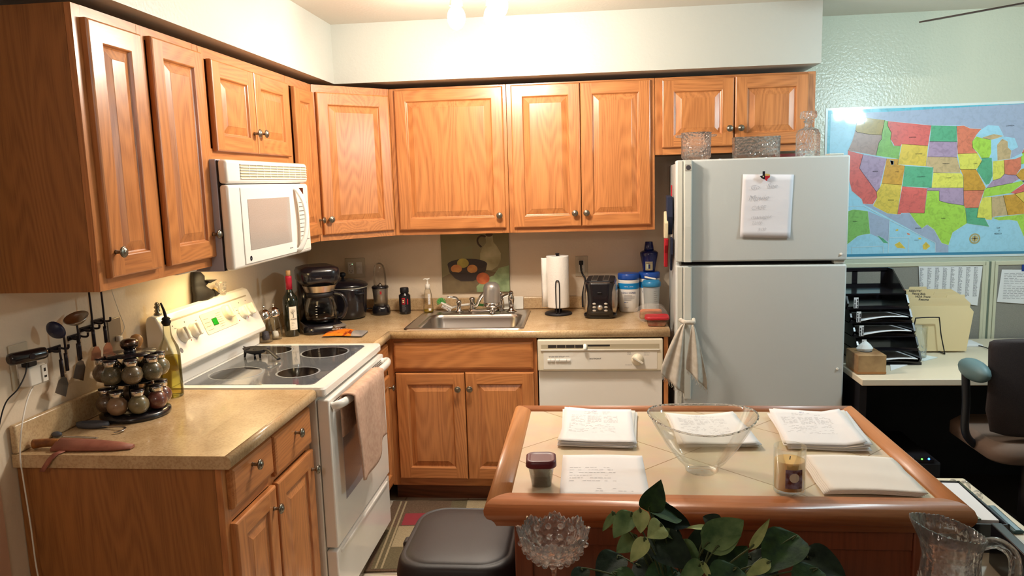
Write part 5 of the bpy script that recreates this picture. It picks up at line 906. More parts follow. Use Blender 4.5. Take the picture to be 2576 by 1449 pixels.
# dish towel hung on lower door handle: two lobes
def lobe(xa, xb, xt, za, zb0, zb1, dy, tw):
    def fn(u, v):
        z = za + (zb0 + (zb1-zb0)*u - za)*v; w = min(1, 0.10 + v**0.75*1.0)
        x = xt + (xa + (xb-xa)*u - xt)*w
        y = dy - 0.010*math.sin(u*math.pi*3.2 + tw + v*1.2)*(0.35+0.65*v)*1.4 - 0.018*math.sin(u*math.pi)
        return (x, y, z)
    return fn
t = thing('dish_towel', 'grey fringed dish towel tied on the lower refrigerator door handle', 'towel', (0, 0, 0))
for nm, args, fr in (('left_lobe', (1.955, 2.062, 2.062, 0.985, 0.755, 0.655, -0.865, 0.3), 0), ('right_lobe', (2.070, 2.160, 2.093, 0.980, 0.775, 0.680, -0.868, 1.7), 0)):
    fn = lobe(*args); m = MB(); cloth(m, TOWG, fn, 26, 20); o = m.obj('towel_fold', t); q = o.modifiers.new('s', 'SOLIDIFY'); q.thickness = 0.004
    m = MB()
    for i in range(26):
        p = Vector(fn(i/25, 1.0)); d = Vector((random.uniform(-0.006, 0.004), random.uniform(-0.004, 0.004), -random.uniform(0.010, 0.024))); m.tube(TOWG, [p, p+d*0.5+Vector((0.002, 0, 0)), p+d], 0.0008, 5, 2)
    o = m.obj('fringe', t); 
m = MB(); m.tube(TOWG, [(2.050, -0.805, 0.990), (2.062, -0.862, 0.990), (2.083, -0.868, 0.990), (2.100, -0.862, 0.988), (2.108, -0.805, 0.990)], 0.010, 10); m.obj('tied_band', t)

# ---------------------------------------------------------------- floor: rug, trash can
t = thing('kitchen_rug', 'patterned brown and olive rug with a red square on the tile floor', 'rug', (0.99, -0.93, 0.0005), R(4.5))
RO = mat('rug_olive', '6b5f45', 0.95, c2='5c5139', ns=120, bump=(600, 0.6, 0.002)); RBR = mat('rug_brown', '574230', 0.95, c2='6a5440', ns=120, bump=(600, 0.6, 0.002)); RRED = mat('rug_red', '8c3038', 0.95, bump=(600, 0.6, 0.002)); RCR = mat('rug_cream', 'a89878', 0.95, c2='8f7e60', ns=200, bump=(600, 0.6, 0.002))
m = MB(); m.box(RBR, -0.36, -0.36, 0, 0.37, 0.36, 0.008, 0.002); m.obj('border', t)
m = MB(); m.box(RO, -0.335, -0.345, 0.001, 0.345, 0.345, 0.0088)
ck_ = [0.0091]
def chk(c, x0, y0, x1, y1): ck_[0] += 0.00012; z = ck_[0]; m.poly(c, [(x0, y0, z), (x1, y0, z), (x1, y1, z), (x0, y1, z)])
chk(RBR, -0.335, 0.05, -0.05, 0.345); chk(RRED, -0.27, 0.07, -0.08, 0.20); chk(RCR, -0.28, -0.15, 0.0, 0.06); chk(RCR, 0.03, 0.22, 0.20, 0.345); chk(RBR, 0.22, 0.12, 0.33, 0.345); chk(RBR, 0.05, -0.2, 0.3, 0.1)
for x in (-0.318, -0.292): m.poly(RCR, [(x, -0.345, 0.0108), (x+0.009, -0.345, 0.0108), (x+0.009, 0.345, 0.0108), (x, 0.345, 0.0108)])
m.obj('field', t)
t = thing('trash_can', 'kitchen trash can with black domed lid between range and island', 'trash can', (1.274, -2.300, 0))
m = MB(); m.loft(mat('bin_white', 'b9b2a8', 0.4), [rrect(0, 0, 0.23, 0.28, 0.05, 0.0, 8), rrect(0, 0, 0.27, 0.33, 0.06, 0.57, 8), rrect(0, 0, 0.275, 0.335, 0.06, 0.60, 8)], True, True); m.obj('bin', t)
BL = mat('lid_black', '242023', 0.5, bump=(350, 0.15, 0.0006)); m = MB(); q_ = [(0.30, 0.355, 0.07, 0.575), (0.320, 0.375, 0.08, 0.58), (0.322, 0.377, 0.08, 0.625), (0.31, 0.365, 0.08, 0.655), (0.290, 0.345, 0.08, 0.668), (0.282, 0.337, 0.078, 0.664), (0.272, 0.327, 0.076, 0.668), (0.25, 0.305, 0.07, 0.671), (0.18, 0.23, 0.06, 0.674), (0.08, 0.10, 0.03, 0.675)]
m.loft(BL, [rrect(0, 0, a, b, c, z, 8) for a, b, c, z in q_], True, True); m.obj('lid', t)
m = MB(); m.box(BL, -0.178, 0.015, 0.60, -0.150, 0.055, 0.635, 0.008); m.obj('hinge_button', t)

# ---------------------------------------------------------------- island
IS = thing('kitchen_island', 'wooden kitchen island with cream tile top in the foreground', 'island', (0, 0, 0))
ix0, ix1, iy0, iy1 = 1.390, 2.448, -2.648, -1.898; rw = 0.056
m = MB(); m.box(TIL := FLOOR, 0, 0, 0, 0.001, 0.001, 0.001) if False else None
m = MB(); m.box(tile('island_tile_top', 'e6d5ba', 'dccaac', 'a28a68', 1.0, R(45), 0.22, 0.0016, 0.33, 0.33), ix0+rw-0.004, iy0+rw-0.004, 0.885, ix1-rw+0.004, iy1-rw+0.004, 0.915); m.obj('tile_top', IS)
def rimprof(): return [(0.0, 0.872), (0.006, 0.868), (0.0, 0.868)]
P_ = [(0.035, 0.850), (0.022, 0.852), (0.018, 0.862), (0.012, 0.870), (0.004, 0.876), (-0.002, 0.888), (-0.003, 0.900), (0.002, 0.913), (0.012, 0.921), (0.026, 0.9235), (0.042, 0.9225), (0.052, 0.920), (0.056, 0.915), (0.056, 0.850)]
def rimside(c, axis):
    L = []
    for d, z in P_:
        pass
    if axis == 'front': ends = lambda d: ((ix0+d, iy0+d), (ix1-d, iy0+d))
    elif axis == 'back': ends = lambda d: ((ix1-d, iy1-d), (ix0+d, iy1-d))
    elif axis == 'left': ends = lambda d: ((ix0+d, iy1-d), (ix0+d, iy0+d))
    else: ends = lambda d: ((ix1-d, iy0+d), (ix1-d, iy1-d))
    a = [(*ends(d)[0], z) for d, z in P_]; b = [(*ends(d)[1], z) for d, z in P_]
    m = MB(); m.loft(c, [a, b], True, True); return m.obj('rim_board', IS)
rimside(CHER, 'front'); rimside(CHER, 'back'); rimside(CHERY, 'left'); rimside(CHERY, 'right')
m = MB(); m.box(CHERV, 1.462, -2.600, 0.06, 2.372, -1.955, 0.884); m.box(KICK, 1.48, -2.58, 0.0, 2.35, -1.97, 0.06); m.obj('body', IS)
for x in (1.452, 2.340):
    for y in (-2.612, -1.985):
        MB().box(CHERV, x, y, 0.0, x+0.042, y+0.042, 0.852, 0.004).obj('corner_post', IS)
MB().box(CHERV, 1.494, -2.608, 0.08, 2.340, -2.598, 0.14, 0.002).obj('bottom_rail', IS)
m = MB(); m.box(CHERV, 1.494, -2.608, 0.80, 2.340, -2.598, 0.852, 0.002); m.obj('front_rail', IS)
# papers
ZI = 0.9152
def sheet(mb, c, cx, cy, w, h, rz, z, cf=None, n=10):
    cr, sr = math.cos(rz), math.sin(rz)
    def fn(u, v):
        x = (u-0.5)*w; y = (v-0.5)*h; return (cx + x*cr - y*sr, cy + x*sr + y*cr, z + (cf(u, v) if cf else 0))
    cloth(mb, c, fn, n, n); return fn
def printed(mb, fn, rows=34, dz=0.0006, c=INK, u0=0.06, u1=0.94, v0=0.05, v1=0.93, cols=1, h=0.0016, dens=0.8):
    for cc in range(cols):
        a = u0 + (u1-u0)*cc/cols; b = u0 + (u1-u0)*(cc+0.86)/cols
        for i in range(rows):
            v = v1 - (v1-v0)*i/rows; u = a
            while u < b:
                w_ = random.uniform(0.02, 0.06)
                if random.random() < dens:
                    p = [fn(u, v), fn(min(u+w_, b), v), fn(min(u+w_, b), v+h/0.28), fn(u, v+h/0.28)]
                    mb.poly(c, [(x, y, z+dz) for x, y, z in p])
                u += w_ + 0.012
def stack(label, cx, cy, n, base_rz, curl, seed, w=0.216, h=0.279, pr=True):
    random.seed(seed); t = thing('paper_stack', label, 'papers', (0, 0, 0))
    fn = None
    for i in range(n):
        rz = base_rz + (random.uniform(-0.09, 0.06) if i < n-1 else 0); dx = random.uniform(-0.007, 0.012); dy = random.uniform(-0.006, 0.006)
        k = 0.3 + 0.7*i/n
        m = MB(); fn = sheet(m, PAPERW if (n-1-i) % 2 else PAPER, cx+dx, cy+dy, w, h, rz, ZI+0.0024+0.0016*i, (lambda u, v, k=k: curl(u, v)*k), 12)
        o = m.obj('sheet', t); q = o.modifiers.new('s', 'SOLIDIFY'); q.thickness = 0.0006; q.offset = 1
    if pr:
        m = MB(); printed(m, fn, 10, cols=3, v0=0.58, v1=0.80, u0=0.12, u1=0.82, h=0.0009, dz=0.0012, dens=0.75); printed(m, fn, 9, v0=0.28, v1=0.56, u0=0.1, u1=0.85, h=0.0009, dz=0.0012, dens=0.45); printed(m, fn, 3, v0=0.84, v1=0.92, u0=0.3, u1=0.75, h=0.0009, dz=0.0012, dens=0.6)
        printed(m, fn, 2, v0=0.92, v1=0.95, u0=0.42, u1=0.5, c=INKB, h=0.001, dz=0.0013, dens=0.9); m.obj('printing', t)
    return t
stack('stack of printed forms at the back left of the island, top sheet curled', 1.650, -2.135, 7, R(-1), lambda u, v: 0.010*max(0, 0.45-u)**1.2*(1+v) + 0.03*max(0, v-0.85) + 0.03*max(0, 0.2-v), 3, 0.205, 0.300)
stack('stack of printed forms behind the clear glass bowl', 1.965, -2.150, 6, R(4), lambda u, v: 0.016*abs(u-0.5)**1.3 + 0.003*(1+math.sin(v*9+u*4)), 5, 0.200, 0.270)
stack('thick stack of printed forms at the back right of the island', 2.264, -2.148, 9, R(-4), lambda u, v: 0.05*max(0, u-0.75) + 0.08*max(0, v-0.9)*(1-u), 8, 0.200, 0.288)
t = thing('handwritten_sheet', 'single white sheet with faint handwriting at the front left of the island', 'paper', (0, 0, 0))
m = MB(); fn = sheet(m, PAPER, 1.662, -2.470, 0.208, 0.262, R(0), ZI+0.001, lambda u, v: 0.002*(math.sin(u*3.1)**2)*v); o = m.obj('sheet', t); q = o.modifiers.new('s', 'SOLIDIFY'); q.thickness = 0.0005; q.offset = -1
m = MB(); random.seed(12)
for k in range(6): printed(m, fn, 1, v0=0.60-k*0.065, v1=0.66-k*0.065, u0=0.1, u1=0.66+0.04*(k % 3), c=PENC, h=0.0016, dz=0.0005, dens=0.8)
printed(m, fn, 2, v0=0.06, v1=0.16, u0=0.35, u1=0.9, c=PENC, h=0.0016, dz=0.0005, dens=0.5); m.obj('handwriting', t)
t = thing('paper_stack', 'thick pad of blank white paper at the front right island corner', 'papers', (0, 0, 0)); random.seed(4)
for i in range(5):
    m = MB(); sheet(m, PAPERW, 2.275-0.004*(4-i)*0.9, -2.474, 0.208, 0.222, R(-2), ZI+0.002+0.0020*i+0.001, lambda u, v: 0.003*max(0, math.sin(u*3.0+0.2))+0.0012*(1+math.sin(v*14+u*3)), 14); o = m.obj('sheet', t); q = o.modifiers.new('s', 'SOLIDIFY'); q.thickness = 0.0014; q.offset = -1
# clear boat bowl
t = thing('glass_bowl', 'large clear glass bowl with a wavy flared rim on the island', 'bowl', (1.905, -2.440, ZI))
def bw(r, z, a):
    k = max(0, (z-0.02)/0.125); return (r*(1+0.02*k*math.cos(2*a)), z + 0.008*k*k*math.cos(2*a))
m = MB(); m.lathe(GLASS, [(0.001, 0.003), (0.034, 0.0), (0.040, 0.004), (0.042, 0.014), (0.058, 0.030), (0.088, 0.070), (0.112, 0.110), (0.128, 0.138), (0.130, 0.142), (0.126, 0.141), (0.109, 0.112), (0.084, 0.072), (0.054, 0.034), (0.030, 0.022), (0.001, 0.019)], n=60, cap0=False, cap1=False, fn=bw); m.obj('bowl', t)
m = MB(); m.tube(CRYS, [(bw(0.1285, 0.141, a)[0]*math.cos(a), bw(0.1285, 0.141, a)[0]*math.sin(a), bw(0.1285, 0.141, a)[1]) for a in [2*math.pi*i/48 for i in range(49)]], 0.0022, 6, 1, sm=False); m.obj('rim', t)
# candle
t = thing('jar_candle', 'cream candle in a clear glass tumbler with a dessert label on the island', 'candle', (2.083, -2.562, ZI))
m = MB(); m.lathe(GLASS, [(0.001, 0.0), (0.030, 0.0), (0.0345, 0.004), (0.0355, 0.012), (0.0360, 0.108), (0.0355, 0.110), (0.0340, 0.108), (0.0335, 0.014), (0.001, 0.012)], n=40, cap0=False, cap1=False); m.obj('tumbler', t)
m = MB(); m.lathe(mat('candle_wax', 'efc47c', 0.5, sss=0.8), [(0.0330, 0.0125), (0.0332, 0.078), (0.030, 0.079), (0.001, 0.078)], n=36); m.cyl(INKD, (0, 0, 0.078), (0.001, 0, 0.086), 0.001, n=6); m.obj('wax', t)
m = MB(); band_patch(m, mat('candle_label', '5a2a20', 0.5, c2='8c8298', ns=60), 0.036, 0.022, 0.066, R(-118), R(-58), 10, 0.0006); 
L = []; m.poly(mat('label_pie', 'c8bfae', 0.6), [(0.0372*math.cos(R(-88)+0.30*math.cos(a)), 0.0372*math.sin(R(-88)+0.30*math.cos(a)) - 0.0004, 0.048+0.011*math.sin(a)) for a in [2*math.pi*i/14 for i in range(14)]]) 
m.obj('label', t)
# small lidded cup
t = thing('lidded_cup', 'small clear cup of brown pellets with a maroon lid on the island', 'food container', (1.513, -2.530, ZI), R(3))
m = MB(); m.loft(CLR, [rrect(0, 0, 0.046, 0.046, 0.012, 0), rrect(0, 0, 0.062, 0.062, 0.014, 0.052), rrect(0, 0, 0.066, 0.066, 0.014, 0.054)], True, False); m.obj('cup', t)
m = MB(); m.loft(mat('pellets', '4a352c', 0.8, c2='6e584c', ns=180, bump=(200, 1.0, 0.01)), [rrect(0, 0, 0.043, 0.043, 0.010, 0.002), rrect(0, 0, 0.056, 0.056, 0.012, 0.040)], True, True); m.obj('pellets', t, kind='stuff')
m = MB(); m.loft(mat('maroon_lid', '5e1f2a', 0.4), [rrect(0, 0, 0.068, 0.068, 0.016, 0.050), rrect(0, 0, 0.073, 0.073, 0.018, 0.053), rrect(0, 0, 0.071, 0.071, 0.018, 0.066), rrect(0, 0, 0.062, 0.062, 0.015, 0.069), rrect(0, 0, 0.050, 0.050, 0.010, 0.066)], True, True); m.obj('lid', t)
# ---------------------------------------------------------------- foreground console just below the frame
t = thing('console_table', 'low dark wooden console table in front of the island, carrying plant and crystal', 'table', (0, 0, 0))
MB().box(CHER, 1.36, -3.12, 0.715, 2.455, -2.70, 0.745, 0.004).obj('tabletop', t)
for x in (1.38, 2.40):
    for y in (-3.10, -2.76): MB().box(CHERV, x, y, 0.0, x+0.04, y+0.04, 0.715, 0.003).obj('leg', t)
ZT2 = 0.7455
t = thing('crystal_compote', 'cut crystal compote bowl with sawtooth rim on a slim stem before the island', 'compote', (1.554, -2.830, ZT2))
def saw(r, z, a):
    k = max(0, (z-0.125)/0.06); s = 0.5+0.5*math.cos(8*a); tt = abs(((a*44/(2*math.pi)) % 1)-0.5)*2
    return (r*(1 + 0.05*k*s) + 0.002*k*tt, z + k*(0.010*s + 0.004*tt))
n_ = 176
m = MB(); m.lathe(CRYS, [(0.001, 0.130), (0.018, 0.131), (0.042, 0.142), (0.060, 0.162), (0.0695, 0.190), (0.0655, 0.190), (0.056, 0.166), (0.040, 0.149), (0.018, 0.139), (0.001, 0.138)], n=n_, cap0=False, cap1=False, fn=saw); m.obj('bowl', t)
m = MB()
for k in range(16):
    a0 = k*2*math.pi/16
    for rr0, z0 in ((0.040, 0.1405), (0.056, 0.1555), (0.0655, 0.1745)): m.sph(CRYS, (rr0*math.cos(a0+(0.2 if z0 > 0.15 else 0)), rr0*math.sin(a0+(0.2 if z0 > 0.15 else 0)), z0), 0.0068, 0.0068, 0.006, 8, 6)
m.obj('cut_pattern', t)
m = MB(); m.lathe(CRYS, [(0.036, 0), (0.034, 0.003), (0.012, 0.008), (0.0045, 0.020), (0.004, 0.075), (0.007, 0.085), (0.004, 0.095), (0.007, 0.128), (0.010, 0.132)], n=24); m.obj('stem', t)
# crystal pitcher
t = thing('crystal_pitcher', 'cut crystal water pitcher with a broad spout at the lower right corner', 'pitcher', (2.315, -2.830, ZT2))
def pt(r, z, a):
    k = max(0, (z-0.16)/0.075); sp = max(0, -math.cos(a))**2; tt = abs(((a*40/(2*math.pi)) % 1)-0.5)*2
    return (r*(1+0.55*k*sp*0.8) + 0.0008*math.cos(12*a), z + k*(0.022*sp - 0.022*max(0, math.cos(a))) + 0.003*k*tt)
m = MB(); m.lathe(CRYP, [(0.001, 0.0), (0.046, 0.0), (0.052, 0.010), (0.056, 0.050), (0.053, 0.11), (0.049, 0.155), (0.051, 0.185), (0.058, 0.215), (0.054, 0.215), (0.047, 0.185), (0.045, 0.155), (0.049, 0.11), (0.051, 0.05), (0.046, 0.016), (0.001, 0.014)], n=120, cap0=False, cap1=False, fn=pt); m.obj('body', t)
m = MB()
for c_a in (-100, -40, -160):
    for k in range(9):
        b = R(10+k*20); ca = R(c_a); L = []
        for s in (0.012, 0.048): L.append(((0.0555)*math.cos(ca + s*math.cos(b)/0.055), 0.0555*math.sin(ca + s*math.cos(b)/0.055), 0.085+s*math.sin(b)))
        m.tube(CRYS, L, 0.0022, 5, 2, rr=lambda q: 0.0025*(1-abs(2*q-1))+0.0006)
m.obj('cut_starburst', t)
m = MB(); m.tube(CRYP, [(0.052, -0.004, 0.185), (0.080, -0.008, 0.190), (0.108, -0.010, 0.165), (0.110, -0.010, 0.115), (0.085, -0.006, 0.070), (0.052, -0.002, 0.052)], 0.011, 10); m.obj('handle', t)
# plant
t = thing('potted_plant', 'leafy heart-leaved trailing plant in front of the island', 'plant', (0, 0, 0)); PX, PY = 1.800, -2.900
LC = [mat('leaf_dark', '121f18', 0.7, spec=0.2, c2='203022', ns=40, bump=(90, 0.4, 0.003)), mat('leaf_green', '22382a', 0.7, spec=0.2, c2='34502f', ns=40, bump=(90, 0.4, 0.003)), mat('leaf_variegated', '6b8458', 0.7, spec=0.2, c2='3a5636', ns=26, bump=(90, 0.4, 0.003)), mat('leaf_pale', 'a8b47c', 0.7, spec=0.2, c2='84945f', ns=30, bump=(90, 0.4, 0.003))]
STM = mat('plant_stem', '3c4a28', 0.6)
m = MB(TR(PX, PY, ZT2)); m.lathe(mat('pot_clay', '5a4638', 0.7), [(0.050, 0), (0.056, 0.004), (0.070, 0.085), (0.074, 0.090), (0.074, 0.098), (0.066, 0.098), (0.062, 0.085)], n=34, cap1=False); m.obj('pot', t)
m = MB(TR(PX, PY, ZT2)); m.lathe(mat('potting_soil', '1f1712', 0.95, bump=(80, 1, 0.01)), [(0.063, 0.083), (0.001, 0.090)], n=30, cap0=False); m.obj('soil', t)
def leaf(base_, tip, wr, ci, mode):
    b = Vector(base_); T_ = Vector(tip); ax = T_-b; L_ = ax.length; ax.normalize()
    nrm = Vector((0.12, -0.80, 0.58)) if mode == 'f' else Vector((-0.10, -0.45, 0.88)); nrm = (nrm - ax*nrm.dot(ax)).normalized(); sd = ax.cross(nrm).normalized(); W2 = L_*wr*0.5
    def fn(u, v):
        h = 0 if v <= 0 else (math.sin(math.pi*min(1, v**0.62))**0.8 if v < 1 else 0); s = (u-0.5)*2; yb = -0.10*L_*math.sin(min(1, abs(s)*1.0)*math.pi*0.8)*(1-v)**3
        z = 0.16*W2*abs(s)*h*2 - 0.20*L_*(v-0.4)**2 + 0.02*L_*math.sin(v*9)*abs(s)
        return tuple(b + ax*(L_*v + yb) + sd*(s*W2*h) + nrm*z)
    m = MB(); cloth(m, LC[ci], fn, 8, 12); m.obj('leaf', t)
    m = MB(); root = Vector((PX + (b.x-PX)*0.25, PY + random.uniform(-0.02, 0.02), ZT2+0.085)); mid = (root+b)/2 + Vector((0, 0.0, 0.02)); m.tube(STM, [root, mid, b + Vector((0, 0, 0.001)), b+ax*L_*0.1], 0.0016, 6, 4); m.obj('stem', t)
LEAVES = [
  ((1.741, -2.87, 1.007), (1.761, -2.9, 1.077), 0.62, 1, 'f') ,
  ((1.749, -2.84, 0.991), (1.814, -2.8, 0.96), 0.85, 1, 'u') ,
  ((1.753, -2.82, 0.978), (1.832, -2.8, 0.943), 0.55, 0, 'f') ,
  ((1.722, -2.92, 1.028), (1.721, -2.94, 0.993), 0.8, 3, 'f') ,
  ((1.709, -2.9, 1.011), (1.671, -2.93, 0.979), 0.8, 2, 'u') ,
  ((1.674, -2.9, 1.012), (1.651, -2.9, 0.975), 0.35, 2, 'f') ,
  ((1.761, -2.92, 0.999), (1.733, -2.95, 0.99), 1.0, 3, 'f') ,
  ((1.765, -2.9, 0.979), (1.795, -2.9, 0.962), 0.55, 2, 'u') ,
  ((1.85, -2.88, 0.977), (1.809, -2.9, 0.987), 0.28, 3, 'u') ,
  ((1.729, -2.95, 0.987), (1.7, -2.97, 0.952), 0.6, 3, 'f') ,
  ((1.716, -2.86, 0.947), (1.678, -2.87, 0.918), 0.75, 2, 'f') ,
  ((1.744, -2.9, 0.963), (1.815, -2.95, 0.93), 0.8, 0, 'u') ,
  ((1.8, -2.88, 0.947), (1.834, -2.9, 0.923), 0.65, 2, 'f') ,
  ((1.876, -2.86, 0.973), (1.847, -2.84, 0.982), 0.9, 0, 'f') ,
  ((1.844, -2.9, 0.952), (1.918, -2.88, 0.994), 0.75, 2, 'f') ,
  ((1.862, -2.91, 0.952), (1.91, -2.9, 0.974), 0.4, 2, 'f') ,
  ((1.923, -2.92, 0.959), (1.955, -2.92, 1.015), 0.28, 3, 'f') ,
  ((2.022, -2.84, 0.943), (1.953, -2.9, 0.9), 0.85, 1, 'u') ,
  ((2.038, -2.84, 0.902), (2.107, -2.88, 0.886), 0.9, 0, 'u') ,
  ((1.948, -2.95, 0.947), (1.903, -2.97, 0.931), 0.45, 3, 'f') ,
  ((1.881, -2.88, 0.888), (1.929, -2.86, 0.932), 0.8, 1, 'f') ,
  ((1.829, -2.95, 0.94), (1.789, -2.97, 0.927), 0.7, 2, 'f') ,
  ((1.828, -2.96, 0.949), (1.845, -2.97, 0.919), 0.35, 3, 'f') ,
  ((1.686, -2.85, 0.9), (1.639, -2.9, 0.876), 0.85, 0, 'u') ,
  ((1.716, -2.88, 0.9), (1.772, -2.92, 0.883), 0.9, 0, 'u') ,
  ((1.789, -2.9, 0.896), (1.725, -2.95, 0.875), 0.9, 1, 'u') ,
  ((1.842, -2.84, 0.906), (1.903, -2.84, 0.883), 0.7, 0, 'f') ,
  ((1.933, -2.84, 0.9), (1.979, -2.9, 0.885), 0.8, 0, 'u') ,
  ((2.021, -2.82, 0.883), (2.095, -2.8, 0.891), 0.6, 0, 'u') ,
  ((1.8, -2.8, 0.936), (1.759, -2.82, 0.894), 0.8, 0, 'f') ,
  ((1.879, -2.8, 0.92), (1.813, -2.82, 0.904), 0.8, 0, 'f') ,
  ((1.889, -2.95, 0.934), (1.839, -3.0, 0.907), 0.9, 1, 'u') ,
  ((1.995, -2.8, 0.914), (1.953, -2.82, 0.89), 0.8, 0, 'f') ,
  ((1.765, -2.84, 0.896), (1.715, -2.88, 0.859), 0.8, 0, 'f') ,
  ((2.043, -2.9, 0.91), (1.995, -2.95, 0.883), 0.8, 1, 'u') ,
  ((1.673, -2.9, 0.893), (1.711, -2.95, 0.875), 0.8, 1, 'u') ,
  ((1.616, -2.9, 0.9), (1.594, -2.95, 0.879), 0.6, 0, 'u') ,
]

random.seed(21)
for L in LEAVES: leaf(*L)

# ---------------------------------------------------------------- narrow side table right of the island
t = thing('side_table', 'narrow cream side table standing right of the island', 'table', (0, 0, 0)); CRT = mat('cream_laminate', 'dccfb8', 0.35)
MB().box(CRT, 2.462, -3.00, 0.690, 2.745, -1.98, 0.720, 0.006).obj('tabletop', t)
for x in (2.475, 2.700):
    for y in (-2.97, -2.03): MB().box(DMET, x, y, 0.0, x+0.03, y+0.03, 0.690, 0.002).obj('leg', t)
ZS = 0.7205
t = thing('letter_tray', 'black letter tray holding papers on the cream side table', 'tray', (2.548, -2.315, ZS), R(-2))
m = MB(); m.box(BLACK, -0.078, -0.132, 0, 0.078, 0.132, 0.004); m.box(BLACK, -0.082, -0.135, 0, 0.082, -0.130, 0.072); m.box(BLACK, -0.082, 0.130, 0, 0.082, 0.135, 0.072); m.box(BLACK, -0.082, -0.135, 0, -0.077, 0.135, 0.072); m.box(BLACK, 0.077, -0.135, 0, 0.082, 0.135, 0.072); m.obj('tray', t)
t = thing('paper_stack', 'white papers lying in the black letter tray on the side table', 'papers', (2.560, -2.310, ZS+0.004), R(-3))
for i in range(4): MB().box(PAPER, -0.068, -0.115+0.002*i, 0.0165*i, 0.068-0.002*i, 0.122, 0.0165*i+0.016, 0.001).obj('sheet', t)
t = tag(MB().box(mat('folder_green', '7d8d86', 0.3, c2='a0a894', ns=10), -0.05, -0.125, 0.0, 0.035, 0.09, 0.004).obj('plastic_folder', loc=(2.525, -2.305, ZS+0.0705), rz=R(6)), 'translucent grey-green folder lying on the letter tray papers', 'folder')
t = thing('stapler', 'slim dark teal stapler on the side table right of the letter tray', 'stapler', (2.700, -2.285, ZS), R(4)); TEA = mat('stapler_teal', '2e4a4c', 0.35)
MB().box(TEA, -0.014, -0.065, 0, 0.014, 0.065, 0.008, 0.003).obj('base', t); m = MB(); m.T = TR(0, 0.06, 0.010, rx=R(7)); m.box(TEA, -0.011, -0.125, 0, 0.011, 0.0, 0.014, 0.005); m.obj('arm', t)
t = thing('crystal_ornaments', 'cluster of small faceted glass ornament pieces at the back of the side table', 'ornament', (2.692, -2.095, ZS))
for (x, y, r, h) in ((0, 0, 0.018, 0.035), (0.012, -0.045, 0.016, 0.025), (-0.018, 0.03, 0.014, 0.028)):
    m = MB(); m.lathe(CRYS, [(r*0.6, 0), (r, h*0.35), (r*0.9, h*0.7), (r*0.4, h)], (x, y, 0), 7, smooth=False); m.obj('glass_piece', t)
tag(MB().box(PAPERW, -0.035, -0.05, 0, 0.035, 0.05, 0.018, 0.002).obj('note_cards', loc=(2.655, -2.46, ZS), rz=R(20)), 'small pile of pale note cards beside the letter tray front', 'cards')
tag(MB().box(BLACK, -0.012, -0.12, 0, 0.012, 0.12, 0.10, 0.003).obj('black_binder', loc=(2.560, -2.62, ZS), rz=R(-4)), 'black binder standing upright on the side table behind the pitcher', 'binder')

# ---------------------------------------------------------------- office corner
DSK = thing('office_desk', 'cream laminate office desk against the grey partition', 'desk', (0, 0, 0))
MB().box(CRT, 2.815, -0.925, 0.710, 4.60, -0.10, 0.740, 0.004).obj('desktop', DSK)
MB().box(BLACKM, 2.830, -0.14, 0.0, 4.58, -0.12, 0.709).obj('under_desk_shade', DSK)  # black sheet added for the deep shade under the desk
for x in (2.830, 4.55): MB().box(BLACKM, x, -0.86, 0.0, x+0.03, -0.14, 0.709).obj('side_panel', DSK)  # desk supports, in the same black for that shade
FAB = mat('partition_fabric', '8c8880', 0.95, c2='9c988f', ns=400, bump=(700, 0.6, 0.002)); PFR = mat('partition_frame', 'cfcdb4', 0.4)
for x0, x1, lab in ((2.780, 3.722, 'grey fabric cubicle partition behind the letter trays'), (3.770, 4.70, 'grey fabric cubicle partition at the right edge, behind the chair')):
    t = thing('cubicle_partition', lab, 'partition', (0, 0, 0)); m = MB(); m.box(FAB, x0+0.01, -0.072, 0.04, x1-0.01, -0.030, 1.130, 0.002); m.obj('fabric_panel', t)
    m = MB(); m.box(PFR, x0, -0.078, 1.128, x1, -0.024, 1.152, 0.004); m.box(PFR, x0, -0.078, 0.0, x0+0.014, -0.024, 1.13); m.box(PFR, x1-0.014, -0.078, 0.0, x1, -0.024, 1.13); m.box(PFR, x0, -0.078, 0.0, x1, -0.024, 0.04); m.obj('frame', t)
tag(MB().box(PFR, 3.724, -0.076, 0.0, 3.740, -0.026, 1.150, 0.002).box(mat('post_slot', '6f7a6c', 0.5), 3.740, -0.070, 0.0, 3.752, -0.030, 1.148).box(PFR, 3.752, -0.076, 0.0, 3.768, -0.026, 1.150, 0.002).obj('partition_post'), 'cream connecting post between the two grey partitions', 'post')
# list pinned
t = thing('pinned_list', 'large white sheet of printed columns pinned on the left grey partition', 'list', (0, 0, 0))
m = MB(); P4 = [(3.383, 1.130), (3.705, 1.126), (3.690, 0.915), (3.395, 0.965)]; m.prism(PAPER, [(x, -0.0785, z) for x, z in P4], (0, -0.0006, 0)); m.obj('sheet', t)
m = MB(TR(0, -0.0794, 0)); random.seed(6)
for c in range(8): m.scrib(INK, 3.390+c*0.039, 3.412+c*0.039, 0.965, 1.120, 34, 0.0, 0.008, 0.0022, 0.8, T=FT)
m.obj('printing', t)
t = thing('pinned_document', 'white printed page taped with blue tape on the right partition', 'document', (0, 0, 0))
m = MB(); m.prism(PAPER, [(x, -0.0785, z) for x, z in ((3.802, 1.106), (4.01, 1.100), (4.00, 0.915), (3.787, 0.933))], (0, -0.0006, 0)); m.obj('sheet', t)
m = MB(TR(0, -0.0794, 0)); m.scrib(INK, 3.815, 3.93, 0.95, 1.085, 16, 0.0, 0.02, 0.0018, 0.75, T=FT); m.obj('printing', t); m = MB(); m.box(mat('blue_tape', '1d3d86', 0.5), 3.90, -0.0805, 1.095, 3.96, -0.0792, 1.130); m.obj('tape', t)
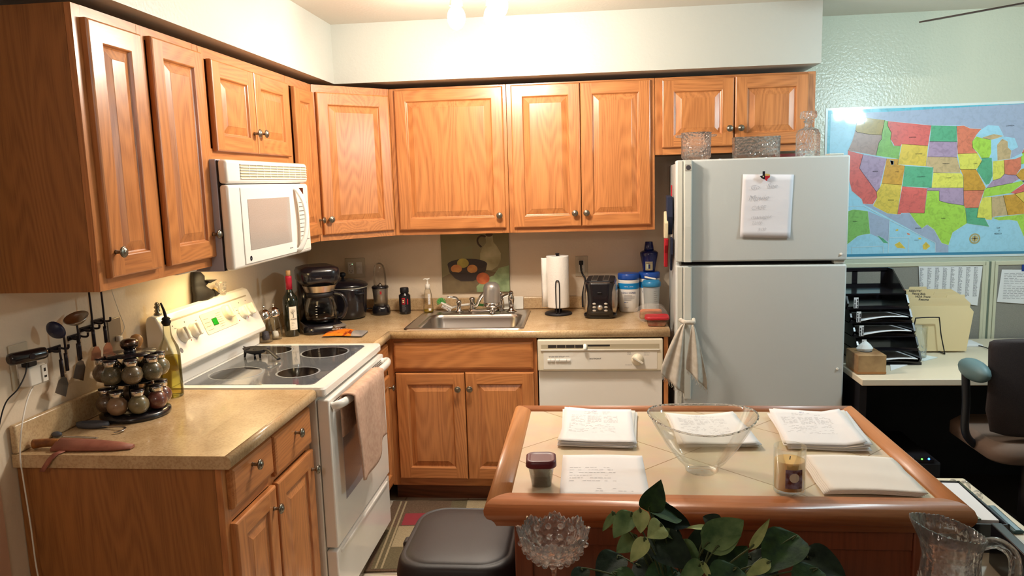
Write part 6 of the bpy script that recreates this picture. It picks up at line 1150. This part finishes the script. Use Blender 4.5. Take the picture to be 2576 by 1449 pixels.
# stacked letter trays
ZD = 0.7405
def make_tray(i, lab):
    w, d, h = 0.275, 0.26, 0.066; xr = 3.165 - 0.0165*i
    t = thing('stacked_letter_tray', lab, 'letter tray', (xr, -0.545, ZD + 0.001 + i*h), R(0), 'black letter trays stacked on the desk')
    m = MB(); m.box(BLACK, -w, -d/2, 0.0, -0.006, d/2+0.04, 0.004); 
    m.loft(BLACK, [[(-w + w*k/12, -d/2 - 0.004 + 0.030*math.sin(math.pi*k/12), z) for k in range(13)] for z in (0.0, 0.014)], closed=False); m.obj('bottom', t)
    m = MB()
    for x in (-w, -0.008): m.prism(BLACK, [(x, -d/2+0.02, 0.0), (x, -d/2-0.005, 0.030), (x, -d/2+0.02, h-0.002), (x, d/2+0.04, h-0.002), (x, d/2+0.04, 0.0)], (0.008, 0, 0))
    m.prism(BLACK, [(-w, d/2+0.036, 0.0), (0, d/2+0.036, 0.0), (0, d/2+0.036, 0.030), (-w, d/2+0.036, 0.030)], (0, 0.004, 0)); m.obj('walls', t)
    m = MB(TR(-w+0.018 + 0.012*i*0.2, -d/2-0.008, 0.0)); m.box(PAPER, 0, -0.001, 0.008, 0.020, 0.0, 0.058); m.scrib(INKD, 0.010, 0.052, 0.005, 0.016, 2, 0.0, 0.012, 0.005, 0.9, T=Matrix(((0, 1, 0, 0), (0, 0, -1, -0.0016), (1, 0, 0, 0), (0, 0, 0, 1)))); m.obj('label_tab', t)
    return t
ORD = ['bottom', 'second from bottom', 'middle', 'second from top', 'top']
for i in range(5): make_tray(i, 'black stacked letter tray, %s of the five on the desk' % ORD[i])
t = thing('file_holder', 'open black wire-frame file tray rack on top of the stacked letter trays', 'file rack', (0, 0, ZD+0.332))
m = MB(); m.box(BLACK, 2.815, -0.66, 0, 3.09, -0.44, 0.006); m.obj('bottom', t)
m = MB(); m.box(BLACK, 2.815, -0.446, 0.0, 3.09, -0.44, 0.022).box(BLACK, 2.815, -0.446, 0.080, 3.09, -0.44, 0.100).box(BLACK, 2.815, -0.446, 0.02, 2.835, -0.44, 0.085).box(BLACK, 3.055, -0.446, 0.02, 3.09, -0.44, 0.085).box(BLACK, 2.92, -0.446, 0.02, 2.945, -0.44, 0.085); m.obj('back_frame', t)
m = MB(); m.prism(BLACK, [(3.084, -0.66, 0.0), (3.084, -0.44, 0.0), (3.084, -0.44, 0.1), (3.084, -0.50, 0.1), (3.084, -0.64, 0.02), (3.084, -0.66, 0.016)], (0.006, 0, 0)); m.obj('side_wall', t)
for i, nm in ((0, 'bottom'), (2, 'middle'), (3, 'second from top')):
    m = MB(); xr = 3.155 - 0.0165*i; cloth(m, PAPER, lambda u, v: (xr-0.23+0.22*u + 0.02*v, -0.685+0.24*v, ZD+0.008+i*0.066+0.010*(1-v)*math.sin(u*3.1)+0.018*u*(1-v)+0.006), 8, 8); o = m.obj('tray_paper'); q = o.modifiers.new('s', 'SOLIDIFY'); q.thickness = 0.003
    tag(o, 'white papers lying in the %s letter tray' % nm, 'papers')
# tissue box
t = thing('tissue_box', 'brown patterned tissue box on the desk corner beside the refrigerator', 'tissue box', (2.830, -0.760, ZD))
TB = mat('tissue_box_brown', '7d5c3c', 0.6, c2='a8895f', ns=14); m = MB(); m.box(TB, -0.008, -0.085, 0, 0.115, 0.07, 0.088, 0.003); m.box(mat('box_band', '9a6a3c', 0.6), -0.0085, -0.0855, 0.002, 0.1155, 0.02, 0.012); m.obj('box', t)
m = MB(); m.lathe(DARKSLOT, [(0.03, 0.0884), (0.001, 0.0886)], (0.052, 0.0, 0), 24, cap0=False); m.obj('opening', t)
m = MB(); TIS = mat('tissue', 'e6ecee', 0.9); m.loft(TIS, [[(0.052+0.032*math.cos(a)*k*(1+0.2*math.sin(3*a)), 0.018*math.sin(a)*k, 0.088+h_) for a in [2*math.pi*i/14 for i in range(14)]] for k, h_ in ((0.9, 0.0), (1.1, 0.012), (0.7, 0.030), (0.15, 0.046))], False, True, smooth=False); m.obj('tissue', t)
# folders in wire stand
t = thing('wire_file_stand', 'black wire desktop file stand holding the manila folders', 'file stand', (0, 0, ZD))
m = MB(); m.tube(BLACKM, [(3.195, -0.47, 0.004), (3.212, -0.46, 0.10), (3.220, -0.458, 0.172), (3.232, -0.458, 0.182), (3.320, -0.458, 0.184), (3.332, -0.458, 0.174), (3.342, -0.46, 0.10), (3.360, -0.47, 0.004)], 0.0028, 8, 4); m.tube(BLACKM, [(3.195, -0.47, 0.004), (3.20, -0.24, 0.004)], 0.0028, 8, 2); m.tube(BLACKM, [(3.360, -0.47, 0.004), (3.355, -0.24, 0.004)], 0.0028, 8, 2); m.tube(BLACKM, [(3.20, -0.24, 0.004), (3.22, -0.235, 0.18), (3.33, -0.235, 0.18), (3.355, -0.24, 0.004)], 0.0028, 8, 4); m.obj('wire_frame', t)
MAN = mat('manila', 'e6cfa0', 0.65); fl = ['manila folder with handwritten titles, front of the row', 'manila folder second in the row, tab at the left', 'manila folder in the middle of the row', 'manila folder fourth in the row', 'manila folder at the back of the row']
for i in range(5):
    y = -0.425+0.036*i; t = thing('file_folder', fl[i], 'folder', (3.205+0.012*i*0.4, y, ZD+0.008), 0, 'manila folders in the wire stand')
    hz = 0.226 if i == 0 else 0.252+0.009*i
    m = MB(); pts = [(0, 0, 0), (0.275, 0, 0), (0.30-0.004*i, 0, hz-0.03), (0.275-0.01*i, 0, hz), (0.012, 0, hz), (0.0, 0, hz-0.012)]
    if i: x_ = 0.03+0.05*(4-i); pts = pts[:4] + [(x_+0.09, 0, hz), (x_+0.085, 0, hz+0.014), (x_+0.005, 0, hz+0.014), (x_, 0, hz)] + pts[4:]
    m.prism(MAN, pts, (0, 0.003, 0)); m.obj('folder', t)
    if i:
        m = MB(TR(0, -0.0006, 0)); s_ = ('', 'Resume', 'HOA Trans', 'Fence Bids', 'REJECTION')[i]; m.text(INKD, s_, 0.0150, TR(0.055-0.006*i, 0, hz-0.011, ry=R(3)) @ FT, shear=0.2, ext=0.0001, bold=0.0003); m.obj('handwriting', t)
# drinking glass on napkin
tag(MB().prism(mat('napkin', 'dfe5e4', 0.8), [(3.10, -0.53, 0.0), (3.21, -0.60, 0.0), (3.30, -0.53, 0.0), (3.22, -0.44, 0.0)], (0, 0, 0.003)).obj('paper_napkin', loc=(0, 0, ZD)), 'white folded paper napkin under the drinking glass on the desk', 'napkin')
tag(MB().prism(PAPER, [(2.99, -0.78, 0.0), (3.12, -0.66, 0.0), (3.16, -0.56, 0.0), (3.06, -0.58, 0.0)], (0, 0, 0.002)).obj('loose_paper', loc=(0, 0, ZD)), 'white loose paper between the tissue box and the napkin', 'paper')
t = thing('drinking_glass', 'tall clear drinking glass with etched leaf pattern on the napkin', 'glass', (3.212, -0.520, ZD+0.0035))
m = MB(); m.lathe(GLASS, [(0.001, 0.0), (0.036, 0.0), (0.039, 0.004), (0.040, 0.15), (0.0385, 0.15), (0.037, 0.012), (0.001, 0.012)], n=36, cap0=False, cap1=False); m.obj('tumbler', t)
m = MB(); ET = mat('etched_frost', 'c8d2d0', 0.7, alpha=0.6)
for k in range(12):
    a = R(k*30); z0 = 0.018+0.014*(k % 3); m.poly(ET, [(0.0402*math.cos(a+q), 0.0402*math.sin(a+q), z) for q, z in ((0, z0), (0.18, z0+0.006), (0.36, z0+0.020), (0.16, z0+0.014))])
m.obj('etched_leaves', t)
tag(MB().tube(BLACKM, [(3.42, -0.20, ZD+0.003), (3.46, -0.17, ZD+0.018), (3.52, -0.22, ZD+0.008), (3.60, -0.30, ZD+0.006), (3.62, -0.40, ZD+0.004)], 0.0025, 8).obj('desk_cord'), 'thin black cord lying at the back of the desk by the partition', 'cord')
tag(MB().box(PAPER, 3.49, -0.30, 0, 3.62, -0.18, 0.01, 0.002).obj('notepad', loc=(0, 0, ZD)), 'white notepad at the back of the desk behind the chair', 'notepad')
# computer tower
t = thing('computer_tower', 'black computer tower under the desk with green and blue lights', 'computer', (0, 0, 0))
m = MB(); m.box(BLACKM, 2.99, -0.95, 0.02, 3.15, -0.52, 0.372, 0.006); m.box(RUBB, 3.0, -0.93, 0, 3.14, -0.55, 0.02); m.obj('case', t)
m = MB(); m.box(mat('case_grey', '26282c', 0.5), 3.0, -0.955, 0.31, 3.145, -0.949, 0.368, 0.002); m.obj('front_bezel', t)
m = MB(); m.box(BLACKM, 3.05, -0.95, 0.372, 3.12, -0.92, 0.386); m.obj('light_bar', t); m = MB(); m.sph(mat('led_g', '40ff30', 0.3, emit='48ff30', es=6), (3.070, -0.948, 0.388), 0.0035, n=8, k=6); m.obj('green_light', t, label='green status light'); m = MB(); m.sph(mat('led_b', '3060ff', 0.3, emit='2868ff', es=9), (3.099, -0.948, 0.389), 0.0045, n=8, k=6); m.obj('blue_light', t, label='blue status light')
# office chair
CH = thing('office_chair', 'dark brown office chair with its back to the camera at the right edge', 'chair', (3.495, -1.22, 0)); CB = mat('chair_brown', '2a2324', 0.9, c2='332a2a', ns=300, bump=(600, 0.5, 0.002))
m = MB(); m.loft(CB, [[(0 + w*0.5*math.cos(a), 0.10 + 0.03*math.sin(a) + c, z) for a in [2*math.pi*i/28 for i in range(28)]] for z, w, c in ((0.55, 0.30, 0.02), (0.57, 0.40, 0.01), (0.66, 0.47, 0.0), (0.80, 0.50, -0.01), (0.92, 0.50, 0.0), (0.945, 0.47, 0.0), (0.953, 0.42, 0.0))], True, True)
for v in m.bm.verts:   # squarer plan
    dx = v.co.x; v.co.x = math.copysign(min(abs(dx)*1.18, 0.26), dx)
m.obj('backrest', CH)
m = MB(); m.loft(mat('seat_beige', '6b584c', 0.85), [rrect(0, 0.28, 0.44, 0.42, 0.08, z) for z in (0.44,)] + [rrect(0, 0.28, 0.48, 0.46, 0.09, 0.455), rrect(0, 0.28, 0.48, 0.46, 0.09, 0.50), rrect(0, 0.28, 0.43, 0.41, 0.08, 0.525)], True, True); m.obj('seat', CH)
for s in (-1, 1):
    m = MB(); m.sph(mat('arm_grey', '5a7478', 0.5), (s*0.305, 0.12, 0.825), 0.040, 0.11, 0.045, 18, 10); m.T = Matrix(); o = m.obj('arm_pad', CH); 
    m = MB(); m.tube(mat('arm_frame', '23262c', 0.4), [(s*0.315, 0.17, 0.82), (s*0.305, 0.17, 0.68), (s*0.285, 0.20, 0.53), (s*0.20, 0.24, 0.445)], 0.016, 10); m.obj('arm_post', CH)
m = MB(); m.cyl(BLACKM, (0, 0.25, 0.08), (0, 0.25, 0.44), 0.028); m.box(BLACKM, -0.12, 0.13, 0.42, 0.12, 0.37, 0.445); m.box(BLACKM, -0.03, 0.06, 0.40, 0.03, 0.2, 0.43); m.tube(BLACKM, [(0, 0.10, 0.42), (0, 0.085, 0.50), (0, 0.105, 0.62)], 0.02, 10); m.obj('column', CH)
for k in range(5):
    a = R(72*k+20); m = MB(); m.tube(BLACKM, [(0, 0.25, 0.095), (0.15*math.cos(a), 0.25+0.15*math.sin(a), 0.085), (0.27*math.cos(a), 0.25+0.27*math.sin(a), 0.062)], 0.02, 10, 4, rr=lambda q: 0.024-0.010*q); lg = m.obj('base_leg', CH)
    m = MB(); m.cyl(RUBB, (0.27*math.cos(a)-0.012*math.sin(a), 0.25+0.27*math.sin(a)+0.012*math.cos(a), 0.028), (0.27*math.cos(a)+0.012*math.sin(a), 0.25+0.27*math.sin(a)-0.012*math.cos(a), 0.028), 0.028); m.obj('caster', lg)
# ---------------------------------------------------------------- map
MAP_LAND=[
 ('CAN',[(3073,1945),(3512,1954),(3898,1963),(4077,1969),(4092,1751),(3902,1710),(3844,1679),(3805,1809),(3702,1841),(3638,1847),(3608,1862),(3444,1868),(3224,1898),(3108,1921)]),
 ('CAN',[(3113,1466),(3164,1462),(3240,1411),(3292,1404),(3353,1412),(3394,1354),(3421,1326),(3447,1346),(3484,1318),(3525,1246),(3561,1233),(3563,1194),(3495,1196),(3493,1247)]),
 ('CAN',[(3139,1426),(3252,1373),(3256,1258),(3155,1304)]),
]
MAP_STATES=[
 ('OCH',[(3068,1919),(3090,1910),(3105,1890),(3108,1921),(3207,1905),(3195,1827),(3133,1833),(3068,1847),(3060,1858)]),
 ('MAUVE',[(3068,1847),(3133,1833),(3195,1827),(3197,1808),(3182,1788),(3170,1720),(3025,1752),(3046,1802),(3060,1858)]),
 ('RED',[(3025,1752),(3104,1729),(3087,1656),(3180,1527),(3184,1498),(3164,1462),(3112,1466),(3104,1491),(3051,1537),(3031,1616),(3023,1678)]),
 ('LAV',[(3104,1729),(3225,1704),(3194,1547),(3180,1527),(3087,1656)]),
 ('GRN2',[(3207,1905),(3224,1899),(3224,1874),(3244,1837),(3241,1804),(3257,1770),(3295,1766),(3287,1699),(3170,1720),(3182,1788),(3197,1808),(3195,1827)]),
 ('RED',[(3224,1899),(3444,1869),(3433,1763),(3299,1777),(3295,1766),(3262,1769),(3241,1804),(3244,1837),(3224,1874)]),
 ('YEL',[(3299,1777),(3433,1763),(3427,1656),(3283,1670)]),
 ('ORG',[(3225,1704),(3287,1699),(3283,1670),(3320,1663),(3309,1561),(3204,1573)]),
 ('YEL',[(3204,1573),(3309,1561),(3292,1404),(3240,1411),(3164,1453),(3184,1498),(3180,1527),(3194,1547)]),
 ('GRN',[(3320,1663),(3464,1649),(3460,1541),(3310,1554)]),
 ('RED',[(3310,1554),(3439,1540),(3430,1408),(3350,1411),(3311,1411),(3310,1404),(3292,1404)]),
 ('GRN',[(3444,1869),(3571,1861),(3579,1779),(3439,1786)]),
 ('LAV',[(3439,1786),(3579,1779),(3582,1697),(3564,1700),(3431,1706)]),
 ('TAN',[(3431,1706),(3564,1700),(3582,1697),(3600,1636),(3603,1616),(3465,1621),(3464,1649),(3427,1656)]),
 ('LEM',[(3465,1621),(3606,1615),(3619,1596),(3622,1537),(3460,1541)]),
 ('LAV',[(3439,1542),(3622,1537),(3629,1444),(3547,1458),(3503,1472),(3500,1525),(3439,1528)]),
 ('LIM',[(3439,1528),(3500,1525),(3503,1472),(3547,1458),(3629,1444),(3638,1425),(3649,1348),(3579,1301),(3561,1233),(3525,1246),(3484,1318),(3447,1346),(3421,1326),(3394,1354),(3353,1411),(3430,1408)]),
 ('SAL',[(3571,1861),(3608,1862),(3638,1847),(3702,1841),(3671,1807),(3653,1778),(3657,1745),(3683,1717),(3583,1716)]),
 ('LEM',[(3583,1716),(3683,1717),(3707,1675),(3689,1642),(3681,1632),(3600,1635)]),
 ('ORG',[(3600,1635),(3681,1632),(3735,1535),(3727,1522),(3623,1523),(3619,1596)]),
 ('SAL',[(3623,1523),(3727,1522),(3703,1430),(3637,1430),(3629,1444)]),
 ('GRN',[(3637,1430),(3703,1430),(3698,1377),(3738,1374),(3764,1327),(3717,1335),(3658,1345),(3649,1348)]),
 ('LIM',[(3671,1804),(3703,1794),(3747,1784),(3751,1715),(3743,1691),(3703,1690),(3685,1717),(3657,1745),(3653,1778)]),
 ('GRN',[(3703,1690),(3757,1691),(3765,1595),(3751,1553),(3734,1550),(3683,1627),(3689,1642),(3707,1675)]),
 ('TAN',[(3777,1756),(3801,1788),(3830,1772),(3832,1742),(3851,1724),(3847,1682),(3784,1675)]),
 ('TAN',[(3700,1794),(3714,1806),(3759,1813),(3808,1802),(3772,1789),(3750,1784)]),
 ('LEM',[(3762,1672),(3817,1677),(3824,1605),(3804,1582),(3766,1571)]),
 ('SAL',[(3817,1677),(3870,1681),(3900,1692),(3904,1633),(3881,1597),(3840,1599),(3824,1605)]),
 ('LAV',[(3751,1553),(3766,1571),(3804,1582),(3824,1605),(3840,1599),(3881,1597),(3899,1576),(3866,1556),(3735,1532)]),
 ('LIM',[(3727,1522),(3735,1532),(3866,1556),(3922,1569),(3923,1554),(3858,1502),(3720,1484)]),
 ('LEM',[(3720,1484),(3766,1486),(3775,1364),(3747,1365),(3738,1374),(3698,1377),(3703,1430)]),
 ('TAN',[(3766,1486),(3824,1492),(3853,1386),(3795,1382),(3774,1376)]),
 ('ORG',[(3824,1492),(3881,1498),(3942,1439),(3933,1391),(3853,1386)]),
 ('LIM',[(3774,1375),(3853,1383),(3933,1391),(3980,1286),(3978,1231),(3941,1268),(3901,1355),(3860,1362),(3808,1360)]),
 ('YEL',[(3881,1498),(3926,1509),(3974,1468),(3942,1439)]),
 ('RED',[(3858,1502),(3923,1551),(4019,1563),(4011,1522),(3973,1492),(3926,1509),(3881,1498)]),
 ('ORG',[(3881,1597),(3904,1627),(3941,1637),(3987,1624),(4019,1563),(3923,1554),(3899,1576)]),
 ('LIM',[(3900,1692),(3902,1710),(3981,1726),(3984,1672),(3903,1651)]),
 ('SAL',[(3902,1710),(3922,1757),(4005,1790),(4016,1695),(3983,1684),(3981,1726)]),
 ('GRN2',[(2974,1427),(3025,1425),(3064,1437),(3139,1426),(3155,1304),(3128,1301),(3092,1293),(3025,1238),(2980,1226)]),
 ('GRN',[(3188,1297),(3225,1277),(3254,1249),(3226,1252)]),
 ('YEL',[(3283,1242),(3309,1258),(3343,1219),(3298,1223)]),
 ('YEL',[(3428,1236),(3445,1254),(3469,1230),(3447,1210),(3432,1214)]),
 ('YEL',[(3285,1323),(3300,1326),(3300,1316),(3287,1315)]),
 ('SAL',[(3343,1305),(3358,1301),(3364,1292),(3349,1293)]),
 ('YEL',[(3403,1277),(3418,1278),(3421,1268),(3407,1267)]),
 ('WAT',[(3242,1694),(3262,1689),(3261,1670),(3250,1668)]),
]
MAP_LAKES=[
 ('WAT',[(3668,1807),(3690,1836),(3728,1860),(3780,1854),(3805,1809),(3759,1813),(3703,1797)]),
 ('WAT',[(3753,1778),(3801,1788),(3777,1756),(3784,1675),(3756,1673),(3752,1727)]),
 ('WAT',[(3810,1798),(3863,1789),(3883,1741),(3851,1724),(3832,1742),(3830,1772),(3806,1788)]),
 ('WAT',[(3844,1681),(3902,1710),(3909,1698),(3870,1680)]),
]

MC = {'OCH': 'b59a52', 'MAUVE': 'b0948c', 'RED': 'e4706a', 'LAV': 'b49cba', 'GRN2': '8cc46c', 'YEL': 'e6ca58', 'ORG': 'd8a444', 'GRN': '62b48c', 'TAN': 'd0b68a', 'LEM': 'e8e468', 'LIM': 'b0de58', 'SAL': 'e6866a', 'WAT': 'a8dcf4', 'CAN': 'aab8d2'}
def mapmat(k, c):
    m, nt, p = base('map_'+k); L = nt.links.new
    tc = nd(nt, 'ShaderNodeTexCoord'); n = nd(nt, 'ShaderNodeTexNoise'); n.inputs['Scale'].default_value = 38; n.inputs['Detail'].default_value = 5; n.inputs['Distortion'].default_value = 1.2; L(tc.outputs['Object'], n.inputs['Vector'])
    r = nd(nt, 'ShaderNodeValToRGB'); q = lin(c); r.color_ramp.elements[0].color = (q[0]*0.78, q[1]*0.78, q[2]*0.78, 1); r.color_ramp.elements[0].position = 0.32; r.color_ramp.elements[1].color = q; r.color_ramp.elements[1].position = 0.55
    if k in ('WAT', 'CAN'): r.color_ramp.elements[0].color = (q[0]*0.9, q[1]*0.9, q[2]*0.9, 1)
    L(n.outputs['Fac'], r.inputs['Fac']); L(r.outputs['Color'], p.inputs['Base Color']); p.inputs['Roughness'].default_value = 0.35
    p.inputs['Coat Weight'].default_value = 0.5; p.inputs['Coat Roughness'].default_value = 0.09
    n2 = nd(nt, 'ShaderNodeTexNoise'); n2.inputs['Scale'].default_value = 3.5; L(tc.outputs['Object'], n2.inputs['Vector']); b = nd(nt, 'ShaderNodeBump'); b.inputs['Strength'].default_value = 0.5; b.inputs['Distance'].default_value = 0.02; L(n2.outputs['Fac'], b.inputs['Height']); L(b.outputs['Normal'], p.inputs['Coat Normal'])
    return m
MM = {k: mapmat(k, c) for k, c in MC.items()}
MP = thing('wall_map', 'large laminated colour map of the United States on the right-hand wall', 'map', (0, 0, 0))
m = MB(); m.box(mat('map_margin', 'e3ecec', 0.3, coat=0.8), 2.905, -0.0035, 1.168, 4.185, -0.0005, 1.977); m.box(mapmat('border', '66c4dc'), 2.917, -0.0042, 1.180, 4.173, -0.003, 1.965); m.box(mat('map_border_bottom', '4690b4', 0.3, coat=0.8), 2.917, -0.0044, 1.180, 4.173, -0.003, 1.194); m.box(MM['WAT'], 2.931, -0.0048, 1.194, 4.159, -0.004, 1.948); m.obj('map_sheet', MP)
WHL = mat('map_line', 'cfe2ea', 0.4); m = MB()
def mpoly(k, pts, y, outline=True):
    m.poly(MM[k], [(x/1000, y, z/1000) for x, z in pts])
    if outline:
        cx = sum(p[0] for p in pts)/len(pts)/1000; cz = sum(p[1] for p in pts)/len(pts)/1000
        for i in range(len(pts)):
            a = Vector((pts[i][0]/1000, y-0.0003, pts[i][1]/1000)); b = Vector((pts[(i+1) % len(pts)][0]/1000, y-0.0003, pts[(i+1) % len(pts)][1]/1000)); d = (b-a)
            if d.length < 1e-5: continue
            s = Vector((-d.z, 0, d.x)).normalized()*0.0007; m.poly(WHL, [a-s, b-s, b+s, a+s])
for k, p in MAP_LAND: mpoly(k, p, -0.0052, False)
for k, p in MAP_STATES: mpoly(k, p, -0.0056)
for k, p in MAP_LAKES: mpoly(k, p, -0.0062, False)
def ml(pts):
    for a, b in zip(pts, pts[1:]):
        a = Vector((a[0]/1000, -0.0066, a[1]/1000)); b = Vector((b[0]/1000, -0.0066, b[1]/1000)); s = Vector((-(b-a).z, 0, (b-a).x)).normalized()*0.0014; m.poly(WHL, [a-s, b-s, b+s, a+s])
ml([(2935, 1453), (3117, 1454), (3252, 1376), (3493, 1248), (3495, 1197)]); ml([(3252, 1376), (3252, 1200)]); ml([(3257, 1280), (3356, 1278), (3356, 1199)]); ml([(3062, 1197), (3061, 1232), (3224, 1235), (3226, 1199)])
blob(m, mat('compass_tan', 'b5a878', 0.4), 3.693, 1.266, 0.028, 0.028, -0.0062); blob(m, MM['WAT'], 3.693, 1.266, 0.020, 0.020, -0.0066); blob(m, mat('compass_tan2', 'c4b27c', 0.4), 3.693, 1.266, 0.017, 0.017, -0.0069)
for a in range(4): c, s = math.cos(R(90*a)), math.sin(R(90*a)); m.poly(INKD, [(3.693+0.024*c, -0.0072, 1.266+0.024*s), (3.693-0.002*s, -0.0072, 1.266+0.002*c), (3.693+0.002*s, -0.0072, 1.266-0.002*c)])
for s_, x, z, sz in (('Gulf', 3.800, 1.318, 0.010), ('of', 3.808, 1.302, 0.010), ('MEXICO', 3.790, 1.286, 0.010), ('CANADA', 3.815, 1.850, 0.010), ('MEXICO', 3.385, 1.325, 0.009), ('ALASKA', 3.062, 1.370, 0.007), ('HAWAII', 3.385, 1.262, 0.006), ('MONTANA', 3.335, 1.808, 0.007), ('COLORADO', 3.385, 1.600, 0.007), ('TEXAS', 3.515, 1.375, 0.008), ('KANSAS', 3.530, 1.590, 0.007), ('NEVADA', 3.155, 1.635, 0.007), ('UTAH', 3.270, 1.630, 0.007), ('ARIZONA', 3.240, 1.480, 0.007), ('NEBRASKA', 3.510, 1.665, 0.007), ('IOWA', 3.665, 1.660, 0.007), ('WYOMING', 3.370, 1.720, 0.007)): m.text(INKD, s_, sz, TR(x, -0.0068, z) @ FT, ext=0.0001)
m.obj('printed_states', MP)
# ---------------------------------------------------------------- lights fixtures
t = thing('track_light', 'ceiling light with three glowing frosted bulbs above the kitchen', 'ceiling light', (1.24, -1.22, 2.45))
m = MB(); m.lathe(WHITE, [(0.075, -0.03), (0.085, -0.022), (0.085, 0.0)], n=30); m.obj('canopy', t)
BUL = mat('bulb_glow', 'fff3df', 0.4, emit='fff0d8', es=14)
for b in BULBS:
    m = MB(); dx, dy, dz = b[0]-1.24, b[1]+1.22, b[2]-2.45; m.cyl(WHITE, (dx*0.5, dy*0.5, -0.02), (dx, dy, dz+0.075), 0.012, n=12); m.cyl(WHITE, (dx, dy, dz+0.045), (dx, dy, dz+0.085), 0.026, 0.020, n=20); arm = m.obj('lamp_arm', t)
    m = MB(); m.sph(BUL, (dx, dy, dz), 0.036, 0.036, 0.046); m.obj('bulb', arm)
t = thing('ceiling_fan', 'ceiling fan with dark blades, one blade tip reaching in at top right', 'ceiling fan', (3.45, -1.30, 0))
m = MB(); m.lathe(BLACKM, [(0.06, 2.45), (0.07, 2.40), (0.02, 2.39), (0.02, 2.34), (0.09, 2.33), (0.11, 2.30), (0.11, 2.25), (0.07, 2.22), (0.05, 2.19)], n=32); m.obj('motor_housing', t)
m = MB(); m.lathe(mat('fan_globe', 'f2fbff', 0.4, emit='d5f4ff', es=6), [(0.05, 2.19), (0.085, 2.165), (0.09, 2.135), (0.06, 2.105), (0.005, 2.095)], n=28); m.obj('light_globe', t)
BLD = mat('blade_dark', '1f1712', 0.5)
for k in range(3):
    a = R(131.6+120*k); M_ = Matrix.Translation((0, 0, 2.25)) @ Matrix.Rotation(a, 4, 'Z') @ Matrix.Rotation(R(-9.6), 4, 'X')
    m = MB(M_); m.loft(BLD, [[(x, y*w, z) for x, y, w in ((0.14, -0.5, 0.10), (0.20, -0.5, 0.125), (0.55, -0.5, 0.14), (0.61, -0.5, 0.11), (0.62, 0.0, 0.1), (0.61, 0.5, 0.11), (0.55, 0.5, 0.14), (0.20, 0.5, 0.125), (0.14, 0.5, 0.10))] for z in (-0.003, 0.003)], True, True, smooth=False); m.obj('blade', t)
    m = MB(M_); m.box(DMET, 0.08, -0.02, -0.01, 0.18, 0.02, -0.003); m.obj('blade_iron', t)
